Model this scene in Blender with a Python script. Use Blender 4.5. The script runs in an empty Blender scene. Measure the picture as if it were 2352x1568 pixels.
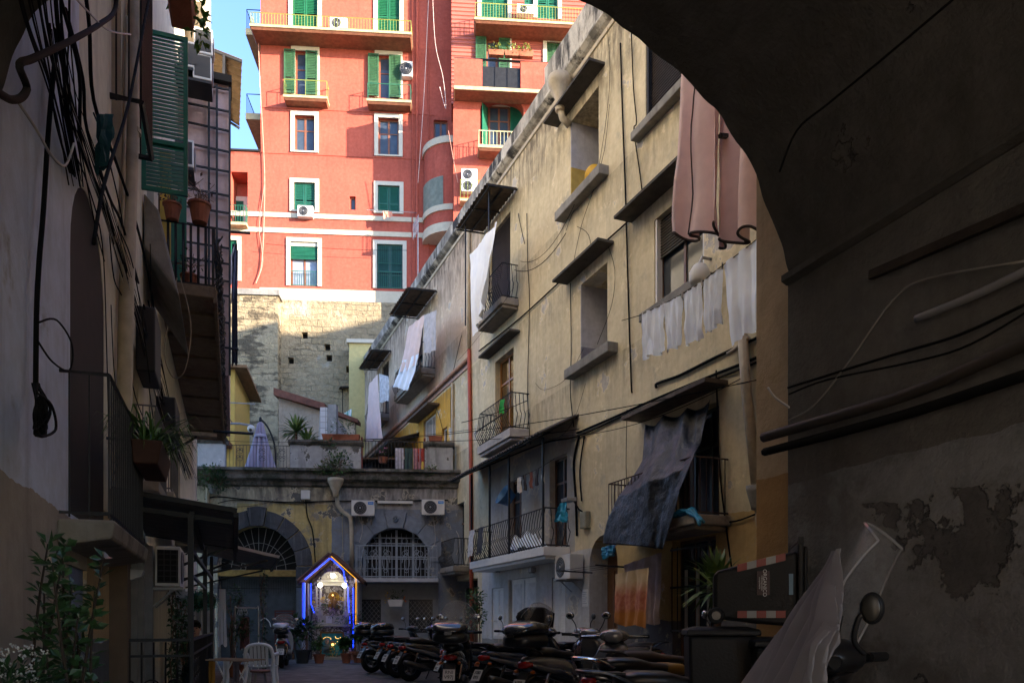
import bpy, bmesh, math, random
from mathutils import Vector, Matrix, noise as MN
random.seed(7)
SC = bpy.context.scene
COL = SC.collection
R_ = math.radians
# ------------------------------------------------------------------ camera
F_PX, CX, HY, CZ = 1800.0, 1176.0, 1430.0, 1.25
cam_d = bpy.data.cameras.new('camera'); cam = bpy.data.objects.new('camera', cam_d); COL.objects.link(cam)
cam.location = (0, 0, CZ); cam.rotation_euler = (R_(90), 0, 0)
cam_d.sensor_width = 36; cam_d.lens = 36 * F_PX / 2352; cam_d.shift_y = (HY - 784) / 2352
cam_d.clip_start = 0.05; cam_d.clip_end = 2000
SC.camera = cam
# ------------------------------------------------------------------ light
SUN_AZ, SUN_EL = 117.0, 13.5          # azimuth clockwise from +Y, degrees
world = bpy.data.worlds.new('World'); SC.world = world; world.use_nodes = True
wn = world.node_tree.nodes; wl = world.node_tree.links
for n_ in list(wn): wn.remove(n_)
sky = wn.new('ShaderNodeTexSky'); sky.sky_type = 'NISHITA'; sky.sun_disc = False
sky.sun_elevation = R_(SUN_EL); sky.sun_rotation = R_(SUN_AZ); sky.ozone_density = 1.2; sky.dust_density = 1
bg = wn.new('ShaderNodeBackground'); bg.inputs['Strength'].default_value = 0.15
wo = wn.new('ShaderNodeOutputWorld')
tn = wn.new('ShaderNodeMix'); tn.data_type = 'RGBA'; tn.blend_type = 'MULTIPLY'; tn.inputs[0].default_value = 1; tn.inputs[7].default_value = (.68, .82, 1.12, 1)
wl.new(sky.outputs[0], tn.inputs[6]); wl.new(tn.outputs[2], bg.inputs[0]); wl.new(bg.outputs[0], wo.inputs[0])
sd = bpy.data.lights.new('sun', 'SUN'); sd.energy = 4.2; sd.angle = R_(0.5); sd.color = (1.0, 0.85, 0.68)
sun = bpy.data.objects.new('sun', sd); COL.objects.link(sun)
_sv = Vector((math.sin(R_(SUN_AZ)) * math.cos(R_(SUN_EL)), math.cos(R_(SUN_AZ)) * math.cos(R_(SUN_EL)), math.sin(R_(SUN_EL))))
sun.rotation_euler = _sv.to_track_quat('Z', 'Y').to_euler()
SC.view_settings.view_transform = 'Standard'; SC.view_settings.look = 'None'
SC.view_settings.gamma = 1; SC.view_settings.exposure = 2.25
SC.cycles.max_bounces = 9; SC.cycles.diffuse_bounces = 7; SC.cycles.use_denoising = True
# ------------------------------------------------------------------ materials
def lin(r, g=None, b=None):
    if g is None: r, g, b = r
    def c(v):
        v /= 255.0
        return v / 12.92 if v <= 0.04045 else ((v + 0.055) / 1.055) ** 2.4
    return (c(r), c(g), c(b), 1)
def sc(c, k): return (min(1, c[0] * k), min(1, c[1] * k), min(1, c[2] * k), 1)
class NT:
    def __init__(s, name):
        s.m = bpy.data.materials.new(name); s.m.use_nodes = True
        s.t = s.m.node_tree; s.n = s.t.nodes; s.l = s.t.links
        s.b = s.n['Principled BSDF']
        s.tc = s.n.new('ShaderNodeTexCoord')
    def obj(s): return s.tc.outputs['Object']
    def mapping(s, scale, src=None):
        m = s.n.new('ShaderNodeMapping'); m.inputs['Scale'].default_value = scale
        s.l.new(src or s.obj(), m.inputs['Vector']); return m.outputs[0]
    def noise(s, scale, detail=4, src=None, rough=.55):
        m = s.n.new('ShaderNodeTexNoise'); m.inputs['Scale'].default_value = scale
        m.inputs['Detail'].default_value = detail; m.inputs['Roughness'].default_value = rough
        s.l.new(src or s.obj(), m.inputs['Vector']); return m.outputs['Fac']
    def ramp(s, src, a, b, va=0.0, vb=1.0):
        m = s.n.new('ShaderNodeMapRange'); m.inputs['From Min'].default_value = a; m.inputs['From Max'].default_value = b
        m.inputs['To Min'].default_value = va; m.inputs['To Max'].default_value = vb
        s.l.new(src, m.inputs['Value']); return m.outputs[0]
    def math(s, op, a, b=None):
        m = s.n.new('ShaderNodeMath'); m.operation = op
        for i, v in enumerate((a, b)):
            if v is None: continue
            if isinstance(v, (int, float)): m.inputs[i].default_value = v
            else: s.l.new(v, m.inputs[i])
        return m.outputs[0]
    def mix(s, fac, a, b, mode='MIX'):
        m = s.n.new('ShaderNodeMix'); m.data_type = 'RGBA'; m.blend_type = mode
        for k, v in ((0, fac), (6, a), (7, b)):
            if isinstance(v, (int, float, tuple)): m.inputs[k].default_value = v
            else: s.l.new(v, m.inputs[k])
        return m.outputs[2]
    def xyz(s):
        m = s.n.new('ShaderNodeSeparateXYZ'); s.l.new(s.obj(), m.inputs[0]); return m.outputs
    def bump(s, h, strength=.3, dist=.02):
        m = s.n.new('ShaderNodeBump'); m.inputs['Strength'].default_value = strength; m.inputs['Distance'].default_value = dist
        s.l.new(h, m.inputs['Height']); s.l.new(m.outputs[0], s.b.inputs['Normal'])
    def col(s, c): s.l.new(c, s.b.inputs['Base Color'])
MATS = {}
def M(name, col, rough=.7, metal=0, var=.18, scale=5, bump=0, bscale=40, alpha=None, spec=.4, coat=0):
    if name in MATS: return MATS[name]
    t = NT(name)
    c = t.mix(t.ramp(t.noise(scale), .3, .7), sc(col, 1 - var), sc(col, 1 + var)); t.col(c)
    t.b.inputs['Roughness'].default_value = rough; t.b.inputs['Metallic'].default_value = metal
    t.b.inputs['Specular IOR Level'].default_value = spec
    if coat: t.b.inputs['Coat Weight'].default_value = coat; t.b.inputs['Coat Roughness'].default_value = .08
    if bump: t.bump(t.noise(bscale), bump)
    MATS[name] = t.m; return t.m
def EM(name, col, strength):
    if name in MATS: return MATS[name]
    t = NT(name); t.b.inputs['Base Color'].default_value = col
    t.b.inputs['Emission Color'].default_value = col; t.b.inputs['Emission Strength'].default_value = strength
    MATS[name] = t.m; return t.m
def GLASS(name, tint=(.05, .06, .07, 1), rough=.06):
    if name in MATS: return MATS[name]
    t = NT(name); t.b.inputs['Roughness'].default_value = rough
    t.b.inputs['Specular IOR Level'].default_value = .45
    t.col(t.mix(t.noise(3), sc(tint, .6), sc(tint, 1.3)))
    MATS[name] = t.m; return t.m
def CLEAR(name, tint=(.9, .92, .95, 1), a=.15):
    if name in MATS: return MATS[name]
    t = NT(name); t.b.inputs['Base Color'].default_value = tint; t.b.inputs['Alpha'].default_value = a
    t.b.inputs['Roughness'].default_value = .05; t.b.inputs['Specular IOR Level'].default_value = .6
    MATS[name] = t.m; return t.m
def PL(name, base, grime, streak=.6, patch=None, pthr=.62, pscale=.9, zones=(), spots=0, bump=.35, fine=.14, blotch=None, bthr=.6, stops=(), rough=.9, ptop=None, gscale=2.2):
    """old plaster: base noise, paint zones, vertical run-off streaks, peeled patches"""
    t = NT(name)
    n1 = t.noise(.6, 5); n2 = t.noise(6, 6, rough=.65)
    x, y, z = t.xyz()
    edge = t.math('MULTIPLY', t.math('SUBTRACT', t.noise(2.5, 5), .5), .14)
    zj = t.math('ADD', z, edge); xj = t.math('ADD', x, edge)
    c = t.mix(t.ramp(n1, .3, .7), sc(base, 1 - fine), sc(base, 1 + fine))
    for (x0, x1, z0, z1, zc) in zones:
        m = None
        for src, v, op in ((xj, x0, 'GREATER_THAN'), (xj, x1, 'LESS_THAN'), (zj, z0, 'GREATER_THAN'), (zj, z1, 'LESS_THAN')):
            if v is None: continue
            k = t.math(op, src, v); m = k if m is None else t.math('MULTIPLY', m, k)
        zc2 = t.mix(t.ramp(n1, .3, .7), sc(zc, 1 - fine), sc(zc, 1 + fine))
        c = t.mix(m, c, zc2)
    c = t.mix(t.ramp(n2, .35, .75, 0, .35), c, sc(base, .62), 'MULTIPLY')
    if blotch is not None:
        c = t.mix(t.ramp(t.noise(1.7, 7, rough=.7), bthr, bthr + .1, 0, .8), c, blotch)
    # run-off streaks
    sn = t.noise(gscale, 5, t.mapping((1.6, 1.6, .16)), .65)
    c = t.mix(t.ramp(sn, .52, .78, 0, streak), c, grime)
    for (z0, dz, amt) in stops:        # grime that starts under a ledge / on a crown and fades downward
        g = t.math('POWER', t.ramp(z, z0 - dz, z0, 0, 1), .6)
        gm = t.math('LESS_THAN', z, z0 + .02)
        s2 = t.ramp(t.noise(3.2, 6, t.mapping((1.4, 1.4, .35)), .7), .38, .62)
        c = t.mix(t.math('MULTIPLY', t.math('MULTIPLY', t.math('MULTIPLY', g, gm), s2), amt), c, grime)
    hb = t.noise(28, 5, rough=.7)
    h = t.math('ADD', t.math('MULTIPLY', hb, .5), t.math('MULTIPLY', t.noise(5, 4), .8))
    if patch is not None:
        pn = t.noise(pscale, 8, rough=.62)
        pm = t.ramp(pn, pthr, pthr + .012)
        if ptop is not None: pm = t.math('MULTIPLY', pm, t.math('LESS_THAN', zj, ptop))
        c = t.mix(t.math('MULTIPLY', t.ramp(pn, pthr - .03, pthr, 0, .5), 1.0 if ptop is None else t.math('LESS_THAN', zj, ptop)), c, sc(base, 1.35))
        c = t.mix(pm, c, t.mix(t.ramp(n2, .3, .7), sc(patch, .75), sc(patch, 1.2)))
        h = t.math('SUBTRACT', h, t.math('MULTIPLY', pm, 2.2))
    if spots:
        v = t.noise(9, 3); c = t.mix(t.ramp(v, .74, .78, 0, spots), c, sc(grime, .5))
    t.col(c); t.b.inputs['Roughness'].default_value = rough; t.b.inputs['Specular IOR Level'].default_value = .15
    t.bump(h, bump, .03); return t.m
# ------------------------------------------------------------------ geometry helpers
class MB:
    def __init__(s): s.v = []; s.f = []
    def add(s, vs, fs):
        o = len(s.v); s.v += [Vector(p) for p in vs]; s.f += [tuple(i + o for i in q) for q in fs]; return s
    def box(s, x0, x1, y0, y1, z0, z1):
        return s.add([(x0, y0, z0), (x1, y0, z0), (x1, y1, z0), (x0, y1, z0), (x0, y0, z1), (x1, y0, z1), (x1, y1, z1), (x0, y1, z1)],
                     [(0, 3, 2, 1), (4, 5, 6, 7), (0, 1, 5, 4), (1, 2, 6, 5), (2, 3, 7, 6), (3, 0, 4, 7)])
    def quad(s, a, b, c, d): return s.add([a, b, c, d], [(0, 1, 2, 3)])
    def hexa(s, p): return s.add(p, [(0, 3, 2, 1), (4, 5, 6, 7), (0, 1, 5, 4), (1, 2, 6, 5), (2, 3, 7, 6), (3, 0, 4, 7)])
    def beam(s, a, b, w, h=None):
        """square bar from a to b"""
        a, b = Vector(a), Vector(b); h = h or w; d = (b - a).normalized()
        up = Vector((0, 0, 1)) if abs(d.z) < .95 else Vector((0, 1, 0))
        r = d.cross(up).normalized() * (w / 2); q = r.cross(d).normalized() * (h / 2)
        return s.hexa([a - r - q, a + r - q, b + r - q, b - r - q, a - r + q, a + r + q, b + r + q, b - r + q])
    def tube(s, pts, r, n=6, caps=True):
        pts = [Vector(p) for p in pts]; k = len(pts); o = len(s.v); nrm = None
        for i, p in enumerate(pts):
            d = (pts[min(i + 1, k - 1)] - pts[max(i - 1, 0)])
            if d.length < 1e-9: d = Vector((0, 0, 1))
            d.normalize()
            if nrm is None:
                nrm = d.orthogonal().normalized()
            else:
                nrm = (nrm - d * nrm.dot(d))
                nrm = nrm.normalized() if nrm.length > 1e-6 else d.orthogonal().normalized()
            bn = d.cross(nrm); rr = r[i] if isinstance(r, (list, tuple)) else r
            for j in range(n):
                a = 2 * math.pi * j / n
                s.v.append(p + nrm * (math.cos(a) * rr) + bn * (math.sin(a) * rr))
        for i in range(k - 1):
            for j in range(n):
                a = o + i * n + j; b = o + i * n + (j + 1) % n
                s.f.append((a, b, b + n, a + n))
        if caps and n > 2:
            s.f.append(tuple(o + j for j in range(n))[::-1]); s.f.append(tuple(o + (k - 1) * n + j for j in range(n)))
        return s
    def rings(s, rings, caps=True, close=True):
        o = len(s.v); n = len(rings[0])
        for r in rings: s.v += [Vector(p) for p in r]
        for i in range(len(rings) - 1):
            for j in range(n if close else n - 1):
                a = o + i * n + j; b = o + i * n + (j + 1) % n
                s.f.append((a, b, b + n, a + n))
        if caps:
            s.f.append(tuple(o + j for j in range(n))[::-1]); s.f.append(tuple(o + (len(rings) - 1) * n + j for j in range(n)))
        return s
    def loft(s, secs, n=14, e=2.6):
        """sections (x, half width, z0, z1[, y centre]) -> superellipse hull along x"""
        rs = []
        for q in secs:
            x, w, z0, z1 = q[:4]; yc = q[4] if len(q) > 4 else 0
            ring = []
            for j in range(n):
                a = 2 * math.pi * j / n; ca, sa = math.cos(a), math.sin(a)
                ring.append((x, yc + w * math.copysign(abs(ca) ** (2 / e), ca), (z0 + z1) / 2 + (z1 - z0) / 2 * math.copysign(abs(sa) ** (2 / e), sa)))
            rs.append(ring)
        return s.rings(rs)
    def lathe(s, prof, c=(0, 0, 0), n=12, caps=True):
        c = Vector(c)
        return s.rings([[c + Vector((r * math.cos(2 * math.pi * j / n), r * math.sin(2 * math.pi * j / n), z)) for j in range(n)] for r, z in prof], caps)
    def ball(s, c, r, nu=10, nv=7, sq=(1, 1, 1)):
        c = Vector(c); rs = []
        for i in range(nv + 1):
            ph = math.pi * (i + .02) / (nv + .04) - math.pi / 2
            rs.append([c + Vector((r * sq[0] * math.cos(ph) * math.cos(2 * math.pi * j / nu), r * sq[1] * math.cos(ph) * math.sin(2 * math.pi * j / nu), r * sq[2] * math.sin(ph))) for j in range(nu)])
        return s.rings(rs)
    def torus(s, c, R, r, axis='y', n=24, m=8):
        c = Vector(c); pts = []
        for i in range(n):
            a = 2 * math.pi * i / n; ring = []
            for j in range(m):
                b = 2 * math.pi * j / m; q = R + r * math.cos(b); h = r * math.sin(b)
                p = (q * math.cos(a), h, q * math.sin(a)) if axis == 'y' else ((h, q * math.cos(a), q * math.sin(a)) if axis == 'x' else (q * math.cos(a), q * math.sin(a), h))
                ring.append(c + Vector(p))
            pts.append(ring)
        o = len(s.v)
        for r_ in pts: s.v += r_
        for i in range(n):
            for j in range(m):
                a = o + i * m + j; b = o + i * m + (j + 1) % m; k = o + ((i + 1) % n) * m
                s.f.append((a, b, k + (j + 1) % m, k + j))
        return s
    def prism(s, poly, y0, y1):
        """polygon in x,z extruded along y"""
        n = len(poly); o = len(s.v)
        s.v += [Vector((x, y0, z)) for x, z in poly] + [Vector((x, y1, z)) for x, z in poly]
        s.f.append(tuple(range(o, o + n))); s.f.append(tuple(range(o + n, o + 2 * n))[::-1])
        for i in range(n):
            j = (i + 1) % n; s.f.append((o + i, o + n + i, o + n + j, o + j))
        return s
    def grid(s, nu, nv, fn):
        o = len(s.v)
        for i in range(nu + 1):
            for j in range(nv + 1): s.v.append(Vector(fn(i / nu, j / nv)))
        for i in range(nu):
            for j in range(nv):
                a = o + i * (nv + 1) + j; s.f.append((a, a + nv + 1, a + nv + 2, a + 1))
        return s
    def leaf(s, c, d, up, L, W):
        c, d, up = Vector(c), Vector(d).normalized(), Vector(up)
        r = d.cross(up); r = r.normalized() if r.length > 1e-5 else d.orthogonal().normalized()
        nn = r.cross(d)
        return s.add([c, c + d * L * .5 + r * W * .5 + nn * L * .06, c + d * L - nn * L * .1, c + d * L * .5 - r * W * .5 + nn * L * .06], [(0, 1, 2, 3)])
    def xf(s, mat):
        s.v = [mat @ p for p in s.v]; return s
    def build(s, name, mat, parent=None, smooth=False, bevel=0, solid=0, sub=0):
        me = bpy.data.meshes.new(name); me.from_pydata([tuple(p) for p in s.v], [], s.f)
        bm = bmesh.new(); bm.from_mesh(me); bmesh.ops.recalc_face_normals(bm, faces=bm.faces); bm.to_mesh(me); bm.free()
        me.materials.append(mat)
        if smooth:
            for p in me.polygons: p.use_smooth = True
        o = bpy.data.objects.new(name, me); COL.objects.link(o)
        if parent is not None: o.parent = parent
        if solid:
            q = o.modifiers.new('solid', 'SOLIDIFY'); q.thickness = solid; q.offset = 0
        if bevel:
            q = o.modifiers.new('bevel', 'BEVEL'); q.width = bevel; q.segments = 2; q.limit_method = 'ANGLE'; q.angle_limit = R_(40)
        if sub:
            q = o.modifiers.new('sub', 'SUBSURF'); q.levels = sub; q.render_levels = sub
        return o
def tag(o, label, cat, group=None):
    o['label'] = label; o['category'] = cat
    if group: o['group'] = group
    return o
def thing(name, label, cat, loc=(0, 0, 0), rotz=0, group=None):
    o = bpy.data.objects.new(name, None); COL.objects.link(o); o.empty_display_size = .2
    o.location = loc; o.rotation_euler = (0, 0, rotz)
    return tag(o, label, cat, group)
def struct(o): o['kind'] = 'structure'; return o
def dup(root, loc, rotz, label, group=None):
    def cp(o, par):
        c = o.copy(); COL.objects.link(c)
        if par is not None: c.parent = par
        for ch in list(o.children): cp(ch, c)
        return c
    r = cp(root, None); r.location = loc; r.rotation_euler = (0, 0, rotz); r['label'] = label
    if group: r['group'] = group
    return r
class Fr:
    """upright plane: local x runs to the viewer's right, y into the wall, z up"""
    def __init__(s, n, d):
        s.n = Vector((n[0], n[1])).normalized(); s.d = d; s.u = Vector((s.n.y, -s.n.x)); s.rz = math.atan2(s.u.y, s.u.x)
    def off(s, o): return Fr(s.n, s.d - o)
    def px(s, x, y, o=0):
        dx = (x - CX) / F_PX; t = (s.d - o) / (dx * s.n.x + s.n.y)
        return (dx * t * s.u.x + t * s.u.y, CZ + (HY - y) / F_PX * t)
    def pxs(s, x, y, X):
        """view ray meets the cross plane local x = X -> (local y, z)"""
        dx = (x - CX) / F_PX; t = X / (dx * s.u.x + s.u.y)
        return (dx * t * s.n.x + t * s.n.y - s.d, CZ + (HY - y) / F_PX * t)
    def w(s, X, o, Z):
        p = s.n * (s.d - o) + s.u * X; return Vector((p.x, p.y, Z))
    def pw(s, x, y, o=0):
        X, Z = s.px(x, y, o); return s.w(X, o, Z)
    def root(s, name, label, cat): return thing(name, label, cat, s.w(0, 0, 0), s.rz)
    def at(s, name, label, cat, X, o, Z, group=None): return thing(name, label, cat, s.w(X, o, Z), s.rz, group)
def ray(x, y, depth): return Vector(((x - CX) / F_PX * depth, depth, CZ + (HY - y) / F_PX * depth))
def onground(x, depth): return Vector(((x - CX) / F_PX * depth, depth, 0))
def vp(xv):
    a = math.atan((xv - CX) / F_PX); return math.cos(a), -math.sin(a)
cR, sR = vp(430); cL, sL = vp(540)
RW = Fr((cR, sR), 8.96)            # right-hand street front
LW = Fr((-cL, -sL), 1.15)          # left-hand street front
PW = Fr((cL, sL), 3.54)            # right wall of the passage
EW = Fr((-.0747, 1), 28.27 / math.hypot(1, .0747))
BW = Fr((-.072, 1), 45 / math.hypot(1, .072))
def wall(X0, X1, Z0, Z1, holes, na=14):
    """sheet in the local x-z plane with openings (x0,x1,z0,z1,depth,arch rise) and their reveals"""
    m = MB(); xs = sorted({X0, X1} | {v for h in holes for v in h[:2] if X0 < v < X1}); zs = sorted({Z0, Z1} | {v for h in holes for v in h[2:4] if Z0 < v < Z1})
    for i in range(len(xs) - 1):
        for j in range(len(zs) - 1):
            cx, cz = (xs[i] + xs[i + 1]) / 2, (zs[j] + zs[j + 1]) / 2
            if any(h[0] < cx < h[1] and h[2] < cz < h[3] for h in holes): continue
            m.quad((xs[i], 0, zs[j]), (xs[i + 1], 0, zs[j]), (xs[i + 1], 0, zs[j + 1]), (xs[i], 0, zs[j + 1]))
    for h in holes:
        x0, x1, z0, z1, dp = h[:5]; rise = h[5] if len(h) > 5 else 0; zs_ = z1 - rise
        m.quad((x0, 0, z0), (x0, 0, zs_), (x0, dp, zs_), (x0, dp, z0)); m.quad((x1, 0, z0), (x1, dp, z0), (x1, dp, zs_), (x1, 0, zs_))
        if z0 > Z0 + .01: m.quad((x0, 0, z0), (x0, dp, z0), (x1, dp, z0), (x1, 0, z0))
        if not rise: m.quad((x0, 0, z1), (x1, 0, z1), (x1, dp, z1), (x0, dp, z1))
        else:
            c = (x0 + x1) / 2; w = (x1 - x0) / 2
            pt = [(c - w * math.cos(math.pi * k / na), zs_ + rise * math.sin(math.pi * k / na)) for k in range(na + 1)]
            for (a, b), (p, q) in zip(pt, pt[1:]):
                m.quad((a, 0, b), (p, 0, q), (p, 0, z1), (a, 0, z1)); m.quad((a, 0, b), (a, dp, b), (p, dp, q), (p, 0, q))
    return m
def cloth(tl, tr, bl, br, nu=24, nv=18, fold=.05, nf=5, sag=0.0, seed=0, hang=1.0, out=None):
    """hanging sheet between four world corners with vertical folds"""
    rnd = random.Random(seed); tl, tr, bl, br = map(Vector, (tl, tr, bl, br))
    nrm = (tr - tl).cross(bl - tl).normalized() if out is None else Vector(out).normalized()
    ph = [rnd.uniform(0, 6.28) for _ in range(4)]
    def fn(u, v):
        p = (tl * (1 - u) + tr * u) * (1 - v) + (bl * (1 - u) + br * u) * v
        a = fold * (.35 + .65 * v) * (math.sin(u * nf * 6.28 + ph[0]) + .5 * math.sin(u * nf * 13.1 + ph[1] + v * 2) + .35 * math.sin(v * 5 + u * 7 + ph[2]))
        a += fold * .9 * MN.noise(Vector((u * 5 + seed, v * 3.5, seed * .37))) + fold * .35 * MN.noise(Vector((u * 15, v * 9 + seed, 2.2)))
        p = p + nrm * a
        p.z -= sag * 4 * u * (1 - u) * (1 - v) + .03 * v * hang * math.sin(u * 9 + ph[3])
        return p
    return MB().grid(nu, nv, fn)
def sagline(a, b, sag, n=12):
    a, b = Vector(a), Vector(b)
    return [a.lerp(b, i / n) - Vector((0, 0, sag * 4 * (i / n) * (1 - i / n))) for i in range(n + 1)]
def spline(pts, k=6):
    P = [Vector(p) for p in pts]; out = []
    for i in range(len(P) - 1):
        p0, p1, p2, p3 = P[max(i - 1, 0)], P[i], P[i + 1], P[min(i + 2, len(P) - 1)]
        for j in range(k):
            t = j / k
            out.append(.5 * ((2 * p1) + (p2 - p0) * t + (2 * p0 - 5 * p1 + 4 * p2 - p3) * t * t + (3 * p1 - p0 - 3 * p2 + p3) * t ** 3))
    return out + [P[-1]]
def text_mesh(txt, size, mat, parent, loc, rot=(90, 0, 0), name='lettering', align='CENTER', space=1.0):
    cu = bpy.data.curves.new('t', 'FONT'); cu.body = txt; cu.size = size; cu.align_x = align; cu.align_y = 'CENTER'; cu.extrude = .0015; cu.space_line = space
    to = bpy.data.objects.new('t', cu); COL.objects.link(to)
    bpy.context.view_layer.update()
    me = bpy.data.meshes.new_from_object(to.evaluated_get(bpy.context.evaluated_depsgraph_get()))
    bpy.data.objects.remove(to); bpy.data.curves.remove(cu)
    me.materials.clear(); me.materials.append(mat); me.name = name
    o = bpy.data.objects.new(name, me); COL.objects.link(o); o.parent = parent; o.location = loc
    o.rotation_euler = tuple(R_(a) for a in rot); return o
# ================================================================== materials in use
m_iron = M('wrought_iron', (.018, .018, .02, 1), .55, .3, .3)
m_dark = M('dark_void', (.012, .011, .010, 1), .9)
m_glass = GLASS('window_glass')
m_white = M('white_paint', (.72, .71, .68, 1), .5, var=.06)
m_cream = M('cream_paint', (.82, .74, .58, 1), .7, var=.08, bump=.1)
m_grey = M('grey_metal', (.30, .30, .31, 1), .5, .4)
m_stone = PL('old_stone', (.27, .26, .24, 1), (.06, .055, .05, 1), .7, fine=.25, bump=.5)
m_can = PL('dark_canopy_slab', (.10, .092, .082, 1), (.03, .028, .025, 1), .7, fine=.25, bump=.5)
m_slab = PL('balcony_concrete', (.30, .27, .23, 1), (.05, .045, .04, 1), .6, blotch=(.12, .10, .08, 1))
m_rust = M('rusty_sheet', (.10, .075, .055, 1), .75, .1, .4, 6, .3)
m_brown = M('brown_wood', (.12, .055, .025, 1), .5, var=.25)
m_amber = M('amber_wood', (.30, .13, .03, 1), .4, var=.2)
m_green = M('green_shutter', (.012, .115, .065, 1), .5, var=.15)
m_olive = M('olive_shutter', (.035, .10, .045, 1), .55, var=.2)
m_roll = M('brown_roller_slats', (.055, .042, .035, 1), .6, var=.2)
m_cable = M('black_cable', (.010, .010, .010, 1), .9, spec=.1)
m_wcable = M('pale_cable', (.45, .43, .40, 1), .6)
m_pipe_red = M('red_pipe', (.36, .08, .045, 1), .5, var=.15)
m_pipe_cream = M('cream_pipe', (.42, .36, .26, 1), .6, var=.2)
m_pipe_pink = M('pink_pipe', (.40, .25, .19, 1), .6, var=.2)
m_terra = M('terracotta', (.30, .10, .05, 1), .8, var=.25, bump=.2)
m_leaf = M('leaf_green', (.045, .105, .025, 1), .5, var=.5, scale=9)
m_leaf2 = M('leaf_dark', (.022, .06, .018, 1), .5, var=.5, scale=9)
m_acw = M('ac_white', (.62, .61, .57, 1), .4, var=.06)
m_fan = M('fan_black', (.02, .02, .02, 1), .4)
def wobj(name, mb, mat, label, cat, group=None, **k):
    """one-mesh thing whose origin sits under the middle of its own geometry"""
    xs = [p.x for p in mb.v]; ys = [p.y for p in mb.v]; zs = [p.z for p in mb.v]
    c = Vector(((min(xs) + max(xs)) / 2, (min(ys) + max(ys)) / 2, min(zs)))
    mb.v = [p - c for p in mb.v]
    o = mb.build(name, mat, None, **k); o.location = c
    return tag(o, label, cat, group)
def bars(m, x0, x1, o, z0, z1, step=.11, r=.009, belly=0, ret=True, top=.02, y0=0, scroll=False):
    """balcony railing: top and bottom rails, uprights (swelling outward by belly), returns to the wall"""
    def upright(p, q):
        d = Vector(q)
        if belly:
            h = z1 - z0; pts = []
            for k in range(9):
                t = k / 8; b = belly * (math.sin(math.pi * min(1, t * 1.35)) if t < .74 else 0) * (1 if t < .74 else 0)
                b = belly * math.sin(math.pi * t) ** 1.2 * (1.5 if t < .5 else .55)
                pts.append((p[0] + d.x * b, p[1] + d.y * b, z0 + h * t))
            m.tube(pts, r, 4)
        else: m.tube([(p[0], p[1], z0), (p[0], p[1], z1)], r, 4)
    n = max(2, int((x1 - x0) / step))
    for i in range(n + 1): upright((x0 + (x1 - x0) * i / n, -o), (0, -1, 0))
    if ret:
        k = max(1, int((o - y0) / step))
        for j in range(1, k + 1):
            y = -o + (o - y0) * j / (k + .5)
            upright((x0, y), (-1, 0, 0)); upright((x1, y), (1, 0, 0))
        for z in (z0 + .03, z1): m.tube([(x0, -y0, z), (x0, -o, z), (x1, -o, z), (x1, -y0, z)], top, 4)
    else:
        for z in (z0 + .03, z1): m.tube([(x0, -o, z), (x1, -o, z)], top, 4)
    return m
def louvre(m, x0, x1, z0, z1, y, pitch=.06, fr=.05, th=.035, depth=.03):
    m.box(x0, x0 + fr, y, y + th, z0, z1); m.box(x1 - fr, x1, y, y + th, z0, z1)
    m.box(x0 + fr, x1 - fr, y, y + th, z0, z0 + fr); m.box(x0 + fr, x1 - fr, y, y + th, z1 - fr, z1)
    zm = z0 + (z1 - z0) * .3; m.box(x0 + fr, x1 - fr, y, y + th, zm, zm + fr)
    z = z0 + fr + .01
    while z < z1 - fr - pitch * .5:
        if not (zm - .03 < z < zm + fr): m.hexa([(x0 + fr, y + .002, z), (x1 - fr, y + .002, z), (x1 - fr, y + th, z + pitch * 1.08), (x0 + fr, y + th, z + pitch * 1.08),
                 (x0 + fr, y + .002, z + .012), (x1 - fr, y + .002, z + .012), (x1 - fr, y + th, z + pitch * 1.08 + .012), (x0 + fr, y + th, z + pitch * 1.08 + .012)])
        z += pitch
    return m
def roller(m, x0, x1, z0, z1, y, pitch=.06):
    z = z0
    while z < z1:
        t = min(pitch * .8, z1 - z); m.hexa([(x0, y - .012, z), (x1, y - .012, z), (x1, y + .03, z), (x0, y + .03, z), (x0, y + .01, z + t), (x1, y + .01, z + t), (x1, y + .03, z + t), (x0, y + .03, z + t)]); z += pitch
    return m
def casement(par, x0, x1, z0, z1, y, m_f, n=2, transom=None, pane=None, name='window', fr=.06):
    """glazed sash: pane + frame bars; returns the window part"""
    w = MB().box(x0, x1, y + .03, y + .04, z0, z1).build(name, pane or m_glass, par)
    f = MB(); f.box(x0, x0 + fr, y, y + .06, z0, z1); f.box(x1 - fr, x1, y, y + .06, z0, z1)
    f.box(x0 + fr, x1 - fr, y, y + .06, z1 - fr, z1); f.box(x0 + fr, x1 - fr, y, y + .06, z0, z0 + fr)
    for i in range(1, n):
        c = x0 + (x1 - x0) * i / n; f.box(c - fr * .6, c + fr * .6, y + .003, y + .055, z0 + fr, z1 - fr)
    if transom: f.box(x0 + fr, x1 - fr, y + .004, y + .05, transom - .03, transom + .03)
    f.build('frame', m_f, w); return w
def corrug(m, p00, p10, p01, p11, n=14, amp=.025, th=.006):
    """corrugated sheet between four corners; ridges run from the 0 side to the 1 side"""
    p00, p10, p01, p11 = map(Vector, (p00, p10, p01, p11)); nn = (p10 - p00).cross(p01 - p00).normalized()
    m.grid(n * 4, 6, lambda u, v: (p00.lerp(p10, u)).lerp(p01.lerp(p11, u), v) + nn * amp * math.sin(u * n * 6.283))
    return m
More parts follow.
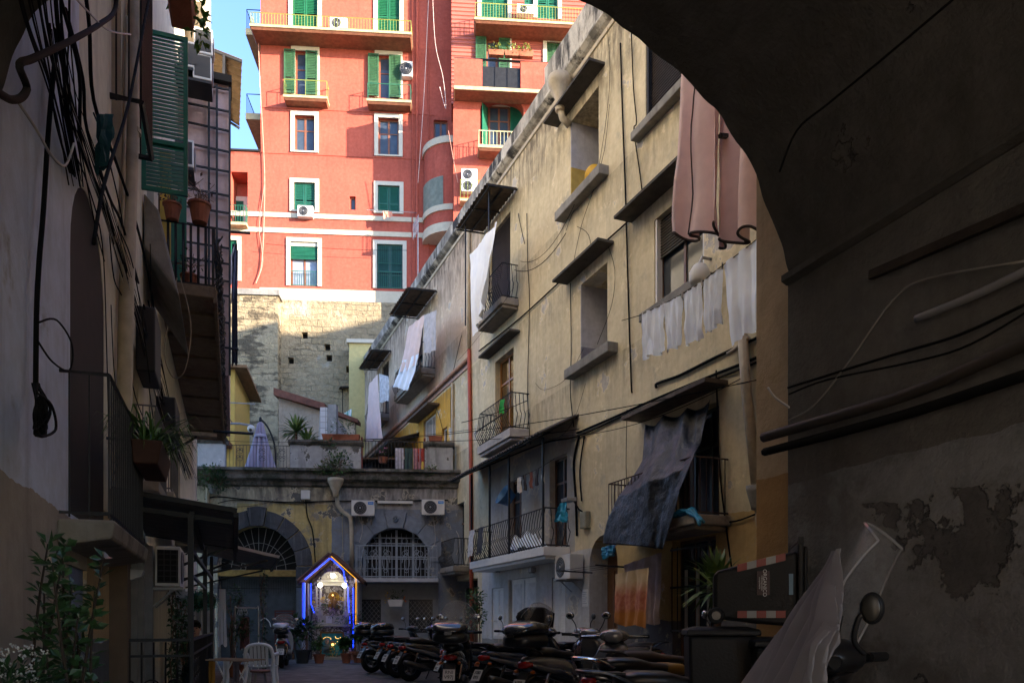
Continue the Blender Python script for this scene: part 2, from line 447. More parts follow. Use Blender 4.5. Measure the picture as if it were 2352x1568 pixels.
def ac_unit(F, X, o, Z, label, w=.78, h=.54, d=.30, brk=True, group='air conditioner units', badge=None, face='front', mat=None):
    t = F.at('air_conditioner', label, 'air conditioner', X, o, Z, group)
    MB().box(-w / 2, w / 2, -d, 0, 0, h).build('casing', mat or m_acw, t, bevel=.015)
    g = MB(); c = (-w * .12, -d - .012, h / 2)
    g.lathe([(.40 * h, 0), (.42 * h, .012), (.40 * h, .016)], n=24); g.xf(Matrix.Translation(c) @ Matrix.Rotation(R_(90), 4, 'X')); g.v = [p + Vector((0, .016, 0)) for p in g.v]
    fan = g.build('fan_grille', m_fan, t)
    r = MB()
    for k in (.16, .25, .33): r.torus((c[0], -d - .018, c[2]), k * h * 1.1, .004, 'y', 20, 4)
    r.ball((c[0], -d - .016, c[2]), .07 * h, 10, 5, (1, .3, 1)); r.build('fan_ring', m_grey, fan)
    if badge:
        bd = MB().box(w * .22, w * .46, -d - .003, -d, h * .72, h * .9).build('badge', badge, t); text_mesh('Midea', .055, m_white, bd, (w * .34, -d - .005, h * .81))
    if brk:
        for x in (-w * .33, w * .33):
            b = MB(); b.box(x - .02, x + .02, -d - .03, o, -.045, -.003); b.hexa([(x - .015, -d * .6, -.05), (x + .015, -d * .6, -.05), (x + .015, -.03 + o, -.3), (x - .015, -.03 + o, -.3), (x - .015, -d * .75, -.05), (x + .015, -d * .75, -.05), (x + .015, o, -.3), (x - .015, o, -.3)])
            b.build('bracket', m_grey, t)
    return t
# ================================================================== ground
def mat_paving():
    t = NT('basalt_paving')
    br = t.n.new('ShaderNodeTexBrick'); br.inputs['Scale'].default_value = 1; br.inputs['Brick Width'].default_value = .62; br.inputs['Row Height'].default_value = .36
    br.inputs['Mortar Size'].default_value = .012; br.inputs['Mortar Smooth'].default_value = .4; br.inputs['Bias'].default_value = -.2
    br.inputs['Color1'].default_value = (.060, .060, .055, 1); br.inputs['Color2'].default_value = (.115, .114, .105, 1); br.inputs['Mortar'].default_value = (.018, .019, .016, 1)
    mp = t.n.new('ShaderNodeMapping'); mp.inputs['Rotation'].default_value = (0, 0, R_(38)); t.l.new(t.obj(), mp.inputs[0]); t.l.new(mp.outputs[0], br.inputs['Vector'])
    c = t.mix(t.ramp(t.noise(1.3, 6), .35, .7, .55, 1.0), (.03, .03, .03, 1), br.outputs['Color'])
    c = t.mix(t.ramp(t.noise(.8, 6), .60, .72, 0, .5), c, (.05, .06, .03, 1)); t.col(c)
    t.l.new(t.ramp(t.noise(3, 5), .3, .7, .5, .85), t.b.inputs['Roughness'])
    h = t.math('ADD', t.math('MULTIPLY', br.outputs['Fac'], -1.2), t.math('MULTIPLY', t.noise(14, 5), .8)); t.bump(h, .55, .02); return t.m
gnd = MB().grid(40, 40, lambda u, v: (-60 + 160 * u, -40 + 160 * v, 0)).build('ground', mat_paving()); struct(gnd)
# ================================================================== passage building (the camera stands in its vaulted passage)
UL, NL = Vector((-sL, cL)), Vector((cL, sL))          # along the passage, to the right
def Lp(a, s, z): p = NL * a + UL * s; return Vector((p.x, p.y, z))
SA, SB = 4.4, 5.35
prof = [(3.54, 3.59), (3.47, 3.81), (3.40, 4.02), (3.297, 4.25), (3.09, 4.50), (2.85, 4.71), (2.37, 4.97), (2.02, 5.06), (1.6, 5.12), (1.195, 5.14)]
prof = [tuple(p) for p in spline([(a, 0, z) for a, z in prof], 7)]; prof = [(p[0], p[2]) for p in prof]
prof = prof + [(2.39 - a, z) for a, z in prof[::-1][1:]]
prof2 = [(4.03, 3.59), (4.03, 4.0), (4.025, 4.35), (4.0, 4.9), (3.76, 5.2), (3.437, 5.48), (2.971, 5.74), (2.456, 5.90), (1.9, 5.99), (1.195, 6.02)]
prof2 = [(p.x, p.z) for p in spline([(a, 0, z) for a, z in prof2], 7)]
prof2 = prof2 + [(2.39 - a, z) for a, z in prof2[::-1][1:]]
m_pass = PL('passage_plaster', (.135, .13, .121, 1), (.06, .056, .05, 1), .5, patch=(.098, .095, .094, 1), pthr=.535, pscale=1.15, ptop=1.95, bump=1.0, fine=.25, blotch=(.115, .112, .108, 1), bthr=.5, gscale=1.4,
            zones=((None, None, None, 1.75, (.205, .208, .215, 1)), (-30, -3.2, .9, 2.2, (.215, .22, .228, 1))))
m_vault = PL('vault_plaster', (.10, .096, .088, 1), (.045, .042, .036, 1), .5, blotch=(.085, .08, .07, 1), bthr=.52, bump=.8, fine=.25, patch=(.10, .095, .085, 1), pthr=.62, pscale=1.5)
m_reveal = PL('arch_reveal_plaster', (.66, .50, .32, 1), (.20, .13, .08, 1), .35, blotch=(.52, .38, .22, 1), bump=.5, zones=((None, None, None, 2.4, (.52, .31, .13, 1)),), patch=(.16, .13, .10, 1), pthr=.60, ptop=2.1)
pb = thing('passage_building', 'tall building over the dark vaulted passage with an arched mouth onto the courtyard', 'building', Lp(3.54, -6, 0), PW.rz)
pbi = Matrix.Rotation(-PW.rz, 4, 'Z') @ Matrix.Translation(-pb.location)
def pb_part(mb, name, mat, **k): return mb.xf(pbi).build(name, mat, pb, **k)
def Lbox(m, a0, a1, s0, s1, z0, z1): return m.hexa([Lp(a0, s0, z0), Lp(a1, s0, z0), Lp(a1, s1, z0), Lp(a0, s1, z0), Lp(a0, s0, z1), Lp(a1, s0, z1), Lp(a1, s1, z1), Lp(a0, s1, z1)])
def rag(a, z, s): return .030 * MN.noise(Vector((a * 1.7, z * 1.7, s))) + .016 * MN.noise(Vector((a * 6, z * 6, s + 3)))
def rim(s, k): return [Lp(a + k * rag(a, z, s) * (1 if a > 1.2 else -1), s + k * rag(z, a, s + 7), z + k * rag(a, z, s + 5)) for a, z in prof]
v = MB(); v.rings([rim(s, k) for s, k in ((-6.5, 0), (-3, .5), (-1, .8), (.5, .8), (1.6, .8), (2.6, .8), (3.4, .8), (4.0, .8), (SA - .1, .8), (SA, 1.3))], caps=False, close=False)
v.rings([rim(SA, 1.3), [Lp(a, SA, z) for a, z in prof2]], caps=False, close=False)
pb_part(v, 'vault', m_vault)
v = MB(); v.rings([[Lp(a, SA + .001, z) for a, z in prof2], [Lp(a, SB, z) for a, z in prof2]], caps=False, close=False)
pb_part(v, 'arch_ring', m_reveal)
wpa = MB(); Lbox(wpa, 3.545, 4.0, -6.5, SA, -.05, 3.59); pb_part(wpa, 'passage_wall', m_pass)
v = MB(); v.rings([[Lp(3.49, s, 3.56), Lp(3.53, s, 3.54), Lp(3.56, s, 3.54), Lp(3.56, s, 3.62), Lp(3.49, s, 3.60)] for s in [-6 + .4 * k for k in range(27)]]); pb_part(v, 'impost_moulding', m_vault)
v = MB(); Lbox(v, 4.0, 20, -7, SB, 0, 3.59); pb_part(v, 'pier', m_reveal)
v = MB(); Lbox(v, -1.15, 20, -7, SB, 6.2, 17); Lbox(v, 4.0, 20, -7, SB, 3.59, 6.2)
for (a, z), (b, w_) in zip(prof2, prof2[1:]):
    if z > 3.6 or w_ > 3.6: v.quad(Lp(a, SB, z), Lp(b, SB, w_), Lp(b, SB, 6.2), Lp(a, SB, 6.2))
pb_part(v, 'upper_storeys', m_reveal)
# ================================================================== right-hand street building
m_rb = PL('cream_street_plaster', (.65, .565, .385, 1), (.085, .07, .055, 1), .34, blotch=(.42, .38, .29, 1), bthr=.57, fine=.10, bump=.3, spots=.25, gscale=1.8,
          stops=((15.1, 2.2, 1.0), (15.1, .7, 1.0), (9.95, .9, .45), (11.5, .9, .5), (7.3, .9, .5)), patch=(.47, .44, .40, 1), pthr=.615, pscale=.9,
          zones=((-49, -27.1, 6.2, 9.95, (.62, .34, .06, 1)), (-49, -24.4, 10.05, 15.2, (.60, .49, .38, 1)), (-16.45, None, None, 3.2, (.56, .39, .17, 1)),
                 (-16.45, None, None, 1.3, (.13, .13, .135, 1)), (-24.2, -16.5, None, 3.05, (.56, .56, .56, 1)), (-23.6, -17.5, 3.05, 6.1, (.42, .41, .39, 1)), (-24.2, -16.5, None, .75, (.30, .30, .29, 1))))
rb = RW.root('street_building', 'long cream plastered building with balconies along the right side of the courtyard', 'building')
HR = [(-17.74, -16.28, 11.8, 13.9, 1.25), (-17.2, -15.87, 7.6, 9.57, 1.25),                # open loggia windows
      (-14.23, -12.5, 11.75, 13.6, .28), (-13.9, -12.2, 7.75, 9.6, .28),                   # roller windows
      (-23.5, -21.75, 10.75, 13.6, .3), (-23.0, -21.5, 6.75, 9.45, .3),                    # balcony doors
      (-21.9, -20.9, 3.25, 5.5, .3), (-19.0, -17.95, 3.25, 5.6, .3),                       # covered balcony doors
      (-16.75, -15.4, 0, 3.3, .55, .7), (-13.25, -11.85, .25, 2.88, .3), (-13.3, -11.75, 3.2, 5.3, .3),
      (-21.9, -19.9, 0, 2.55, .18), (-18.85, -18.05, 1.0, 2.45, .14), (-23.3, -22.3, .75, 2.35, .12),
      (-33.4, -31.2, 11.2, 13.7, .3), (-38.5, -37.1, 11.3, 13.9, .3), (-48, -45.5, 11.8, 14.2, .3),
      (-31.1, -29.4, 7.6, 9.5, .25), (-28.6, -27.95, 7.7, 8.6, .2), (-38.6, -36.8, 6.4, 8.6, .25),
      (-27.7, -24.6, 0, 2.75, .45), (-27.6, -26.0, 3.3, 5.5, .3)]
wall(-52, -4.6, 0, 15.2, HR).build('wall', m_rb, rb)
c = MB(); c.box(-52, -4.6, 1.9, 12.5, 0, 15.6); c.box(-52, -4.6, .02, 1.9, 15.0, 15.1); c.box(-52, -51.9, .02, 1.9, 0, 15)
for h in HR[:2]: pass
c.build('core', m_rb, rb)
for h in HR[:2]:
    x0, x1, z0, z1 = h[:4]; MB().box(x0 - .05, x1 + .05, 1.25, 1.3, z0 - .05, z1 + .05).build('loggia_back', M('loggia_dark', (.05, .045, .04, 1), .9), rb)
for k, h in enumerate(HR[:2]):
    x0, x1, z0, z1 = h[:4]; zs = z0 + (.95 if k == 0 else .45)
    a = MB().box(x0 + .003, x0 + .03, .0, 1.0, zs, z1 - .003).build('reveal_plaster', PL('loggia_lilac%d' % k, (.46, .46, .50, 1), (.2, .2, .22, 1), .3), rb)
    MB().box(x0 + .003, x0 + .034, .0, 1.0, z0, zs - .004).build('reveal_dado', PL('loggia_dado%d' % k, ((.46, .34, .10, 1), (.22, .22, .27, 1))[k], (.2, .15, .1, 1), .3), rb)
    s = MB().box(x0 - .42, x1 + .48, -.26, .25, z0 - .26, z0 - .03).build('sill', m_stone, rb, bevel=.02)
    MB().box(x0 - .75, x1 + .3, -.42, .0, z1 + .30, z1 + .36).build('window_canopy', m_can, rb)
# roller windows
for x0, x1, z0, z1, drop in ((-14.23, -12.5, 11.75, 13.6, 1.0), (-13.9, -12.2, 7.75, 9.6, .45)):
    w = casement(rb, x0, x1, z0, z1, .16, m_brown, 2)
    roller(MB(), x0 + .02, x1 - .02, z1 - (z1 - z0) * drop + .02, z1 - .02, .11).build('roller_shutter', m_roll, w)
    [MB().box(a, a + .07, .02, .15, z0, z1).build('guide', m_acw if drop < 1 else m_iron, w) for a in (x0, x1 - .07)]
    MB().box(x0 - .3, x1 + .25, -.2, .2, z0 - .2, z0 - .02).build('sill', m_stone, rb, bevel=.02)
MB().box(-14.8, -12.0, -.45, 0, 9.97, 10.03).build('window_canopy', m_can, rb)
# cornice, string line, parapet
def long_prof(m, prof_, x0, x1, n=1, jag=0):
    rnd = random.Random(3); rs = []
    for i in range(n + 1):
        x = x0 + (x1 - x0) * i / n; rs.append([(x, y, z + (rnd.uniform(-jag, jag) if k in (2, 3) else 0)) for k, (y, z) in enumerate(prof_)])
    return m.rings(rs)
def mat_parapet():
    t = NT('stained_parapet'); x, y, z = t.xyz()
    c = t.mix(t.ramp(t.noise(1.2, 6), .35, .65), (.36, .34, .29, 1), (.58, .55, .48, 1))
    k = t.ramp(t.noise(1.0, 8, t.mapping((2.2, 2.2, .55)), .68), .43, .54, 0, 1)
    k2 = t.ramp(t.noise(.35, 4), .36, .54, .45, 1)
    c = t.mix(t.math('MULTIPLY', k, k2), c, (.022, .021, .020, 1)); c = t.mix(t.ramp(t.noise(9, 6, rough=.7), .5, .7, 0, .5), c, (.12, .11, .10, 1))
    t.col(c); t.b.inputs['Roughness'].default_value = .95; t.bump(t.noise(16, 6, rough=.7), .5, .03); return t.m
m_par = mat_parapet()
long_prof(MB(), [(.3, 15.2), (-.05, 15.2), (-.06, 15.78), (.3, 15.8)], -52, -19.2, 60, .015).build('parapet', m_par, rb)
long_prof(MB(), [(.3, 15.2), (-.05, 15.2), (-.06, 16.2), (.3, 16.22)], -19.2, -4.6, 30, .015).build('parapet', m_par, rb)
long_prof(MB(), [(0, 15.0), (-.10, 15.05), (-.20, 15.14), (-.20, 15.20), (0.02, 15.24)], -52, -4.6, 40, .006).build('cornice', m_par, rb)
long_prof(MB(), [(0, 14.86), (-.035, 14.87), (-.05, 14.95), (0, 14.97)], -52, -4.6, 40, .004).build('moulding', m_pipe_cream, rb)
long_prof(MB(), [(0, 10.02), (-.05, 10.03), (-.06, 10.12), (0, 10.15)], -52, -25.4, 20).build('string_course', m_pipe_pink, rb)
# --- balcony C (third floor) and its corrugated awning
def balcony(name_slab, x0, x1, o, zs, th, rail, belly=.12, mat=None, step=.13):
    s = MB(); s.box(x0, x1, -o, .0, zs - th, zs); s.box(x0 + .06, x1 - .06, -o + .07, 0, zs - th - .09, zs - th)
    b = s.build(name_slab, mat or m_slab, rb, bevel=.015)
    bars(MB(), x0 + .06, x1 - .06, o - .07, zs + .02, zs + rail, step, .012, belly, True, .018).build('railing', m_iron, b)
    return b
def balcony_door(x0, x1, z0, z1, mf, pane=None, shutter=None):
    w = casement(rb, x0, x1, z0, z1, .17, mf, 2, z0 + (z1 - z0) * .72, pane, 'balcony_door')
    if shutter: roller(MB(), x0 + .02, x1 - .02, z0 + (z1 - z0) * (1 - shutter), z1 - .02, .07).build('roller_shutter', m_roll, w)
    return w
balcony('balcony', -23.3, -21.1, .56, 10.72, .2, 1.0)
balcony_door(-23.5, -21.75, 10.75, 13.6, m_brown, None, .97)
def awning(x0, x1, o, zw, zo, n, label, posts=()):
    t = RW.at('corrugated_awning', label, 'awning', (x0 + x1) / 2, 0, zo, 'corrugated awnings on the cream building'); cx = (x0 + x1) / 2
    a = MB(); corrug(a, (x0 - cx, -o, 0), (x1 - cx, -o, 0), (x0 - cx, -.02, zw - zo), (x1 - cx, -.02, zw - zo), n, .03); a.build('roof_sheet', m_rust, t, solid=.008)
    f = MB()
    for x in (x0, (x0 + x1) / 2, x1): f.beam((x - cx, -o + .05, -.04), (x - cx, 0, zw - zo - .06), .04)
    for k in (.12, .55): f.beam((x0 - cx, -o * (1 - k), (zw - zo) * k - .05), (x1 - cx, -o * (1 - k), (zw - zo) * k - .05), .04)
    for x, z in posts: f.beam((x - cx, -o + .2, z - zo), (x - cx, -o + .2, 0), .035)
    f.build('support_frame', m_iron, t); return t
awning(-24.0, -21.2, .98, 14.02, 13.95, 12, 'large corrugated awning with posts on the third floor balcony nearest the camera', ((-23.6, 10.7), (-21.5, 10.7)))
# --- balcony D with amber window
balcony('balcony', -22.95, -20.3, .62, 6.72, .24, 1.02, .13, M('balcony_render', (.42, .39, .36, 1), .8, bump=.3))
balcony_door(-23.0, -21.5, 6.75, 9.45, m_amber, GLASS('amber_glass', (.10, .05, .015, 1), .03))
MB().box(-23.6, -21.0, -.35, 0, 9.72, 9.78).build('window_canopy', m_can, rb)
# --- long covered balcony E
b = balcony('balcony', -23.3, -17.75, .75, 3.16, .22, .98, .14, m_white, .16)
for h in HR[6:8]: balcony_door(*h[:4], m_brown)
t = RW.at('tiled_canopy', 'long dark tiled canopy on thin posts over the wide first floor balcony', 'canopy', -20.6, 0, 6.0)
a = MB(); corrug(a, (-3.9, -1.05, -.12), (3.3, -1.05, -.12), (-3.9, 0, .42), (3.3, 0, .42), 40, .03); a.build('roof_tiles', M('dark_tiles', (.07, .06, .055, 1), .85, var=.4, bump=.4), t, solid=.02)
f = MB(); f.beam((-3.8, -.95, -.12), (3.2, -.95, -.12), .07)
for x in (-2.6, -1.0, .5, 2.75): f.beam((x, -.72, -2.85), (x, -.72, -.1), .05)
for x in (-3.8, -2, 0, 1.6, 3.2): f.beam((x, -1.0, -.13), (x, 0, .36), .05)
f.build('post_frame', m_iron, t)
# ground floor under E: louvred window, double door, shutter window
d = MB().box(-21.9, -19.9, .1, .14, 0, 2.55).build('door', m_white, rb)
q = MB(); q.box(-20.93, -20.87, .085, .1, .05, 2.5)
for x0, x1 in ((-21.8, -20.98), (-20.82, -20.0)):
    for z0, z1 in ((.2, 1.0), (1.15, 2.4)): q.box(x0 + .1, x1 - .1, .09, .1, z0, z1)
q.build('door_panel', M('door_panel_grey', (.60, .60, .60, 1), .5), d, bevel=.01)
MB().ball((-20.78, .06, 1.08), .035).build('door_knob', m_grey, d)
for x0, x1, z0, z1 in ((-23.3, -22.3, .75, 2.35), (-18.85, -18.05, 1.0, 2.45)):
    w = MB().box(x0, x1, .09, .11, z0, z1).build('window', m_white, rb)
    s = MB(); xm = (x0 + x1) / 2; louvre(s, x0 + .02, xm - .01, z0 + .02, z1 - .02, .03, .07, .06); louvre(s, xm + .01, x1 - .02, z0 + .02, z1 - .02, .03, .07, .06); s.build('shutter', m_white, w)
# arched doorway F
MB().box(-16.8, -15.35, .5, .56, 0, 3.4).build('doorway_back', m_brown, rb)
MB().box(-16.3, -15.42, .42, .48, 0, 2.5).box(-16.3, -16.22, .38, .46, 0, 2.5).box(-15.5, -15.42, .38, .46, 0, 2.5).build('door', m_brown, rb)
# barred window H and balcony door G
w = casement(rb, -13.25, -11.85, .25, 2.88, .2, m_brown, 3, 2.1)
g = MB()
for k in range(8): x = -13.2 + k * 1.3 / 7; g.tube([(x, -.04, 1.05), (x, -.04, 2.75)], .012, 5)
for z in (1.1, 1.95, 2.7): g.box(-13.25, -11.85, -.05, -.03, z - .02, z + .02)
g.build('grille', m_iron, w)
f = MB()
for x in (-13.0, -12.62, -12.3, -11.98): f.box(x - .03, x + .03, .14, .2, 1.1, 2.3)
f.build('sash', M('window_pale_bars', (.5, .5, .46, 1), .6), w)
w = casement(rb, -13.3, -11.75, 3.2, 5.3, .2, M('dark_green_frame', (.03, .05, .04, 1), .5), 3, 4.6, None, 'balcony_door')
s = MB(); s.box(-14.6, -11.4, -.8, 0, 2.98, 3.16); s.box(-14.5, -11.5, -.72, 0, 2.9, 2.98)
bb = s.build('balcony', m_slab, rb, bevel=.02)
bars(MB(), -14.5, -11.5, .74, 3.18, 4.18, .13, .011, 0, True, .016).build('railing', M('rusty_iron', (.05, .03, .025, 1), .7), bb)
MB().box(-14.4, -11.5, -.5, 0, 5.52, 5.6).build('window_canopy', m_rust, rb)
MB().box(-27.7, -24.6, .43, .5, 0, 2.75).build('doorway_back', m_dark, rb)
MB().box(-27.5, -26.3, .3, .36, 0, 2.5).build('door', M('dark_green_door', (.02, .035, .03, 1), .6), rb); MB().box(-25.9, -24.8, .3, .36, 0, 2.5).build('door', m_brown, rb)
casement(rb, -27.6, -26.0, 3.3, 5.5, .15, m_brown, 2, 4.8, None, 'balcony_door')
balcony('balcony', -28.25, -25.4, .6, 3.2, .18, .95, .1)
# far balconies I, J, K and ochre storey windows
balcony('balcony', -33.7, -29.4, .6, 11.16, .22, 1.0, .12)
balcony_door(-33.4, -31.2, 11.2, 13.7, m_brown, None, .5)
awning(-32.1, -29.2, 1.2, 14.15, 14.08, 11, 'corrugated awning on the third floor balcony with the pink sheets')
balcony('balcony', -39.4, -37.0, .6, 11.28, .22, 1.0, .12)
balcony_door(-38.5, -37.1, 11.3, 13.9, m_brown, None, .6)
awning(-39.6, -36.6, .95, 14.2, 14.12, 11, 'corrugated awning between the pillar and the long pale curtain')
awning(-49.0, -43.8, 1.1, 14.45, 14.38, 12, 'farthest corrugated awning above the striped green curtain', ((-48.6, 10), (-44.3, 10)))
balcony_door(-48, -45.5, 11.8, 14.2, M('blue_frame', (.10, .14, .22, 1), .5), None, .6)
w = casement(rb, -31.1, -29.4, 7.6, 9.5, .1, m_white, 2)
g = MB()
for k in range(14): g.tube([(-31.0 + k * .12, .04, 7.65), (-31.0 + k * .12, .04, 9.4)], .01, 4)
g.build('grille', m_white, w)
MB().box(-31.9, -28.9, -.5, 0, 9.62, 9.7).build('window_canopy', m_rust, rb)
casement(rb, -28.6, -27.95, 7.7, 8.6, .1, m_white, 1); casement(rb, -38.6, -36.8, 6.4, 8.6, .12, m_white, 3)
t = RW.at('lean_to_canopy', 'brown sheet canopy below the pink pipe over the ochre wall', 'canopy', -35, 0, 8.9)
corrug(MB(), (-4.6, -1.35, -.15), (3.3, -1.35, -.15), (-4.6, 0, .3), (3.3, 0, .3), 10, .01).build('roof_sheet', m_rust, t, solid=.03)
f = MB(); f.beam((-4.6, -1.3, -.2), (3.3, -1.3, -.2), .06)
for x in (-4.5, -1, 3.2): f.beam((x, -1.3, -.2), (x, -.02, .22), .05)
f.build('support_frame', m_iron, t)
ac_unit(RW, -33.2, .35, 7.75, 'boxy air conditioner on the ochre wall above the black terrace railing', .85, .62, .34)
# pipes fixed to the wall (parts of the building)
def rpipe(pts, r, mat, name='drain_pipe', o=.07, n=8):
    return MB().tube([(X, -o, Z) for X, Z in pts], r, n).build(name, mat, rb, smooth=True)
rpipe([(-25.35, 14.9), (-25.3, 10.6)], .07, m_pipe_cream); rpipe([(-25.28, 10.58), (-25.1, 6.2), (-25.0, .1)], .07, m_pipe_red)
rpipe([(-27.1, 9.95), (-27.1, 6.4)], .05, m_pipe_cream); rpipe([(-52, 10.25), (-25.3, 10.25)], .075, m_pipe_pink, 'wall_pipe', .1)
fu = MB().lathe([(.11, -.35), (.12, -.32), (.12, -.05), (.26, .28), (.30, .34), (.30, .5), (.27, .52)], n=14); fu.v = [p + Vector((-17.75, -.3, 14.45)) for p in fu.v]
fu.build('rain_hopper', m_pipe_cream, rb, smooth=True)
MB().tube([(-17.75, -.3, 14.2), (-17.75, -.22, 13.95), (-17.72, -.04, 13.8)], .09, 8).build('hopper_spout', m_pipe_cream, rb, smooth=True)
rpipe([(-10.95, 6.2), (-10.85, 5.2), (-10.6, 3.6)], .09, m_pipe_cream, o=.12)
fu = MB().lathe([(.08, -.3), (.09, -.25), (.16, 0), (.17, .1)], n=12); fu.v = [p + Vector((-10.58, -.14, 3.45)) for p in fu.v]; fu.build('rain_hopper', m_stone, rb, smooth=True)
rpipe([(-10.58, 3.2), (-10.5, 2.6)], .06, m_pipe_cream, o=.1)

nb = thing('shadow_caster_block', 'unseen plain block added beyond the right-hand roofs to shade the tuff wall', 'building', (19, 14, 0), 0)  # unseen block, added only to cast shade across the tuff wall
MB().box(0, 26, 0, 13, 0, 26).build('wall', m_reveal, nb); MB().box(9.3, 26, 0, 13, 26.31, 28.0).build('caster_step', m_reveal, nb); MB().box(-.3, 26.3, -.3, 13.02, 26, 26.3).build('roof', m_stone, nb)  # upper step added so the cast shade climbs on the right

ob = thing('sky_blocker_block', 'unseen plain block added behind the camera to limit the sky light', 'building', Lp(-14, -15, 0), PW.rz)  # unseen block, added to hold back low sky glow from behind
MB().box(-9, 0, -26, 14, 0, 15).build('wall', m_reveal, ob)
# ================================================================== left-hand street building
m_lb = PL('left_street_plaster', (.72, .67, .54, 1), (.10, .085, .07, 1), .45, blotch=(.34, .31, .26, 1), fine=.12, bump=.35, spots=.2,
          zones=((None, 6.9, 2.04, None, (.70, .75, .87, 1)), (None, 7.25, None, 2.04, (.44, .38, .31, 1)), (7.25, 9.2, None, 2.3, (.44, .33, .20, 1)), (6.8, 8.45, None, 1.1, (.14, .15, .17, 1))))
lb = LW.root('left_street_building', 'tall grey and cream plastered building with many cables close along the left side', 'building')
HL = [(6.55, 8.15, 2.06, 4.78, .45, .75), (6.5, 7.25, .02, 1.68, .06), (9.0, 12.4, 0, 2.35, .25), (9.9, 10.9, 2.95, 4.6, .25), (12.2, 13.2, 3.2, 5.0, .25),
      (13.6, 15.4, 6.45, 8.9, .25), (17.5, 18.8, 3.0, 4.9, .2), (11.9, 12.9, 6.9, 9.0, .2), (8.6, 9.3, 6.0, 8.4, .25), (18, 19.2, 0, 2.3, .2)]
wall(-7, 27, 0, 23, HL).build('wall', m_lb, lb)
MB().box(-7, 27, .5, 12, 0, 22.9).build('core', m_lb, lb)
MB().box(26.9, 27, .0, .49, 0, 22.9).build('end_return', m_lb, lb)
MB().box(-7, 27, -.35, .6, 23, 23.25).build('eaves', m_stone, lb)
for h in HL[:1]: MB().box(h[0] - .02, h[1] + .02, .006, .04, h[2], h[3]).build('recess_shade_panel', M('recess_shade', (.022, .019, .017, 1), .85), lb)  # dark panel near the arch face stands in for the shade inside
d = MB().box(6.5, 7.25, .03, .055, .02, 1.68).build('meter_cabinet_door', M('blue_steel', (.10, .14, .22, 1), .5, .3, .25), lb)
q = MB()
for k in range(7): q.box(6.72, 7.02, .02, .03, .95 + k * .045, .97 + k * .045)
q.build('vent_slats', m_dark, d)
for h in HL[3:5] + HL[6:7]: casement(lb, *h[:4], .12, m_brown, 2)
for h in (HL[7], HL[8], HL[5], HL[9]): casement(lb, *h[:4], .12, m_brown, 2, name='balcony_door')
# shop-like glazed timber door at street level
w = casement(lb, 9.0, 12.4, 0, 2.35, .1, M('dark_brown_frame', (.03, .02, .015, 1), .5), 5, 1.0)
f = MB()
for x in (9.05, 9.7, 10.4, 11.2, 12.3): f.box(x - .05, x + .05, -.04, .09, 0, 2.35)
f.build('pale_door_post', M('door_post_grey', (.20, .19, .18, 1), .6), w)
f = MB(); f.box(8.45, 8.72, -.16, 0, 0, 2.55); f.build('pilaster', M('tan_paint', (.12, .08, .05, 1), .8, bump=.2), lb)
# first balcony, tall plain bars
s = MB(); s.hexa([(6.1, -.34, 1.84), (8.35, -.34, 1.84), (8.35, 0, 1.78), (6.1, 0, 1.78), (6.1, -.36, 1.97), (8.35, -.36, 1.97), (8.35, 0, 1.97), (6.1, 0, 1.97)])
b = s.build('balcony', m_slab, lb, bevel=.02)
bars(MB(), 6.17, 8.28, .31, 1.99, 3.0, .11, .008, 0, True, .014).build('railing', m_iron, b)
for x0, x1, z, top in ((9.7, 11.2, 2.86, .85), (12.0, 13.4, 3.1, .85), (17.3, 19, 2.95, .8)):
    b = MB().box(x0, x1, -.34, 0, z - .13, z).build('balcony', m_slab, lb, bevel=.015)
    bars(MB(), x0 + .04, x1 - .04, .3, z + .02, z + top, .07, .008, 0, True, .012).build('railing', M('grey_iron', (.12, .12, .125, 1), .6, .3), b)
    g = MB()
    g.box(x0 + .06, x1 - .06, -.29, -.28, z + .05, z + top - .05); g.build('privacy_mesh', M('beige_mesh', (.16, .15, .12, 1), .9), b)
# second-floor balcony: long slab with beams below, flat-bar railing
s = MB(); s.box(13.35, 23.8, -.86, 0, 6.42, 6.6)
for x in (14.1, 15.2, 16.4, 17.8, 19.3, 21.0, 22.6): s.box(x - .05, x + .05, -.8, -.02, 6.37, 6.42)
s.box(13.35, 23.8, -.88, -.82, 6.34, 6.56)
m_under = PL('balcony_soffit', (.20, .15, .10, 1), (.05, .035, .03, 1), .5, blotch=(.14, .06, .05, 1), bthr=.58, bump=.6)
b = s.build('balcony', m_under, lb, bevel=.012)
r = MB()
for k in range(8):
    y = -.82 + k * .11; r.hexa([(13.40, y - .02, 6.6), (13.41, y - .02, 6.6), (13.41, y + .02, 6.6), (13.40, y + .02, 6.6), (13.36, y - .02, 7.55), (13.37, y - .02, 7.55), (13.37, y + .02, 7.55), (13.36, y + .02, 7.55)])
    r.tube(spline([(13.40, y, 6.65), (13.28, y, 6.85), (13.30, y, 7.1), (13.38, y, 7.3), (13.38, y, 7.55)], 4), .012, 4)
for k in range(62):
    x = 13.4 + k * .168; r.tube(spline([(x, -.83, 6.62), (x, -.93, 6.85), (x, -.90, 7.15), (x, -.83, 7.35), (x, -.84, 7.55)], 3), .011, 4)
for z in (6.63, 7.55): r.tube([(13.4, -.02, z), (13.4, -.83, z), (23.75, -.83, z)], .018, 4)
r.build('railing', m_iron, b)
# woven wicker screen along the outside of that railing
r = MB()
for k in range(46):
    x = 13.5 + k * .224
    r.tube([(x + .11 * math.sin(t * 1.5), -.90 - .05 * math.cos(t * 3 + k), 6.38 + t * .11) for t in range(11)], .014, 4)
for k in range(9): r.tube([(13.5 + j * .3, -.91 - .05 * math.sin(j * 2.1 + k), 6.45 + k * .13) for j in range(35)], .012, 4)
r.build('wicker_screen', M('wicker_dark', (.07, .06, .05, 1), .7), b)
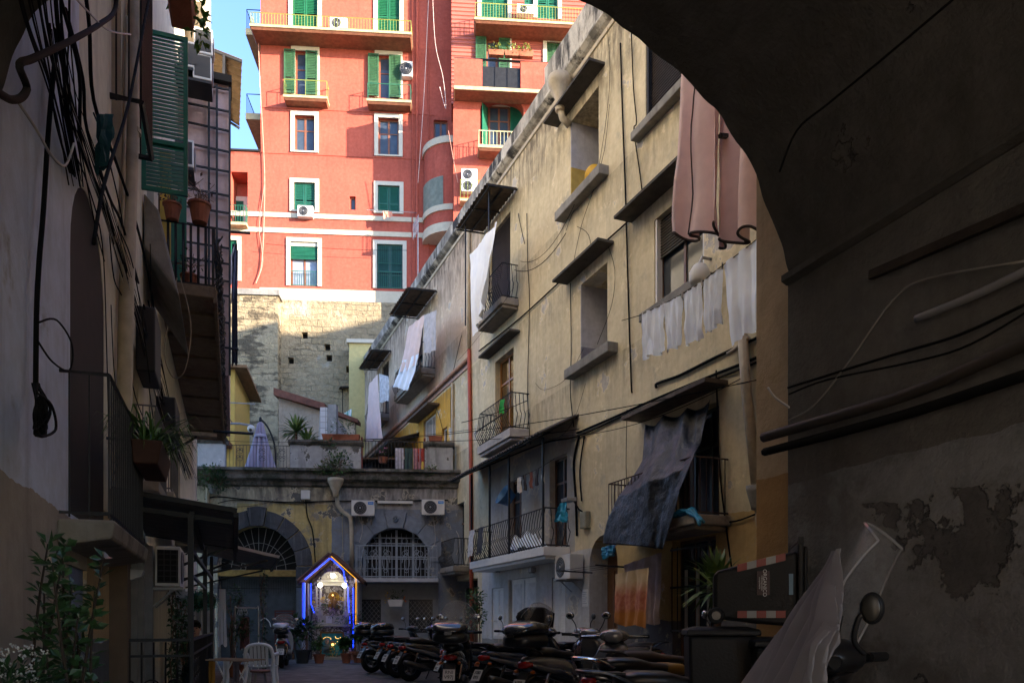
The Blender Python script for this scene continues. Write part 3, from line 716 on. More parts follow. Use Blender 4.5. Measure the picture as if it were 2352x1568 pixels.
# pink glazed veranda box on the far half of that balcony, iron trellis on its near face
m_pinkv = PL('pink_veranda_plaster', (.60, .44, .41, 1), (.14, .10, .09, 1), .35, blotch=(.42, .31, .29, 1), bthr=.64, bump=.4)
v = MB().box(18.1, 24, -1.02, 0, 6.62, 12.9); vr = v.build('veranda', m_pinkv, lb)
r = MB()
for z in (7.2, 7.75, 8.3, 8.65, 9.0, 9.35, 9.75, 10.1, 10.5, 11.0, 11.45, 11.9, 12.3, 12.75): r.beam((18.02, .0, z), (18.02, -1.06, z + random.uniform(-.03, .03)), .035)
for y in (-.62, -.78, -1.04): r.beam((18.0, y, 6.6), (18.0, y, 12.8), .045)
r.build('trellis', m_iron, vr)
r = MB(); r.box(17.95, 18.6, -1.08, 0, 12.9, 13.05); r.build('veranda_roof', m_dark, vr)
# corrugated roof above it and its struts
t = LW.at('corrugated_awning', 'brown corrugated awning seen from below against the sky on the left', 'awning', 0, 0, 0)
aw = [(X_,) + LW.pxs(x_, y_, X_) for x_, y_, X_ in ((472, 104, 20.1), (556, 137, 20.1), (506, 262, 22.8), (550, 290, 22.8))]
corrug(MB(), aw[0], aw[2], aw[1], aw[3], 11, .03).build('roof_sheet', M('brown_corrugated', (.17, .115, .06, 1), .8, var=.3), t, solid=.01)
f = MB(); dz_ = Vector((0, 0, -.06)); A_ = [Vector(q_) + dz_ for q_ in aw]
f.beam(A_[0], A_[1], .05); f.beam(A_[2], A_[3], .05); f.beam(A_[0].lerp(A_[1], .5), A_[2].lerp(A_[3], .5), .06); f.beam(A_[0].lerp(A_[1], .5), A_[0].lerp(A_[1], .45) + Vector((0, 0, -2.2)), .06); f.beam(A_[2].lerp(A_[3], .4), A_[2].lerp(A_[3], .4) + Vector((0, .1, -1.8)), .06)
f.build('support_frame', m_iron, t)
lpoly_late = []
# upper left of the sky edge: projecting eaves band and stacked air conditioners
MB().box(19.5, 26.9, -.42, 0, 15.6, 23).build('upper_bay', PL('cream_upper_bay', (.52, .46, .36, 1), (.1, .09, .07, 1), .5), lb)
for k, (x_, y_, lab) in enumerate(((437, 176, 'air conditioner nearest the green shutter in the stack under the brown corrugated awning'), (468, 146, 'topmost air conditioner of the stack beside the brown corrugated awning'), (466, 204, 'lowest air conditioner of the stack, just above the trellised veranda'), (424, 400, 'air conditioner hanging behind the open green shutter'))):
    X = 17.4 if k < 3 else 16.5; y_l, Z = LW.pxs(x_, y_, X)
    t = ac_unit(LW, X, -y_l - .18, Z, lab, .60, .52, .36, False)
    MB().box(-.306, -.30, -.33, -.03, .05, .47).build('side_grille', m_fan, t)
    m_ = MB(); m_.box(-.30, .30, -.36, .3, -.06, -.01); m_.build('shelf', m_iron, t)
rc = random.Random(21)
base_ = [(120, 60), (150, 210), (206, 370), (256, 520), (298, 650), (334, 780), (364, 890), (400, 990), (442, 1096)]
for k in range(15):
    d0, d1 = rc.uniform(-16, 26), rc.uniform(-14, 14); i0 = rc.choice((0, 0, 1, 2))
    pts = [(x + d0 * (1 - i / 7) + d1 * i / 7 + rc.uniform(-5, 5), y + rc.uniform(-8, 8)) for i, (x, y) in enumerate(base_)]
    lpoly_late.append((pts, rc.choice((.006, .008, .010, .015)), rc.uniform(.05, .14), k % 5 == 3))
# open green louvred shutter hinged on a window reveal
t = LW.at('window_shutter', 'large open green louvred shutter standing out from the left wall', 'shutter', 11.24, 0, 6.9)
g = MB(); louvre(g, 0, .56, 0, 2.1, -.02, .05, .055, .04); g.xf(Matrix.Rotation(R_(-90), 4, 'Z')); g.build('louvre_panel', M('bright_green_shutter', (.018, .17, .115, 1), .45), t)
MB().tube([(.0, .03, .3), (0, -.05, .3)], .02, 5).build('hinge', m_iron, t); MB().tube([(.0, .03, 1.8), (0, -.05, 1.8)], .02, 5).build('hinge', m_iron, t)
# grey hood under the shutter, door leaves behind the balcony
h = MB(); h.hexa([(11.3, -.02, 6.2), (12.6, -.02, 5.9), (12.6, -.5, 5.2), (11.3, -.45, 5.6), (11.3, -.02, 6.9), (12.6, -.02, 6.9), (12.6, -.22, 6.5), (11.3, -.2, 6.7)])
h.build('stone_hood', m_stone, lb, bevel=.03)
MB().box(13.9, 13.95, -.16, 0, 6.6, 8.9).build('yellow_door_edge', M('yellow_paint', (.55, .36, .05, 1), .6), lb); MB().box(15.0, 15.05, -.34, 0, 6.6, 8.8).build('green_door_edge', m_green, lb)
MB().box(10.6, 11.4, -.22, 0, 4.35, 5.15).build('black_cable_box', M('black_box', (.02, .02, .022, 1), .6), lb, bevel=.02)
MB().box(13.2, 14.2, -.28, 0, 4.2, 4.75).build('meter_box', M('black_box'  , (.02, .02, .022, 1), .6), lb, bevel=.02)
# pipes and cables on the left wall: parts of the building
def lpoly(pts, r, mat, name, o=.05, k=5, n=6):
    if 'cable' in name: r *= .42
    return MB().tube(spline([Vector((LW.px(x, y, o)[0], -o, LW.px(x, y, o)[1])) for x, y in pts], k), r, n).build(name, mat, lb, smooth=True)
lpoly([(312, -40), (304, 150), (302, 300), (290, 700), (286, 900), (283, 1140)], .075, m_pipe_cream, 'drain_pipe', .09)
lpoly([(293, 40), (285, 330), (278, 700), (272, 900)], .02, m_pipe_cream, 'drain_pipe', .04)
MB().tube([(LW.px(303, y, .09)[0], -.09, LW.px(303, y, .09)[1]) for y in (296, 306)], .095, 10).build('pipe_collar', m_pipe_cream, lb)
for i, (pts, r, o) in enumerate((([(190, -60), (205, 60), (215, 230), (262, 360), (300, 470), (330, 580), (352, 700), (366, 830)], .035, .08), ([(150, 20), (190, 180), (200, 300), (250, 450), (282, 520), (318, 650)], .03, .07),
        ([(140, 0), (182, 170), (186, 330), (225, 430), (255, 510), (262, 560)], .03, .1), ([(170, 350), (200, 420), (235, 560), (245, 800), (250, 1000)], .012, .05), ([(128, 120), (112, 290), (100, 480), (90, 600), (84, 720), (82, 900)], .035, .05),
        ([(215, 260), (240, 330), (276, 480), (300, 640), (322, 760), (338, 860), (352, 960)], .016, .06), ([(250, 520), (262, 640), (285, 700), (300, 860), (330, 960), (372, 1010)], .014, .05), ([(178, 300), (215, 500), (240, 600)], .012, .05),
        ([(330, 700), (352, 800), (372, 900), (400, 1010), (425, 1080)], .03, .1), ([(340, 690), (365, 800), (385, 900), (410, 1010), (438, 1090)], .02, .06), ([(345, 560), (352, 760), (376, 860), (402, 980)], .015, .12),
        ([(270, 520), (300, 590), (322, 700), (345, 880)], .014, .15), ([(255, 700), (262, 850), (278, 1010), (262, 1090)], .01, .06))):
    lpoly(pts, r, m_cable, 'wall_cable', o)
for pts, r in (([(368, 905), (385, 960), (402, 1010), (425, 1060), (440, 1100)], .02), ([(396, 960), (420, 1030), (446, 1090), (452, 1140)], .018), ([(410, 960), (436, 1040), (455, 1110)], .016)): lpoly(pts, r, m_wcable, 'pale_wall_cable', .08)
for pts, r, o, pale in lpoly_late: lpoly(pts, r, m_wcable if pale else m_cable, 'wall_cable', o, 4, 5)
# hanging loops of cable and the heavy cable rack at the upper left
for pts, r, lab in (([(90, 740), (130, 735), (165, 790), (160, 850), (120, 830), (85, 780)], .006, 'thin black cable loop hanging off the grey wall'),
                    ([(82, 900), (118, 930), (128, 985), (92, 1000), (78, 950), (96, 900)], .008, 'bunched coil of black cable low on the grey wall')):
    pp = spline([LW.pw(x, y, .12 + .03 * math.sin(i)) for i, (x, y) in enumerate(pts)], 6)
    wobj('cable_loop', MB().tube(pp, r, 5), m_cable, lab, 'cable', smooth=True)
rnd = random.Random(5)
m = MB()
for k in range(9):
    m.tube(spline([LW.pw(82 + rnd.uniform(-8, 8), 880, .1), LW.pw(92 + rnd.uniform(-14, 26), 940, .14), LW.pw(88 + rnd.uniform(-10, 20), 985, .12), LW.pw(92 + rnd.uniform(-8, 8), 915, .15)], 6), .006, 4)
m.tube([LW.pw(96, 915, .1), LW.pw(92, 1000, .1)], .035, 6)
wobj('cable_bundle', m, m_cable, 'tangled black cable bundle with a junction on the grey left wall', 'cable')
m = MB()
for k in range(16):
    e = rnd.uniform(-7, 7); o_ = rnd.uniform(.05, .16)
    m.tube(spline([LW.pw(30 + 9 * k + e, -80, o_ + .25), LW.pw(66 + 6.5 * k + e, 60, o_ + .15), LW.pw(104 + 4 * k + rnd.uniform(-6, 6), 190, o_ + .05), LW.pw(130 + 3 * k + rnd.uniform(-5, 5), 290, o_), LW.pw(158 + 2.2 * k, 400 + rnd.uniform(-20, 30), .05)], 6), rnd.choice((.0035, .005, .007)), 5)
wobj('cable_bundle', m, m_cable, 'thick fan of dark cables running down from the arch at the upper left', 'cable', smooth=True)
for pts, r, mat, lab in (([(-30, 195), (30, 230), (62, 205), (45, 150), (75, 135), (150, 100), (230, 55), (265, 20), (262, -60)], .015, M('grey_conduit', (.025, .022, .02, 1), .9, spec=.1), 'bent dark conduit crossing the upper left corner'),
                         ([(150, -30), (205, 30), (250, 70), (300, 80)], .006, m_wcable, 'thin pale wire curling under the arch at the upper left'),
                         ([(45, 240), (85, 300), (120, 360), (150, 380), (170, 330)], .006, m_wcable, 'frayed white wire drooping among the cables at the upper left'),
                         ([(350, -40), (330, 60), (315, 140), (290, 260), (240, 420), (215, 560)], .012, m_cable, 'heavy black hose slung from the arch down to the wall bracket')):
    wobj('cable', MB().tube(spline([LW.pw(x, y, .35) for x, y in pts], 7), r, 7), mat, lab, 'cable', smooth=True)
wobj('rag', cloth(LW.pw(225, 262, .2), LW.pw(258, 262, .25), LW.pw(222, 395, .2), LW.pw(250, 380, .25), 8, 10, .03, 2), M('dark_teal_cloth', (.008, .07, .065, 1), .9), 'dark teal rag tied to the cables at the upper left', 'rag')
# window cage with plants and the flower box at the top
g = MB(); bars(g, 8.5, 9.5, .28, 6.35, 8.6, .1, .012, 0, True, .03); g.build('window_cage', m_iron, lb)
t = LW.at('flower_box', 'terracotta flower box with trailing leaves hung high on the left wall', 'flower box', 9.95, .55, 8.42)
MB().hexa([(-.32, -.12, 0), (.32, -.12, 0), (.32, .12, 0), (-.32, .12, 0), (-.36, -.16, .26), (.36, -.16, .26), (.36, .16, .26), (-.36, .16, .26)]).build('box', m_terra, t, bevel=.01)
def leafball(m, c, rad, n, L, W, rnd, sq=(1, 1, 1)):
    c = Vector(c)
    for _ in range(n):
        d = Vector((rnd.gauss(0, 1), rnd.gauss(0, 1), rnd.gauss(0, 1))).normalized(); r = rnd.random() ** .45
        p = c + Vector((d.x * rad * sq[0], d.y * rad * sq[1], d.z * rad * sq[2])) * r
        dd = (d + Vector((rnd.uniform(-.8, .8), rnd.uniform(-.8, .8), rnd.uniform(-.6, .9)))).normalized()
        m.leaf(p, dd, (rnd.uniform(-.4, .4), rnd.uniform(-.4, .4), 1), L * rnd.uniform(.6, 1.3), W * rnd.uniform(.7, 1.2))
    return m
lf = leafball(MB(), (0, 0, .3), .28, 60, .12, .07, rnd, (1.3, .7, .6)); leafball(lf, (.25, -.2, .05), .2, 40, .12, .07, rnd, (.6, .5, 1.2)); lf.build('foliage', M('bright_leaf', (.10, .22, .03, 1), .5, var=.4), t)
# ================================================================== end wall with the terrace
m_ew = PL('terrace_wall_plaster', (.56, .50, .36, 1), (.07, .066, .06, 1), .6, patch=(.15, .142, .13, 1), pthr=.585, pscale=1.5, blotch=(.22, .21, .195, 1), bthr=.53, bump=.5, fine=.16, stops=((6.2, 1.1, .95),),
          zones=((-7.6, -4.3, 2.4, 5.45, (.58, .45, .19, 1)), (-4.3, 1, None, 5.3, (.23, .26, .31, 1)), (-4.3, 1, 5.3, 6.2, (.40, .38, .36, 1))))
ew = EW.root('terrace_wall', 'end wall of the courtyard with two stone arches carrying the planted terrace', 'wall')
HE = [(-8.26, -5.52, 0, 4.68, .5, 1.42), (-3.27, -.83, 2.8, 4.65, .45, 1.22), (-3.45, -.55, 0, 2.66, .3)]
wall(-9.6, .6, 0, 6.5, HE, 20).build('wall', m_ew, ew)
EWs = [(0, 6.05), (-.10, 6.10), (-.12, 6.22), (-.30, 6.30), (-.33, 6.42), (-.22, 6.44), (-.24, 6.55), (-.36, 6.58), (-.36, 6.67), (.2, 6.69)]
m_corn = PL('terrace_cornice', (.20, .185, .165, 1), (.02, .02, .018, 1), .9, blotch=(.05, .055, .035, 1), bthr=.47, bump=.7, fine=.25, gscale=4)
long_prof(MB(), EWs, -9.6, .6, 60, .012).build('cornice', m_corn, ew)
MB().box(-9.5, .6, .5, 16, 6.2, 6.45).build('terrace_floor', m_stone, ew)
# voussoir rings
def ring(cx, zs, w, rise, th, out, n, name, mat, key=0, gap=.008):
    m = MB()
    for k in range(n):
        a0, a1 = math.pi * k / n + gap, math.pi * (k + 1) / n - gap; e = 0
        if key and abs((a0 + a1) / 2 - math.pi / 2) < math.pi / n * .6: e = key
        def pt(a, q): return (cx - (w + q) * math.cos(a), zs + (rise + q) * math.sin(a))
        p = [pt(a0, -.0), pt(a0, th + e), pt((a0 + a1) / 2, th + e * 1.25), pt(a1, th + e), pt(a1, -.0)]
        m.prism(p, -out - (.05 if e else 0), .02)
    return m.build(name, mat, ew, bevel=.012)
m_vous = PL('piperno_stone', (.085, .085, .09, 1), (.24, .24, .24, 1), .6, blotch=(.035, .035, .04, 1), bump=.8, fine=.3, gscale=6)
ring(-6.89, 3.26, 1.37, 1.42, .55, .07, 9, 'voussoir_arch', m_vous, .10)
MB().box(-5.52, -5.0, -.08, .02, 0, 2.5).build('pier_stone', M('blue_grey_paint', (.15, .175, .21, 1), .85, bump=.3), ew)
MB().box(-5.54, -4.98, -.11, .02, 2.5, 3.24).build('carved_impost', m_vous, ew, bevel=.03)
ring(-2.05, 3.43, 1.22, 1.22, .5, .05, 7, 'painted_arch', M('blue_grey_plaster', (.20, .23, .275, 1), .85, bump=.35, bscale=20), .08)
k = MB(); k.torus((-2.05, -.13, 4.95), .09, .03, 'y', 14, 6); k.ball((-2.05, -.12, 4.95), .05); k.build('keystone_rosette', M('blue_grey_paint', (.15, .175, .21, 1)), ew)
# arch 1: lintel, fan grille, dark void, timber doors
MB().box(-8.26, -5.5, .02, .32, 2.9, 3.12).build('lintel', M('ochre_lintel', (.30, .19, .05, 1), .8, var=.35, bump=.3), ew)
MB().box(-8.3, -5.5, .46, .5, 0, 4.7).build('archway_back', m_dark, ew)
g = MB()
for k in range(17):
    a = math.pi * k / 16; g.tube([(-6.89 - .45 * math.cos(a), .2, 3.14 + .45 * math.sin(a)), (-6.89 - 1.4 * math.cos(a), .2, 3.14 + 1.5 * math.sin(a))], .011, 4)
for q in (.45, .62, .95): g.tube([(-6.89 - q * math.cos(math.pi * k / 20), .2, 3.14 + q * math.sin(math.pi * k / 20)) for k in range(21)], .012, 4)
g.build('fanlight_grille', M('pale_iron', (.22, .21, .19, 1), .6, .3), ew)
d = MB().box(-8.24, -5.54, .36, .42, 0, 2.9).build('door', M('grey_green_door', (.055, .065, .07, 1), .6, var=.2), ew)
q = MB()
for x0, x1 in ((-8.1, -7.45), (-7.3, -6.65), (-6.5, -5.7)):
    for z0, z1 in ((.15, .85), (1.0, 2.2)): q.box(x0, x1, .345, .36, z0, z1)
q.build('door_panel', M('grey_green_door', (.055, .065, .07, 1)), d, bevel=.01)
g = MB()
for k in range(30): x = -8.1 + k * .085; g.tube([(x, .35, 2.3), (x, .35, 2.8)], .008, 4)
g.build('door_grille', m_iron, d)
MB().tube(spline([(-6.85, .33, 1.35), (-6.7, .3, 1.42), (-6.55, .3, 1.3), (-6.5, .33, 1.12)], 5), .02, 6).build('door_handle', m_white, d)
# arch 2: window, scrolled white balcony, lattice doors below
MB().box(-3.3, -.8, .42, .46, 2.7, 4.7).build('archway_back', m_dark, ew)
f = MB()
for x in (-3.2, -2.65, -2.05, -1.45, -.9): f.box(x - .04, x + .04, .3, .36, 2.8, 4.6 if abs(x + 2.05) < .8 else 4.0)
for z in (3.55, 3.62, 4.1, 4.3): f.box(-3.2, -.9, .31, .35, z, z + .035)
f.build('window_frame', M('pale_blue_iron', (.34, .38, .42, 1), .5), ew)
g = MB()
for k in range(13):
    x = -3.1 + k * .175; g.tube([(x, .27, 2.85), (x, .27, 4.0 + .5 * math.sin(math.pi * k / 12))], .008, 4)
for cx in (-2.9, -2.35, -1.75, -1.2):
    for cz in (3.75, 4.2): g.torus((cx, .27, cz), .1, .008, 'y', 12, 4)
g.build('window_grille', M('pale_blue_iron', (.34, .38, .42, 1), .5), ew)
b = MB().box(-3.45, -.53, -.62, .0, 2.68, 2.82).build('balcony', M('balcony_white_edge', (.50, .51, .53, 1), .6, var=.15), ew, bevel=.01)
m_pb = M('pale_blue_iron', (.34, .38, .42, 1), .5)
g = MB(); bars(g, -3.4, -.58, .58, 2.84, 3.95, .14, .009, 0, True, .02)
for cx in (-3.1, -2.72, -2.36, -1.64, -1.28, -.9):
    s_ = 1 if cx < -2 else -1
    g.tube([(cx + s_ * (.25 - t * .012) * math.cos(t * .5) * .6, -.6, 3.35 + (.36 - t * .012) * math.sin(t * .5)) for t in range(18)], .012, 5)
    g.torus((cx, -.6, 3.08), .07, .009, 'y', 12, 4); g.torus((cx, -.6, 3.74), .07, .009, 'y', 12, 4)
for z in (3.15, 3.55): g.tube([(-3.4, -.59, z), (-.58, -.59, z)], .012, 4)
g.build('railing', m_pb, b)
d = MB().box(-3.45, -.55, .22, .27, 0, 2.66).build('door', M('grey_blue_door', (.30, .33, .36, 1), .6, var=.12), ew)
q = MB()
for x0, x1 in ((-3.3, -2.6), (-1.6, -.75)):
    q.box(x0, x1, .205, .22, .9, 2.1)
q.build('door_pane', GLASS('door_dark_pane', (.03, .035, .04, 1), .2), d)
g = MB()
for x0, x1 in ((-3.3, -2.6), (-1.6, -.75)):
    for k in range(-6, 8):
        for sgn in (1, -1):
            xa = x0 + k * .16; pts = [(xa + t * .05, .95 + (t * .06 if sgn > 0 else 1.1 - t * .06)) for t in range(20)]
            pts = [(x, z) for x, z in pts if x0 <= x <= x1 and .92 <= z <= 2.08]
            if len(pts) > 1: g.tube([(x, .197, z) for x, z in (pts[0], pts[-1])], .006, 4)
g.build('lattice', m_grey, d)
q = MB()
for x in (-3.38, -2.52, -2.3, -1.75, -1.68, -.66): q.box(x - .05, x + .05, .17, .219, 0, 2.62)
q.box(-3.4, -.6, .18, .216, 2.2, 2.28); q.box(-3.4, -.6, .18, .216, .78, .86); q.build('door_stile', M('grey_blue_door', (.2, .225, .25, 1)), d)
# electric boxes, cables and drain on the end wall
def epx(pts, o): return [Vector((EW.px(x, y, o)[0], -o, EW.px(x, y, o)[1])) for x, y in pts]
for pts, r, mat in (([(470, 1146), (500, 1140), (560, 1146), (640, 1152), (700, 1152), (780, 1150), (860, 1150), (1030, 1148)], .022, m_cable), ([(500, 1155), (535, 1148), (600, 1150), (670, 1156), (730, 1152)], .015, m_cable),
                    ([(702, 1148), (706, 1185), (718, 1220), (724, 1290)], .022, m_cable), ([(790, 1162), (786, 1200), (789, 1300)], .012, m_pipe_cream), ([(995, 1185), (1000, 1240), (990, 1260)], .014, m_wcable), ([(830, 1185), (832, 1220), (825, 1245)], .014, m_wcable)):
    MB().tube(spline(epx(pts, .05), 5), r, 5).build('wall_cable', mat, ew, smooth=True)
x, z = EW.px(703, 1146); MB().box(x - .16, x + .16, -.14, 0, z - .02, z + .3).build('junction_box', m_acw, ew, bevel=.02)
x, z = EW.px(774, 1115); fu = MB().lathe([(.09, -.45), (.1, -.3), (.26, .05), (.28, .1), (.28, .2)], n=12); fu.v = [p + Vector((x, -.32, z)) for p in fu.v]; fu.build('rain_hopper', m_pipe_cream, ew, smooth=True)
MB().tube(epx([(774, 1135), (775, 1158), (784, 1172), (804, 1186), (807, 1200), (808, 1240), (808, 1310)], .14), .075, 8).build('drain_pipe', m_pipe_cream, ew, smooth=True)
x, z = EW.px(478, 1190); MB().tube([(x, -.1, z), (x + .02, -.1, 6.0)], .07, 8).build('drain_pipe', m_pipe_cream, ew)
x0, z0 = EW.px(868, 1156); x1, _ = EW.px(948, 1156); MB().box(x0, x1, -.12, 0, z0, z0 + .09).build('cable_trunking', m_acw, ew)
for i, (px0, lab) in enumerate(((834, 'left of the two white air conditioners with blue badges on the terrace wall'), (995, 'right of the two white air conditioners with blue badges, next to the corner'))):
    X, Z = EW.px(px0, 1184 - i * 2, .3); ac_unit(EW, X, .06, Z, lab, .80, .54, .3, True, badge=M('blue_badge', (.03, .22, .60, 1), .4))
# parapets and railings of the terrace: parts of the wall
m_parp = PL('terrace_parapet_plaster', (.44, .44, .43, 1), (.07, .07, .065, 1), .75, patch=(.14, .135, .12, 1), pthr=.56, pscale=1.9, blotch=(.18, .18, .175, 1), bump=.6, fine=.2)
def ex(x): return EW.px(x, 1050)[0]
for x0, x1, mm in ((456, 518, PL('white_parapet_plaster', (.62, .63, .65, 1), (.3, .3, .3, 1), .3, patch=(.35, .34, .32, 1), pthr=.66)), (668, 830, m_parp), (976, 1040, m_parp)):
    a, b = ex(x0), ex(x1); MB().box(a, b, -.12, .12, 6.67, 7.52).build('parapet', mm, ew)
    rs = [(.2, 7.52), (-.16, 7.52), (-.24, 7.60), (-.26, 7.68), (.24, 7.70)]
    long_prof(MB(), rs, a - .06, b + .06, 10, .01).build('parapet_coping', m_corn, ew)
g = MB(); bars(g, ex(520), ex(666), .0, 6.7, 7.5, .115, .009, 0, False, .014)
for px_ in (551, 602, 648):
    x = ex(px_)
    for z0 in (6.95, 7.2):
        for s_ in (-1, 1):
            g.tube([(x + s_ * (.02 + .09 * math.sin(t * .45)), -.01, z0 + t * .018) for t in range(8)], .009, 4); g.torus((x + s_ * .06, -.01, z0 + .15), .045, .008, 'y', 10, 4)
g.build('railing', M('dark_railing', (.05, .05, .055, 1), .6, .3), ew)
bars(MB(), ex(832), ex(974), .0, 6.7, 7.72, .115, .012, 0, False, .018).build('railing', m_iron, ew)
for px_ in (831, 975): MB().beam((ex(px_), 0, 6.65), (ex(px_), 0, 7.85), .06).build('post', M('red_post', (.18, .03, .02, 1), .6), ew)
# ================================================================== red apartment building
m_red = PL('red_stucco', (.46, .108, .072, 1), (.20, .05, .035, 1), .5, stops=((33.9, 1.3, .5), (30.1, 1.0, .4), (27.6, .8, .3), (24.0, .4, .4), (23.1, .9, .45)), fine=.08, bump=.2, blotch=(.50, .135, .095, 1), bthr=.6, rough=.85)
def mat_striped():
    t = NT('red_ribbed_stucco'); x, y, z = t.xyz()
    w = t.math('SINE', t.math('MULTIPLY', z, 28)); c = t.mix(t.ramp(t.noise(.7, 4), .3, .7), (.42, .10, .068, 1), (.48, .12, .085, 1)); t.col(c)
    t.bump(w, .9, .05); t.b.inputs['Roughness'].default_value = .85; return t.m
m_strip = mat_striped()
m_band = M('cream_band', (.56, .49, .36, 1), .75, var=.08, bump=.1)
m_surr = M('cream_surround', (.56, .51, .41, 1), .7, var=.05)
m_yrail = M('yellow_green_rail', (.24, .27, .06, 1), .5, var=.1)
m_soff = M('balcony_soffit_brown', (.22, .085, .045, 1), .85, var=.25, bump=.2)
m_grail = M('green_rail', (.02, .13, .08, 1), .5)
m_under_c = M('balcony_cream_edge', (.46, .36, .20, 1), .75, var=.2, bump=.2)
m_wood = M('reddish_wood_frame', (.20, .075, .04, 1), .5)
m_curt = M('white_curtain', (.60, .60, .58, 1), .9, var=.1)
m_bglass = GLASS('blue_window_glass', (.05, .07, .10, 1), .03)
red = BW.root('apartment_building', 'sunlit red apartment building with cream window surrounds and green shutters above the courtyard', 'building')
def brect(x0, y0, x1, y1, o=0):
    a, b = BW.px((x0 + x1) / 2, y0, o)[1], BW.px((x0 + x1) / 2, y1, o)[1]
    return BW.px(x0, (y0 + y1) / 2, o)[0], BW.px(x1, (y0 + y1) / 2, o)[0], b, a
rects = {'A0': (672, -60, 730, 78), 'B0': (867, -60, 918, 82), 'A1': (678, 118, 725, 220), 'B1': (870, 128, 916, 226), 'A2': (677, 266, 723, 348), 'B2': (869, 272, 916, 357),
         'A3': (675, 420, 724, 484), 'B3': (868, 427, 918, 488), 'S': (803, 451, 817, 482), 'A4': (667, 556, 730, 657), 'B4': (866, 562, 925, 663), 'N1': (996, 276, 1028, 330), 'N2': (1000, 560, 1030, 640)}
HB = [brect(*r) + (.28,) for r in rects.values()]
wall(-10.92, 14, 19.3, 46, HB).build('wall', m_red, red)
MB().box(-10.92, 14, .5, 13, 12, 46).box(-10.92, -10.9, .001, .5, 19.3, 46).build('core', m_red, red)
MB().box(-10.95, 1.8, -.08, 0, brect(0, 690, 1176, 690)[2], brect(0, 661, 1176, 661)[2]).build('base_band', m_band, red)
MB().box(-10.93, -1.7, -.06, 0, 23.15, 23.42).build('string_course', m_band, red); MB().box(-10.93, -1.7, -.06, 0, 24.02, 24.28).build('string_course', m_band, red)
for z in (30.15, 27.6): MB().box(-10.93, -1.2, -.03, 0, z, z + .06).build('thin_course', m_red, red)
def surround(x0, x1, z0, z1, w=.22, sill=True, out=.07):
    m = MB(); m.box(x0 - w, x0, -out, .05, z0, z1 + w); m.box(x1, x1 + w, -out, .05, z0, z1 + w); m.box(x0, x1, -out, .05, z1, z1 + w)
    if sill: m.box(x0 - w, x1 + w, -out - .02, .05, z0 - .08, z0)
    return m.build('window_surround', m_surr, red)
Rb = {k: brect(*r) for k, r in rects.items()}
for k, q in Rb.items():
    if k[0] in 'AB': surround(*q, sill=k[1] in '23')
def shut_closed(par, x0, x1, z0, z1, mat, y=.06):
    xm = (x0 + x1) / 2
    for a, b in ((x0 + .01, xm - .01), (xm + .01, x1 - .01)):
        m = MB(); louvre(m, a, b, z0 + .02, z1 - .01, y, .09, .08, .04); m.build('shutter', mat, par)
def win(par, x0, x1, z0, z1, mf, n=2, tr=None, y=.18, pane=None, name='window'): return casement(par, x0, x1, z0, z1, y, mf, n, tr, pane or m_bglass, name, .09)
for k in ('A0', 'B0'):
    w = win(red, *Rb[k], m_wood); shut_closed(w, *Rb[k], M('vivid_green_shutter', (.010, .11, .045, 1), .5, var=.12))
for k in ('A1', 'B1'):
    x0, x1, z0, z1 = Rb[k]; w = win(red, x0, x1, z0, z1, m_wood, 1, z0 + (z1 - z0) * .62, name='balcony_door')
    wd = (x1 - x0) * .48
    m = MB(); louvre(m, x1 - wd, x1 + .12, z0 + .02, z1 - .02, -.12, .09, .08, .04); m.build('shutter', m_olive, w)
    m = MB(); louvre(m, x0 - wd - .05, x0 + .02, z0 + .02, z1 - .02, -.16, .09, .08, .04); m.build('shutter', m_olive, w)
for k in ('A2', 'B2'):
    x0, x1, z0, z1 = Rb[k]; w = win(red, x0, x1, z0, z1, m_wood, 2, z0 + (z1 - z0) * .62)
    if k == 'A2':
        for a, b, c, d in ((x0 + .12, x0 + .7, x0 + .12, x0 + .35), (x1 - .7, x1 - .12, x1 - .35, x1 - .12)):
            cloth((a, .26, z0 + 1.5), (b, .26, z0 + 1.5), (c, .26, z0 + .1), (d, .26, z0 + .1), 12, 8, .02, 3).build('curtain', m_curt, w)
            MB()
for k in ('A3', 'B3'):
    w = win(red, *Rb[k], m_wood); shut_closed(w, *Rb[k], M('mid_green_shutter', (.010, .09, .058, 1), .5, var=.12))
win(red, *Rb['S'], m_wood, 1); win(red, *Rb['N1'], m_wood, 2); win(red, *Rb['N2'], m_wood, 2)
x0, x1, z0, z1 = Rb['A4']; w = win(red, x0, x1, z0, z1, m_wood, 2, pane=M('curtain_behind_glass', (.26, .30, .38, 1), .25, var=.25, scale=3))
roller(MB(), x0 + .03, x1 - .03, z1 - .95, z1 - .22, .03, .07).build('roller_shutter', m_green, w); MB().box(x0, x1, .03, .15, z1 - .22, z1).build('roller_box', m_surr, w)
g = MB(); bars(g, x0 + .02, x1 - .02, -.02, z0 + .02, z0 + .85, .12, .012, 0, False, .02); g.build('railing', m_grail, w)
x0, x1, z0, z1 = Rb['B4']; w = win(red, x0, x1, z0, z1, m_wood); shut_closed(w, x0, x1, z0, z1, M('dark_green_shutter', (.012, .06, .05, 1), .5, var=.15))
g = MB(); bars(g, x0, x1, .02, z0 + .02, z0 + .95, .12, .012, 0, False, .02); bars(g, x0, x1, .02, z0 + 1.4, z1, .12, .008, 0, False, .014); g.build('railing', m_grail, w)
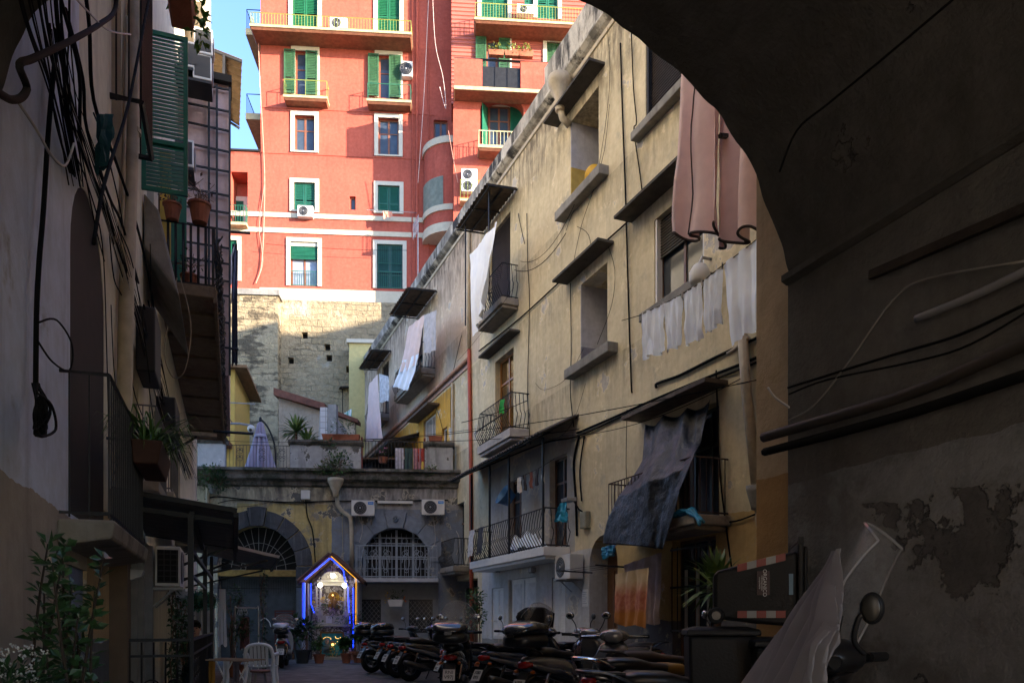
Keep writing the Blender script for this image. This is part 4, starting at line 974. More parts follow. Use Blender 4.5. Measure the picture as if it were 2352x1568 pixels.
def bbalc(x0, y0, x1, y1, yr, o, mat_rail, step=.14, edge=None, solid=None):
    """red-building balcony measured at its front face: slab between y0,y1, rail top at yr"""
    X0, X1, Z0, Z1 = brect(x0, y0, x1, y1, o); Zr = brect(x0, yr, x1, yr, o)[2]
    b = MB().box(X0, X1, -o, 0, Z1 - .13, Z1).build('balcony', edge or m_under_c, red)
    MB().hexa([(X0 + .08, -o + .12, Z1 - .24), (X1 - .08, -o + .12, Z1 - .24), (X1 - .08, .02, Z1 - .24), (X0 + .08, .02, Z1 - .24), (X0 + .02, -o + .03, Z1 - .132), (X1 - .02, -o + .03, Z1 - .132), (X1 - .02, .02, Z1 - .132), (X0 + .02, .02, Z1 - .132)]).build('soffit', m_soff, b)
    bars(MB(), X0 + .05, X1 - .05, o - .05, Z1, Zr, step, .014, 0, True, .028).build('railing', mat_rail, b)
    return b, X0, X1, Z1, Zr
bbalc(573, 64, 946, 100, 37, 1.25, m_yrail, .16)
bbalc(650, 219, 752, 238, 183, .72, m_yrail, .5); bbalc(842, 228, 945, 246, 192, .72, m_grail, .5)
# balconies wrapping round the left corner
for zz, zr in ((35.0, 36.1), (30.2, 31.3)):
    b = MB().box(-11.9, -10.95, .6, 6, zz - .35, zz).build('side_balcony', m_under_c, red); g = MB()
    for k in range(22): g.tube([(-11.85, .65 + k * .25, zz), (-11.85, .65 + k * .25, zr)], .015, 4)
    g.tube([(-10.95, .65, zr), (-11.85, .65, zr), (-11.85, 6, zr)], .025, 4); g.build('railing', m_iron, b)
# left annex
ax = [brect(530, 395, 569, 520) + (1.2,), brect(518, 552, 545, 642) + (.25,)]
wall(-15.5, -10.93, 19.3, 27.65, ax).build('annex_wall', m_red, red)
MB().box(-15.5, -10.93, 1.25, 9, 15, 27.6).box(-15.5, -10.93, 0, 1.25, 27.5, 27.64).build('annex_core', m_red, red)
MB().box(-15.6, -10.93, -.08, .2, 27.65, 27.75).build('annex_coping', m_dark, red)
x0, x1, z0, z1 = brect(522, 438, 548, 515); y = 1.15
w = MB().box(x0, x1, y - .02, y, z0, z1).build('window', m_bglass, red); m = MB(); louvre(m, x0, x1, z0, z1, y - .08, .09, .07); m.build('shutter', m_green, w)
m = MB(); m.box(x0 - .25, x0, y - .1, y, z0, z1 + .25); m.box(x1, x1 + .25, y - .1, y, z0, z1 + .25); m.box(x0, x1, y - .1, y, z1, z1 + .25); m.build('frame', m_surr, w)
x0, x1, z0, z1 = ax[0][:4]; MB().box(x0 - .5, x1 + .05, -.5, 0, z0 - .15, z0).build('balcony', m_under_c, red); bars(MB(), x0 - .45, x1, .45, z0, z0 + .95, .13, .014, 0, True, .025).build('railing', m_grail, red)
x0, x1, z0, z1 = ax[1][:4]; surround(x0, x1, z0, z1); w = win(red, x0, x1, z0, z1, m_wood); roller(MB(), x0, x1, z1 - 1, z1, .04).build('roller_shutter', m_green, w)
for z in (23.15, 24.02): MB().box(-15.5, -10.93, -.06, 0, z, z + .26).build('string_course', m_band, red)
MB().box(-15.5, -10.95, -.08, 0, 19.35, 19.95).build('base_band', m_band, red)
# projecting right wing: lower block with terrace on top, ribbed upper block set back
OW = 2.75
wx0 = BW.px(1041, 300, OW)[0]
AR = brect(1103, 216, 1203, 345, OW)
zt = BW.px(1100, 206, OW)[1]
wall(wx0, 14, 15, zt, [AR + (1.0, .95)]).xf(Matrix.Translation((0, -OW, 0))).build('wing_wall', m_red, red)
MB().box(wx0, 14, -OW + 1.05, .0, 15, zt).box(wx0, wx0 + .02, -OW + .001, -OW + 1.05, 15, zt).box(wx0, 14, -OW + .001, -OW + 1.05, zt - .02, zt).build('wing_core', m_red, red)
OU = 1.5; ux0 = BW.px(1037, 80, OU)[0]
hu = [brect(1106, -60, 1166, 42, OU), brect(1204, -60, 1230, 40, OU), brect(1234, -60, 1281, 44, OU), brect(1117, 90, 1166, 185, OU), brect(1256, 98, 1290, 200, OU)]
wall(ux0, 14, zt, 46, [h + (.25,) for h in hu]).xf(Matrix.Translation((0, -OU, 0))).build('upper_wing_wall', m_strip, red)
MB().box(ux0, 14, -OU + .3, 0, zt, 46).box(ux0, ux0 + .02, -OU + .001, -OU + .3, zt, 46).build('upper_wing_core', m_red, red)
def onplane(o): return Matrix.Translation((0, -o, 0))
for i, h in enumerate(hu):
    x0, x1, z0, z1 = h
    if i != 1:
        m = MB(); w_ = .22; m.box(x0 - w_, x0, -.07 - OU, .05 - OU, z0, z1 + w_); m.box(x1, x1 + w_, -.07 - OU, .05 - OU, z0, z1 + w_); m.box(x0, x1, -.07 - OU, .05 - OU, z1, z1 + w_); m.build('window_surround', m_surr, red)
    w = win(red, x0, x1, z0, z1, m_wood, 2, None, .18 - OU)
    if i < 3: shut_closed(w, x0, x1, z0, z1, m_green, .05 - OU)
    elif i == 3:
        wd = (x1 - x0) * .5
        m = MB(); louvre(m, x0 - wd, x0, z0, z1, -.15 - OU, .09, .08); m.build('shutter', m_olive, w); m = MB(); louvre(m, x1 - wd + .1, x1 + .12, z0, z1, -.12 - OU, .09, .08); m.build('shutter', m_olive, w)
    else: shut_closed(w, x0, x1, z0, z1, m_olive, .05 - OU)
bbalc(1090, 46, 1345, 78, 12, OU + 1.2, m_yrail, .16)
# terrace on the wing: slab, red parapet, glazed-in railing panel
OT = OW + .95
X0, X1, Z0, Z1 = brect(1043, 140, 1330, 198, OT); zs = brect(0, 181, 1176, 181, OT)[2]
tx = MB(); tx.box(X0, 14, -OT, -OW + .02, zs - .02, zs + .16)
ts = MB(); ts.hexa([(X0 + .25, -OT + .35, Z0), (14, -OT + .35, Z0), (14, -OW + .02, Z0 - .1), (X0 + .25, -OW + .02, Z0 - .1), (X0 + .05, -OT + .06, zs - .03), (14, -OT + .06, zs - .03), (14, -OW + .02, zs - .03), (X0 + .05, -OW + .02, zs - .03)])
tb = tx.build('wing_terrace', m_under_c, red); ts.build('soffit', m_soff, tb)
gx0, gx1 = BW.px(1108, 150, OT)[0], BW.px(1196, 150, OT)[0]; zp = Z1
m = MB(); m.box(X0, gx0, -OT + .02, -OT + .16, zs + .16, zp); m.box(gx1, 14, -OT + .02, -OT + .16, zs + .16, zp); m.box(X0, X0 + .14, -OT + .16, -OW, zs + .16, zp); m.build('parapet', m_red, tb)
g = MB(); bars(g, gx0 + .02, gx1 - .02, OT - .1, zs + .16, zp, .5, .02, 0, False, .03); g.box(gx0, gx1, -OT + .12, -OT + .13, zs + .2, zp - .3); g.build('railing', m_iron, tb)
for px_ in (1060, 1140): pass
MB().tube([(X0, -OT + .09, zp + .06), (14, -OT + .09, zp + .06)], .03, 6).build('handrail', m_iron, tb)
# arched recess of the wing, green shutters, balcony
x0, x1, z0, z1 = AR; yb = -OW + .98
MB().box(x0, x1, yb, yb + .03, z0, z1).build('recess_back', m_red, red)
a0, a1, b0, b1 = BW.px(1122, 250, OW - .9)[0], BW.px(1170, 250, OW - .9)[0], z0, BW.px(1140, 245, OW - .9)[1]
w = win(red, a0, a1, b0, b1, m_wood, 2, b0 + (b1 - b0) * .72, yb - .08, name='balcony_door')
m = MB(); m.box(a0 - .1, a1 + .1, yb - .1, yb, b1, b1 + .15); m.build('frame', m_surr, w)
m = MB(); louvre(m, 0, .95, b0, b1, -.02, .09, .08); m.xf(Matrix.Translation((a0 - .05, yb - .1, 0)) @ Matrix.Rotation(R_(-110), 4, 'Z')); m.build('shutter', m_green, w)
m = MB(); louvre(m, 0, .95, b0, b1, -.02, .09, .08); m.xf(Matrix.Translation((a1 + .05, yb - .1, 0)) @ Matrix.Rotation(R_(-25), 4, 'Z')); m.build('shutter', m_green, w)
bbalc(1098, 334, 1185, 360, 300, OW + .9, M('cream_rail', (.55, .50, .28, 1), .5), .18)
# rounded stair bay in the angle
def cyl(m, r0, z0, z1, cx=-.15, n=14):
    m.rings([[(cx - r0 * math.cos(math.pi / 2 * k / n), -r0 * math.sin(math.pi / 2 * k / n), z) for k in range(n + 1)] + [(cx, 0, z)] for z in (z0, z1)]); return m
zb = [BW.px(1000, y, .9)[1] for y in (545, 525, 497, 484, 345, 330)]
b = cyl(MB(), 1.65, zb[1] - .02, zb[4]).build('rounded_bay', m_red, red)
for a, c in ((zb[0], zb[1]), (zb[2], zb[3]), (zb[4], zb[5])): cyl(MB(), 1.73, a, c).build('bay_ledge', m_band, b)
m = MB(); n = 28
for k in range(n):
    t0 = math.pi / 2 * (.08 + .72 * k / n); t1 = math.pi / 2 * (.08 + .72 * (k + .7) / n)
    m.hexa([(-.15 - r * math.cos(t), -r * math.sin(t), z) for z in (zb[2] + .05, zb[2] + 1.9) for r, t in ((1.6, t0), (1.69, t0), (1.69, t1), (1.6, t1))])
m.build('bay_roller_shutter', M('grey_slats', (.22, .25, .20, 1), .6, var=.2), b)
# drain pipes and loose cables on the facade
for px_, r, mt in ((958, .07, m_red), (947, .035, m_red), (985, .03, m_red)): X = BW.px(px_, 300)[0]; MB().tube([(X, -.09, 20.2), (X, -.09, 46)], r, 6).build('drain_pipe', mt, red)
def bwire(pts, r=.02, o=.15, mat=None): MB().tube(spline([Vector((BW.px(x, y, o)[0], -o, BW.px(x, y, o)[1])) for x, y in pts], 5), r, 4).build('facade_cable', mat or M('pink_cable', (.60, .30, .22, 1), .7), red)
bwire([(592, 60), (598, 200), (606, 350), (608, 450), (602, 600), (588, 650)], .025, .12); bwire([(608, 420), (596, 520), (604, 600), (590, 645)], .015, .12)
bwire([(993, -30), (1000, 100), (1018, 180), (1024, 250), (1010, 200)], .014, 1.5, M('pale_pink_cable', (.75, .62, .55, 1), .7)); bwire([(985, -20), (975, 200), (960, 420)], .015, .5, M('pale_pink_cable', (.75, .62, .55, 1), .7)); bwire([(1030, 300), (1044, 380), (1052, 420)], .015, OW + .1)
for px_, py, o, lab, w_, h_ in ((703, 503, .05, 'white air conditioner under the green shuttered window on the lit facade', .85, .62), (936, 183, .05, 'white air conditioner fixed beside the second balcony door high on the facade', .6, .85), (779, 74, .3, 'air conditioner standing on the top yellow railed balcony', .95, .62),
                                (1078, 420, OW + .05, 'upper air conditioner in the stack on the red wing', .85, .6), (1078, 446, OW + .05, 'middle air conditioner in the stack on the red wing', .85, .6), (1206, 40, OU + .3, 'air conditioner on the top balcony of the ribbed wing', .95, .5)):
    X, Z = BW.px(px_, py, o); ac_unit(BW, X, o - .06, Z, lab, w_, h_, .34, False)
# rail basket under the AC stack
X, Z = BW.px(1078, 470, OW); t = BW.at('small_balcony', 'tiny yellow railed balcony ledge beneath the two air conditioners', 'balcony', X, OW, Z)
MB().box(-.5, .9, -.6, 0, -.12, 0).build('slab', m_under_c, t); bars(MB(), -.48, .88, .57, 0, 1.0, .18, .014, 0, True, .025).build('railing', m_yrail, t)
for i, (px_, py, lab) in enumerate(((1140, 144, 'leftmost of three terracotta flower boxes on the wing terrace rail'), (1177, 148, 'middle of three terracotta flower boxes on the wing terrace rail'), (1207, 149, 'rightmost of three terracotta flower boxes on the wing terrace rail'))):
    X, Z = BW.px(px_, py, OT + .1); t = BW.at('flower_box', lab, 'flower box', X, OT + .12, zp + .1, 'flower boxes on the terrace rail')
    MB().hexa([(-.38, -.12, 0), (.38, -.12, 0), (.38, .12, 0), (-.38, .12, 0), (-.42, -.15, .25), (.42, -.15, .25), (.42, .15, .25), (-.42, .15, .25)]).build('box', m_terra, t)
    leafball(MB(), (0, 0, .38), .36, 70, .16, .08, rnd, (1.1, .5, .7)).build('foliage', M('yellow_green_leaf', (.16, .20, .03, 1), .5, var=.4), t)
X, Z = BW.px(888, 494, .5); t = BW.at('drying_line', 'rods with a scrap of orange washing under the dark green window', 'clothes line', X, 0, Z)
m = MB(); m.tube([(-1.2, -.05, .1), (-1.1, -.6, .2), (1.5, -.6, .15)], .015, 4); m.tube([(1.5, -.6, .15), (1.7, -.05, .4)], .015, 4); m.build('rod', m_grey, t)
cloth((-.2, -.6, .15), (.3, -.6, .15), (-.15, -.6, -.25), (.35, -.6, -.1), 8, 6, .03, 2).build('cloth', M('salmon_cloth', (.7, .3, .2, 1), .9), t)
# ================================================================== tuff retaining wall below the red building
def mat_tuff(name, k=1.0, dark=.5, thr=.56):
    t = NT(name); x, y, z = t.xyz(); cb = t.n.new('ShaderNodeCombineXYZ')
    jx = t.math('MULTIPLY', t.math('SUBTRACT', t.noise(1.2, 4), .5), .35); t.l.new(t.math('ADD', x, jx), cb.inputs[0])
    jz = t.math('MULTIPLY', t.math('SUBTRACT', t.noise(.9, 4), .5), .45); t.l.new(t.math('ADD', z, jz), cb.inputs[1])
    br = t.n.new('ShaderNodeTexBrick'); br.inputs['Scale'].default_value = 1; br.inputs['Brick Width'].default_value = .62; br.inputs['Row Height'].default_value = .33
    br.inputs['Mortar Size'].default_value = .028; br.inputs['Mortar Smooth'].default_value = .6; br.inputs['Color1'].default_value = sc((.56, .44, .27, 1), k); br.inputs['Color2'].default_value = sc((.43, .34, .20, 1), k); br.inputs['Mortar'].default_value = sc((.33, .27, .18, 1), k)
    t.l.new(cb.outputs[0], br.inputs['Vector'])
    fade = t.ramp(t.noise(.5, 6), .40, .62, 0, .8)
    c = t.mix(fade, sc((.55, .45, .29, 1), k), br.outputs['Color'])
    c = t.mix(t.ramp(t.noise(3.5, 8, rough=.7), .35, .7), sc(c if isinstance(c, tuple) else (.4, .33, .22, 1), 1), c) if False else c
    c = t.mix(t.ramp(t.noise(5, 8, rough=.75), .40, .68, 0, .6), c, sc((.24, .20, .14, 1), k))
    st = t.noise(1.0, 9, t.mapping((.75, .75, 1.9)), .68)
    c = t.mix(t.ramp(st, thr, thr + .07, 0, dark), c, (.06, .05, .04, 1))
    c = t.mix(t.ramp(t.noise(.45, 5), .60, .66, 0, .55), c, (.50, .47, .42, 1)); t.col(c)
    h = t.math('ADD', t.math('MULTIPLY', t.math('MULTIPLY', br.outputs['Fac'], fade), -1.0), t.math('MULTIPLY', t.noise(4, 8, rough=.7), 2.2)); t.bump(h, .9, .12)
    t.b.inputs['Roughness'].default_value = .95; t.b.inputs['Specular IOR Level'].default_value = .1; return t.m
tw = BW.root('tuff_wall', 'weathered yellow tuff stone retaining wall under the red building', 'wall')
rnd = random.Random(11)
hol = []
for px_, py in ((668, 828), (752, 797), (756, 822), (802, 848), (700, 770)): X, Z = BW.px(px_, py, .3); hol.append((X - .16, X + .16, Z - .18, Z + .18, .35))
wall(-11.5, 6, 5.5, 19.3, hol).xf(onplane(.3)).build('stone_face', mat_tuff('tuff_masonry', .82, .40, .58), tw)
MB().box(-11.5, 6, .08, 6, 5.5, 19.28).build('core', m_dark, tw)
x1b = BW.px(638, 760, 1.1)[0]; MB().box(-16, x1b, -1.1, .06, 5.5, BW.px(600, 678, 1.1)[1]).build('stone_buttress', mat_tuff('tuff_stained', .88, .75, .50), tw)
X, Z = BW.px(600, 678, 1.1); MB().box(-16, x1b + .1, -1.2, .06, Z, Z + .3).build('coping', m_stone, tw)
x0, x1, z0, z1 = brect(805, 797, 850, 870, 1.0); yb = thing('yellow_block', 'small pale yellow rendered block against the tuff wall by the roofline', 'building', BW.w(x0, 1.6, 6.5), BW.rz)
MB().box(0, 2.5, 0, 1.2, 0, z1 - 6.5).build('wall', M('pale_yellow_render', (.55, .46, .20, 1), .85, var=.1), yb); MB().box(-.12, 2.5, -.12, 1.2, z1 - 6.5, z1 - 6.3).build('roof', m_surr, yb)
# ================================================================== laundry, tarpaulin and cables along the right-hand building
m_sheet = M('white_sheet', (.82, .89, 1.0, 1), .9, var=.04)
m_pinksh = M('pink_sheet', (.76, .60, .56, 1), .9, var=.06)
m_pinkbl = M('dusty_pink_blanket', (.72, .54, .51, 1), .95, var=.06)
def rp(x, y, o): return RW.pw(x, y, o)
OL = 1.25
wl_ = [(1470, 724), (1520, 700), (1566, 676), (1612, 648), (1656, 612), (1700, 580), (1775, 520)]
wobj('clothes_line', MB().tube([rp(x, y, OL) for x, y in [(1428, 736)] + wl_], .007, 5), m_cable, 'clothes line carrying the row of white washing near the arch', 'clothes line')
for i, (x0, y0, x1, y1, bx0, by0, bx1, by1) in enumerate(((1476, 720, 1525, 699, 1478, 824, 1526, 808), (1523, 699, 1566, 677, 1530, 808, 1564, 792), (1568, 675, 1612, 648, 1574, 792, 1613, 776), (1613, 648, 1659, 611, 1617, 768, 1655, 743), (1659, 609, 1762, 530, 1676, 792, 1758, 745))):
    lab = ('white cloth at the far end of the washing line near the arch', 'second white cloth from the far end of the washing line near the arch', 'middle white cloth on the washing line near the arch', 'white cloth beside the large sheet on the washing line', 'largest white sheet, at the near end of the washing line beside the arch')[i]
    t = wobj('washing', cloth(rp(x0, y0, OL), rp(x1, y1, OL), rp(bx0, by0, OL), rp(bx1, by1, OL), 22, 16, .035, 3.2, 0, i), m_sheet, lab, 'washing', 'white washing on the line', smooth=True)
    for a, b in ((x0, y0), (x1, y1)):
        p = rp(a, b, OL) - t.location; MB().box(p.x - .01, p.x + .01, p.y - .01, p.y + .01, p.z - .05, p.z + .04).build('clothes_peg', m_wcable, t)
def blanket(pts_top, pts_bot, o, label, seed, n=40):
    rnd_ = random.Random(seed); k = len(pts_top)
    def fn(u, v):
        q = u * (k - 1); i = min(int(q), k - 2); f = q - i
        a = rp(*[pts_top[i][j] * (1 - f) + pts_top[i + 1][j] * f for j in (0, 1)], o); b = rp(*[pts_bot[i][j] * (1 - f) + pts_bot[i + 1][j] * f for j in (0, 1)], o)
        p = a.lerp(b, v); am = (.06 + .10 * v) * (1 + .7 * MN.noise(Vector((u * 4, v * 3, seed)))) + .02 * MN.noise(Vector((u * 14, v * 9, seed)))
        nn = Vector((-cR, -sR, 0)); return p + nn * am * math.sin(u * 6.283 * 2.0 + seed) + RW_u3 * .05 * v * math.sin(u * 6.283 * 3 + seed) + Vector((0, 0, .03 * math.sin(u * 12.5 + seed) * v))
    o_ = wobj('blanket', MB().grid(n, 16, fn), m_pinkbl, label, 'blanket', 'pink blankets hung to dry', smooth=True)
    MB().tube([fn(j / 60, 1.0) - o_.location for j in range(61)], .022, 5).build('hem', M('dark_brown_hem', (.05, .035, .028, 1), .9), o_)
    MB().tube([fn(.52, j / 16) - Vector((cR, sR, 0)) * .03 - o_.location for j in range(17)], .014, 4).build('seam', M('dark_brown_hem', (.05, .035, .028, 1), .9), o_)
RW_u3 = Vector((RW.u.x, RW.u.y, 0))
blanket([(1578, 60), (1612, 40), (1650, 20)], [(1557, 545), (1605, 545), (1652, 520)], 1.5, 'larger dusty pink blanket with dark hem hanging from high under the arch', 1)
blanket([(1650, 30), (1700, 0), (1740, -20)], [(1640, 560), (1690, 555), (1735, 520)], 1.25, 'second dusty pink blanket, the one behind and right of the larger pink blanket', 4)
t = wobj('drying_bracket', MB().tube([rp(1655, 312, 1.5), rp(1735, 318, .4)], .045, 6).tube([rp(1680, 312, 1.2), rp(1730, 280, .4)], .03, 6), m_iron, 'iron bracket of the drying line beside the pink blankets', 'bracket')
for tl, tr, bl, br, mat, lab, fo in (((1080, 585), (1143, 508), (1090, 772), (1112, 690), m_sheet, 'white sheet knotted to the railing of the third floor balcony nearest the camera', .06), ((938, 752), (975, 722), (918, 858), (958, 838), m_pinksh, 'pale pink sheet hanging from the balcony above the ochre wall', .04),
                                     ((926, 828), (962, 812), (904, 888), (940, 898), m_sheet, 'white sheet end draped below the pale pink sheet', .04), ((974, 724), (1003, 712), (974, 812), (1002, 804), M('translucent_grey_sheet', (.45, .44, .46, 1), .9), 'greyish net sheet over the balcony balusters next to the pale pink sheet', .03),
                                     ((846, 884), (867, 860), (841, 1015), (876, 1006), m_pinksh, 'long pale curtain hanging past the narrow balcony at the far end', .06), ((871, 858), (892, 864), (871, 925), (892, 920), M('printed_white_cloth', (.55, .57, .60, 1), .9, var=.3, scale=6), 'short white printed cloth above the narrow far balcony', .02)):
    o = 1.05 if tl[0] > 1000 else .95
    wobj('sheet', cloth(rp(*tl, o), rp(*tr, o), rp(*bl, o), rp(*br, o), 20, 18, fo, 3, 0, int(tl[0])), mat, lab, 'sheet', smooth=True)
def mat_stripes(name, a, b, k):
    t = NT(name); x, y, z = t.xyz(); w = t.math('SINE', t.math('MULTIPLY', t.math('ADD', x, y), k)); t.col(t.mix(t.ramp(w, -.1, .1), a, b)); t.b.inputs['Roughness'].default_value = .9; return t.m
wobj('striped_curtain', cloth(rp(788, 950, 1.1), rp(807, 938, 1.1), rp(786, 1018, 1.1), rp(806, 1008, 1.1), 20, 12, .05, 3, 0, 3), mat_stripes('green_white_stripes', (.75, .78, .74, 1), (.05, .33, .24, 1), 24), 'green and white striped curtain under the farthest awning', 'curtain', smooth=True)
# black tarpaulin over the first-floor balcony
rows = [[(1482, 974, .12), (1530, 955, .12), (1578, 936, .12), (1624, 914, .1)], [(1468, 1052, .5), (1515, 1030, .55), (1566, 1008, .5), (1608, 1022, .4)], [(1414, 1138, .95), (1470, 1120, .97), (1530, 1090, .97), (1596, 1050, .92)], [(1398, 1195, .98), (1450, 1192, 1.0), (1504, 1172, 1.0), (1560, 1128, .95)], [(1386, 1248, .98), (1436, 1250, 1.02), (1490, 1256, 1.02), (1520, 1260, .98)]]
def tarp(u, v):
    i = min(int(v * 4), 3); f = v * 4 - i; f = f * f * (3 - 2 * f) * .4 + f * .6; q = u * 3; j = min(int(q), 2); g = q - j
    def P(r): return rp(*rows[r][j]).lerp(rp(*rows[r][j + 1]), g)
    p = P(i).lerp(P(i + 1), f); nn = Vector((-cR, -sR, .25)).normalized()
    cr = .15 * MN.noise(Vector((u * 2.6, v * 2.0, 1.7))) + .04 * math.sin(u * 22 - v * 5 + 2 * MN.noise(Vector((u * 2, v * 2, 3)))) * (.35 + .65 * MN.noise(Vector((u * 2.5, v * 2, 9)))) + .02 * MN.noise(Vector((u * 12 - v * 7, v * 6, 7.3))) + .005 * MN.noise(Vector((u * 34, v * 30, .3)))
    p.z -= .10 * math.sin(math.pi * ((u * 3) % 1)) * max(0, .22 - v) / .22
    return p + nn * cr
def mat_tarp():
    t = NT('black_tarpaulin'); c = t.mix(t.ramp(t.noise(2.2, 6), .40, .75), (.004, .0045, .006, 1), (.016, .018, .023, 1)); t.col(c)
    t.l.new(t.ramp(t.noise(4, 5), .3, .7, .35, .6), t.b.inputs['Roughness']); t.bump(t.math('ADD', t.noise(9, 7, rough=.7), t.math('MULTIPLY', t.noise(3.5, 6), 3)), .5, .04); return t.m
wobj('tarpaulin', MB().grid(60, 60, tarp), mat_tarp(), 'crumpled black tarpaulin tied over the railing of the near first floor balcony', 'tarpaulin', smooth=True, solid=.004)
m_bluep = M('blue_plastic', (.02, .22, .40, 1), .4, var=.3)
m = MB(); rnd = random.Random(2)
for k in range(6):
    m.tube(spline([RW.w(-13.0 + j * .3, .78 + .05 * math.sin(j * 2 + k), 3.22 + .05 * math.cos(j * 3 + k * 1.7) - (.25 if j > 5 else 0)) for j in range(7)], 4), .03, 5)
wobj('blue_rope', m, m_bluep, 'twisted blue plastic wrapped along the edge of the near balcony slab', 'rope', smooth=True)
wobj('blue_bag', cloth(rp(1288, 1155, .8), rp(1302, 1152, .8), rp(1274, 1196, .8), rp(1304, 1196, .8), 8, 8, .05, 2), M('turquoise_bag', (.02, .30, .45, 1), .4), 'turquoise plastic bag tied to the wide balcony railing', 'bag', solid=.01)
wobj('blue_bag', cloth(rp(1384, 1256, .55), rp(1418, 1248, .55), rp(1386, 1282, .55), rp(1412, 1270, .55), 8, 8, .05, 2), m_bluep, 'bright blue plastic scrap caught at the top of the arched doorway', 'bag', solid=.01)
wobj('blue_bag', cloth(LW.pw(0, 0, 0) * 0 + rp(1752, 1190, .3), rp(1765, 1186, .3), rp(1748, 1222, .3), rp(1762, 1220, .3), 6, 6, .04, 2), M('faded_blue_bag', (.12, .22, .30, 1), .5), 'faded blue plastic scrap on the pipes by the arch pier', 'bag', solid=.01)
# things on the wide balcony: bucket, small washing, table under white cloth
t = RW.at('blue_tub', 'blue plastic tub hung under the tiled canopy', 'tub', RW.px(1174, 1130, .45)[0], .45, RW.px(1174, 1148, .45)[1])
MB().lathe([(.20, 0), (.30, .30), (.32, .32), (.30, .32), (.19, .02)], n=16, caps=False).xf(Matrix.Rotation(R_(60), 4, 'X')).build('tub', M('tub_blue', (.03, .14, .32, 1), .5), t, smooth=True)
x0, x1 = RW.px(1180, 1115, .7)[0], RW.px(1242, 1090, .7)[0]
wobj('clothes_line', MB().tube(sagline(RW.w(x0, .7, 5.2), RW.w(x1 + .8, .7, 5.25), .05), .006, 4), m_cable, 'short line of small washing under the tiled canopy', 'clothes line')
for k, (c, lab) in enumerate((((.65, .62, .60, 1), 'small pale sock at the far end of the short line'), ((.05, .04, .04, 1), 'black sock second from the far end of the short line'), ((.20, .07, .05, 1), 'maroon sock in the middle of the short line'), ((.04, .04, .06, 1), 'dark sock fourth along the short line'), ((.7, .7, .7, 1), 'white sock at the near end of the short line'))):
    X = x0 + (x1 - x0) * (k + .2) / 4.6 + .2
    wobj('washing', cloth(RW.w(X, .7, 5.17), RW.w(X + .22, .7, 5.17), RW.w(X, .7, 4.8), RW.w(X + .2, .7, 4.75), 6, 6, .03, 1.5, 0, k), M('sock%d' % k, c, .9), lab, 'washing', 'small washing under the canopy', smooth=True)
t = RW.at('linen_heap', 'heap of white linen on the floor of the wide balcony', 'linen', -19.6, .35, 3.17)
MB().grid(24, 14, lambda u, v: (-1.0 + 2 * u, -.25 + .5 * v, (.42 + .1 * math.sin(u * 14) + .06 * math.sin(u * 31 + v * 9)) * min(1, 6 * u, 6 * (1 - u)) * min(1, 3 * (1 - v) + .1, 4 * v + .3))).build('linen', m_sheet, t, smooth=True)
for X, lab, c in ((-22.7, 'striped cloth hung at the far end of the wide balcony railing', (.5, .5, .52, 1)), (-21.9, 'dark cloth hung over the wide balcony railing', (.05, .05, .06, 1))):
    wobj('washing', cloth(RW.w(X - .2, .88, 4.1), RW.w(X + .25, .88, 4.1), RW.w(X - .2, .95, 3.3), RW.w(X + .25, .95, 3.35), 10, 10, .03, 2), M('rail_cloth%d' % int(-X), c, .9, var=.3, scale=8), lab, 'washing', smooth=True)
# yellow basin in the top loggia window
X, Z = RW.px(1355, 402, .05); t = RW.at('yellow_basin', 'round yellow plastic basin leaning in the upper open window', 'basin', X, -.1, Z)
MB().lathe([(.12, -.11), (.2, -.08), (.245, .04), (.26, .06), (.24, .06), (.19, -.07), (.11, -.09)], n=20).xf(Matrix.Rotation(R_(-62), 4, 'Y')).build('basin', M('yellow_plastic', (.62, .36, .02, 1), .4), t, smooth=True)
# lantern by the lower roller window, wall air conditioner and boxes
X, Z = RW.px(1602, 620, .3); t = RW.at('wall_boiler', 'small white boiler lantern fixed on the wall above the washing line', 'boiler', X, .25, Z - .25)
MB().lathe([(.16, 0), (.19, .06), (.19, .22), (.12, .34), (.05, .38)], n=12).build('body', m_acw, t, smooth=True); MB().tube([(0, 0, .38), (0, .05, .5), (0, .3, .5)], .03, 6).build('flue', m_grey, t)
X, Z = RW.px(1318, 1330, .1); ac_unit(RW, X, .06, Z, 'old beige air conditioner on the white wall beside the arched doorway', .85, .60, .36, True)
def wallbox(x, y, w, h, d, mat, label, name='meter_box'):
    X, Z = RW.px(x, y); t = RW.at(name, label, 'box', X, 0, Z); MB().box(-w / 2, w / 2, -d, 0, 0, h).build('case', mat, t, bevel=.015); MB().box(-w / 2 + .03, w / 2 - .03, -d - .012, -d, .03, h - .03).build('cover', mat, t, bevel=.006); return t
wallbox(1349, 1213, .34, .4, .12, M('olive_box', (.26, .24, .17, 1), .6), 'olive grey junction box on the wall below the cable run', 'junction_box')
t = wallbox(1344, 1392, .3, .42, .004, m_white, 'small white paper notice taped to the white wall', 'notice'); 
for k in range(7): MB().box(-.11, .11 - .03 * (k % 3), -.018, -.0165, .34 - k * .045, .352 - k * .045).build('print_line', m_grey, t)
X, Z = RW.px(1310, 1150, .3); t = RW.at('floodlight', 'small black floodlight on an arm near the end of the tiled canopy', 'floodlight', X, .0, Z)
MB().hexa([(-.3, -.4, 0), (.05, -.4, 0), (.05, -.15, 0), (-.3, -.15, 0), (-.3, -.42, .08), (.05, -.42, .08), (.05, -.15, .1), (-.3, -.15, .1)]).build('head', m_grey, t, bevel=.01); MB().tube([(0, -.2, 0), (.06, -.1, -.2), (.06, 0, -.25)], .02, 6).build('arm', m_iron, t)
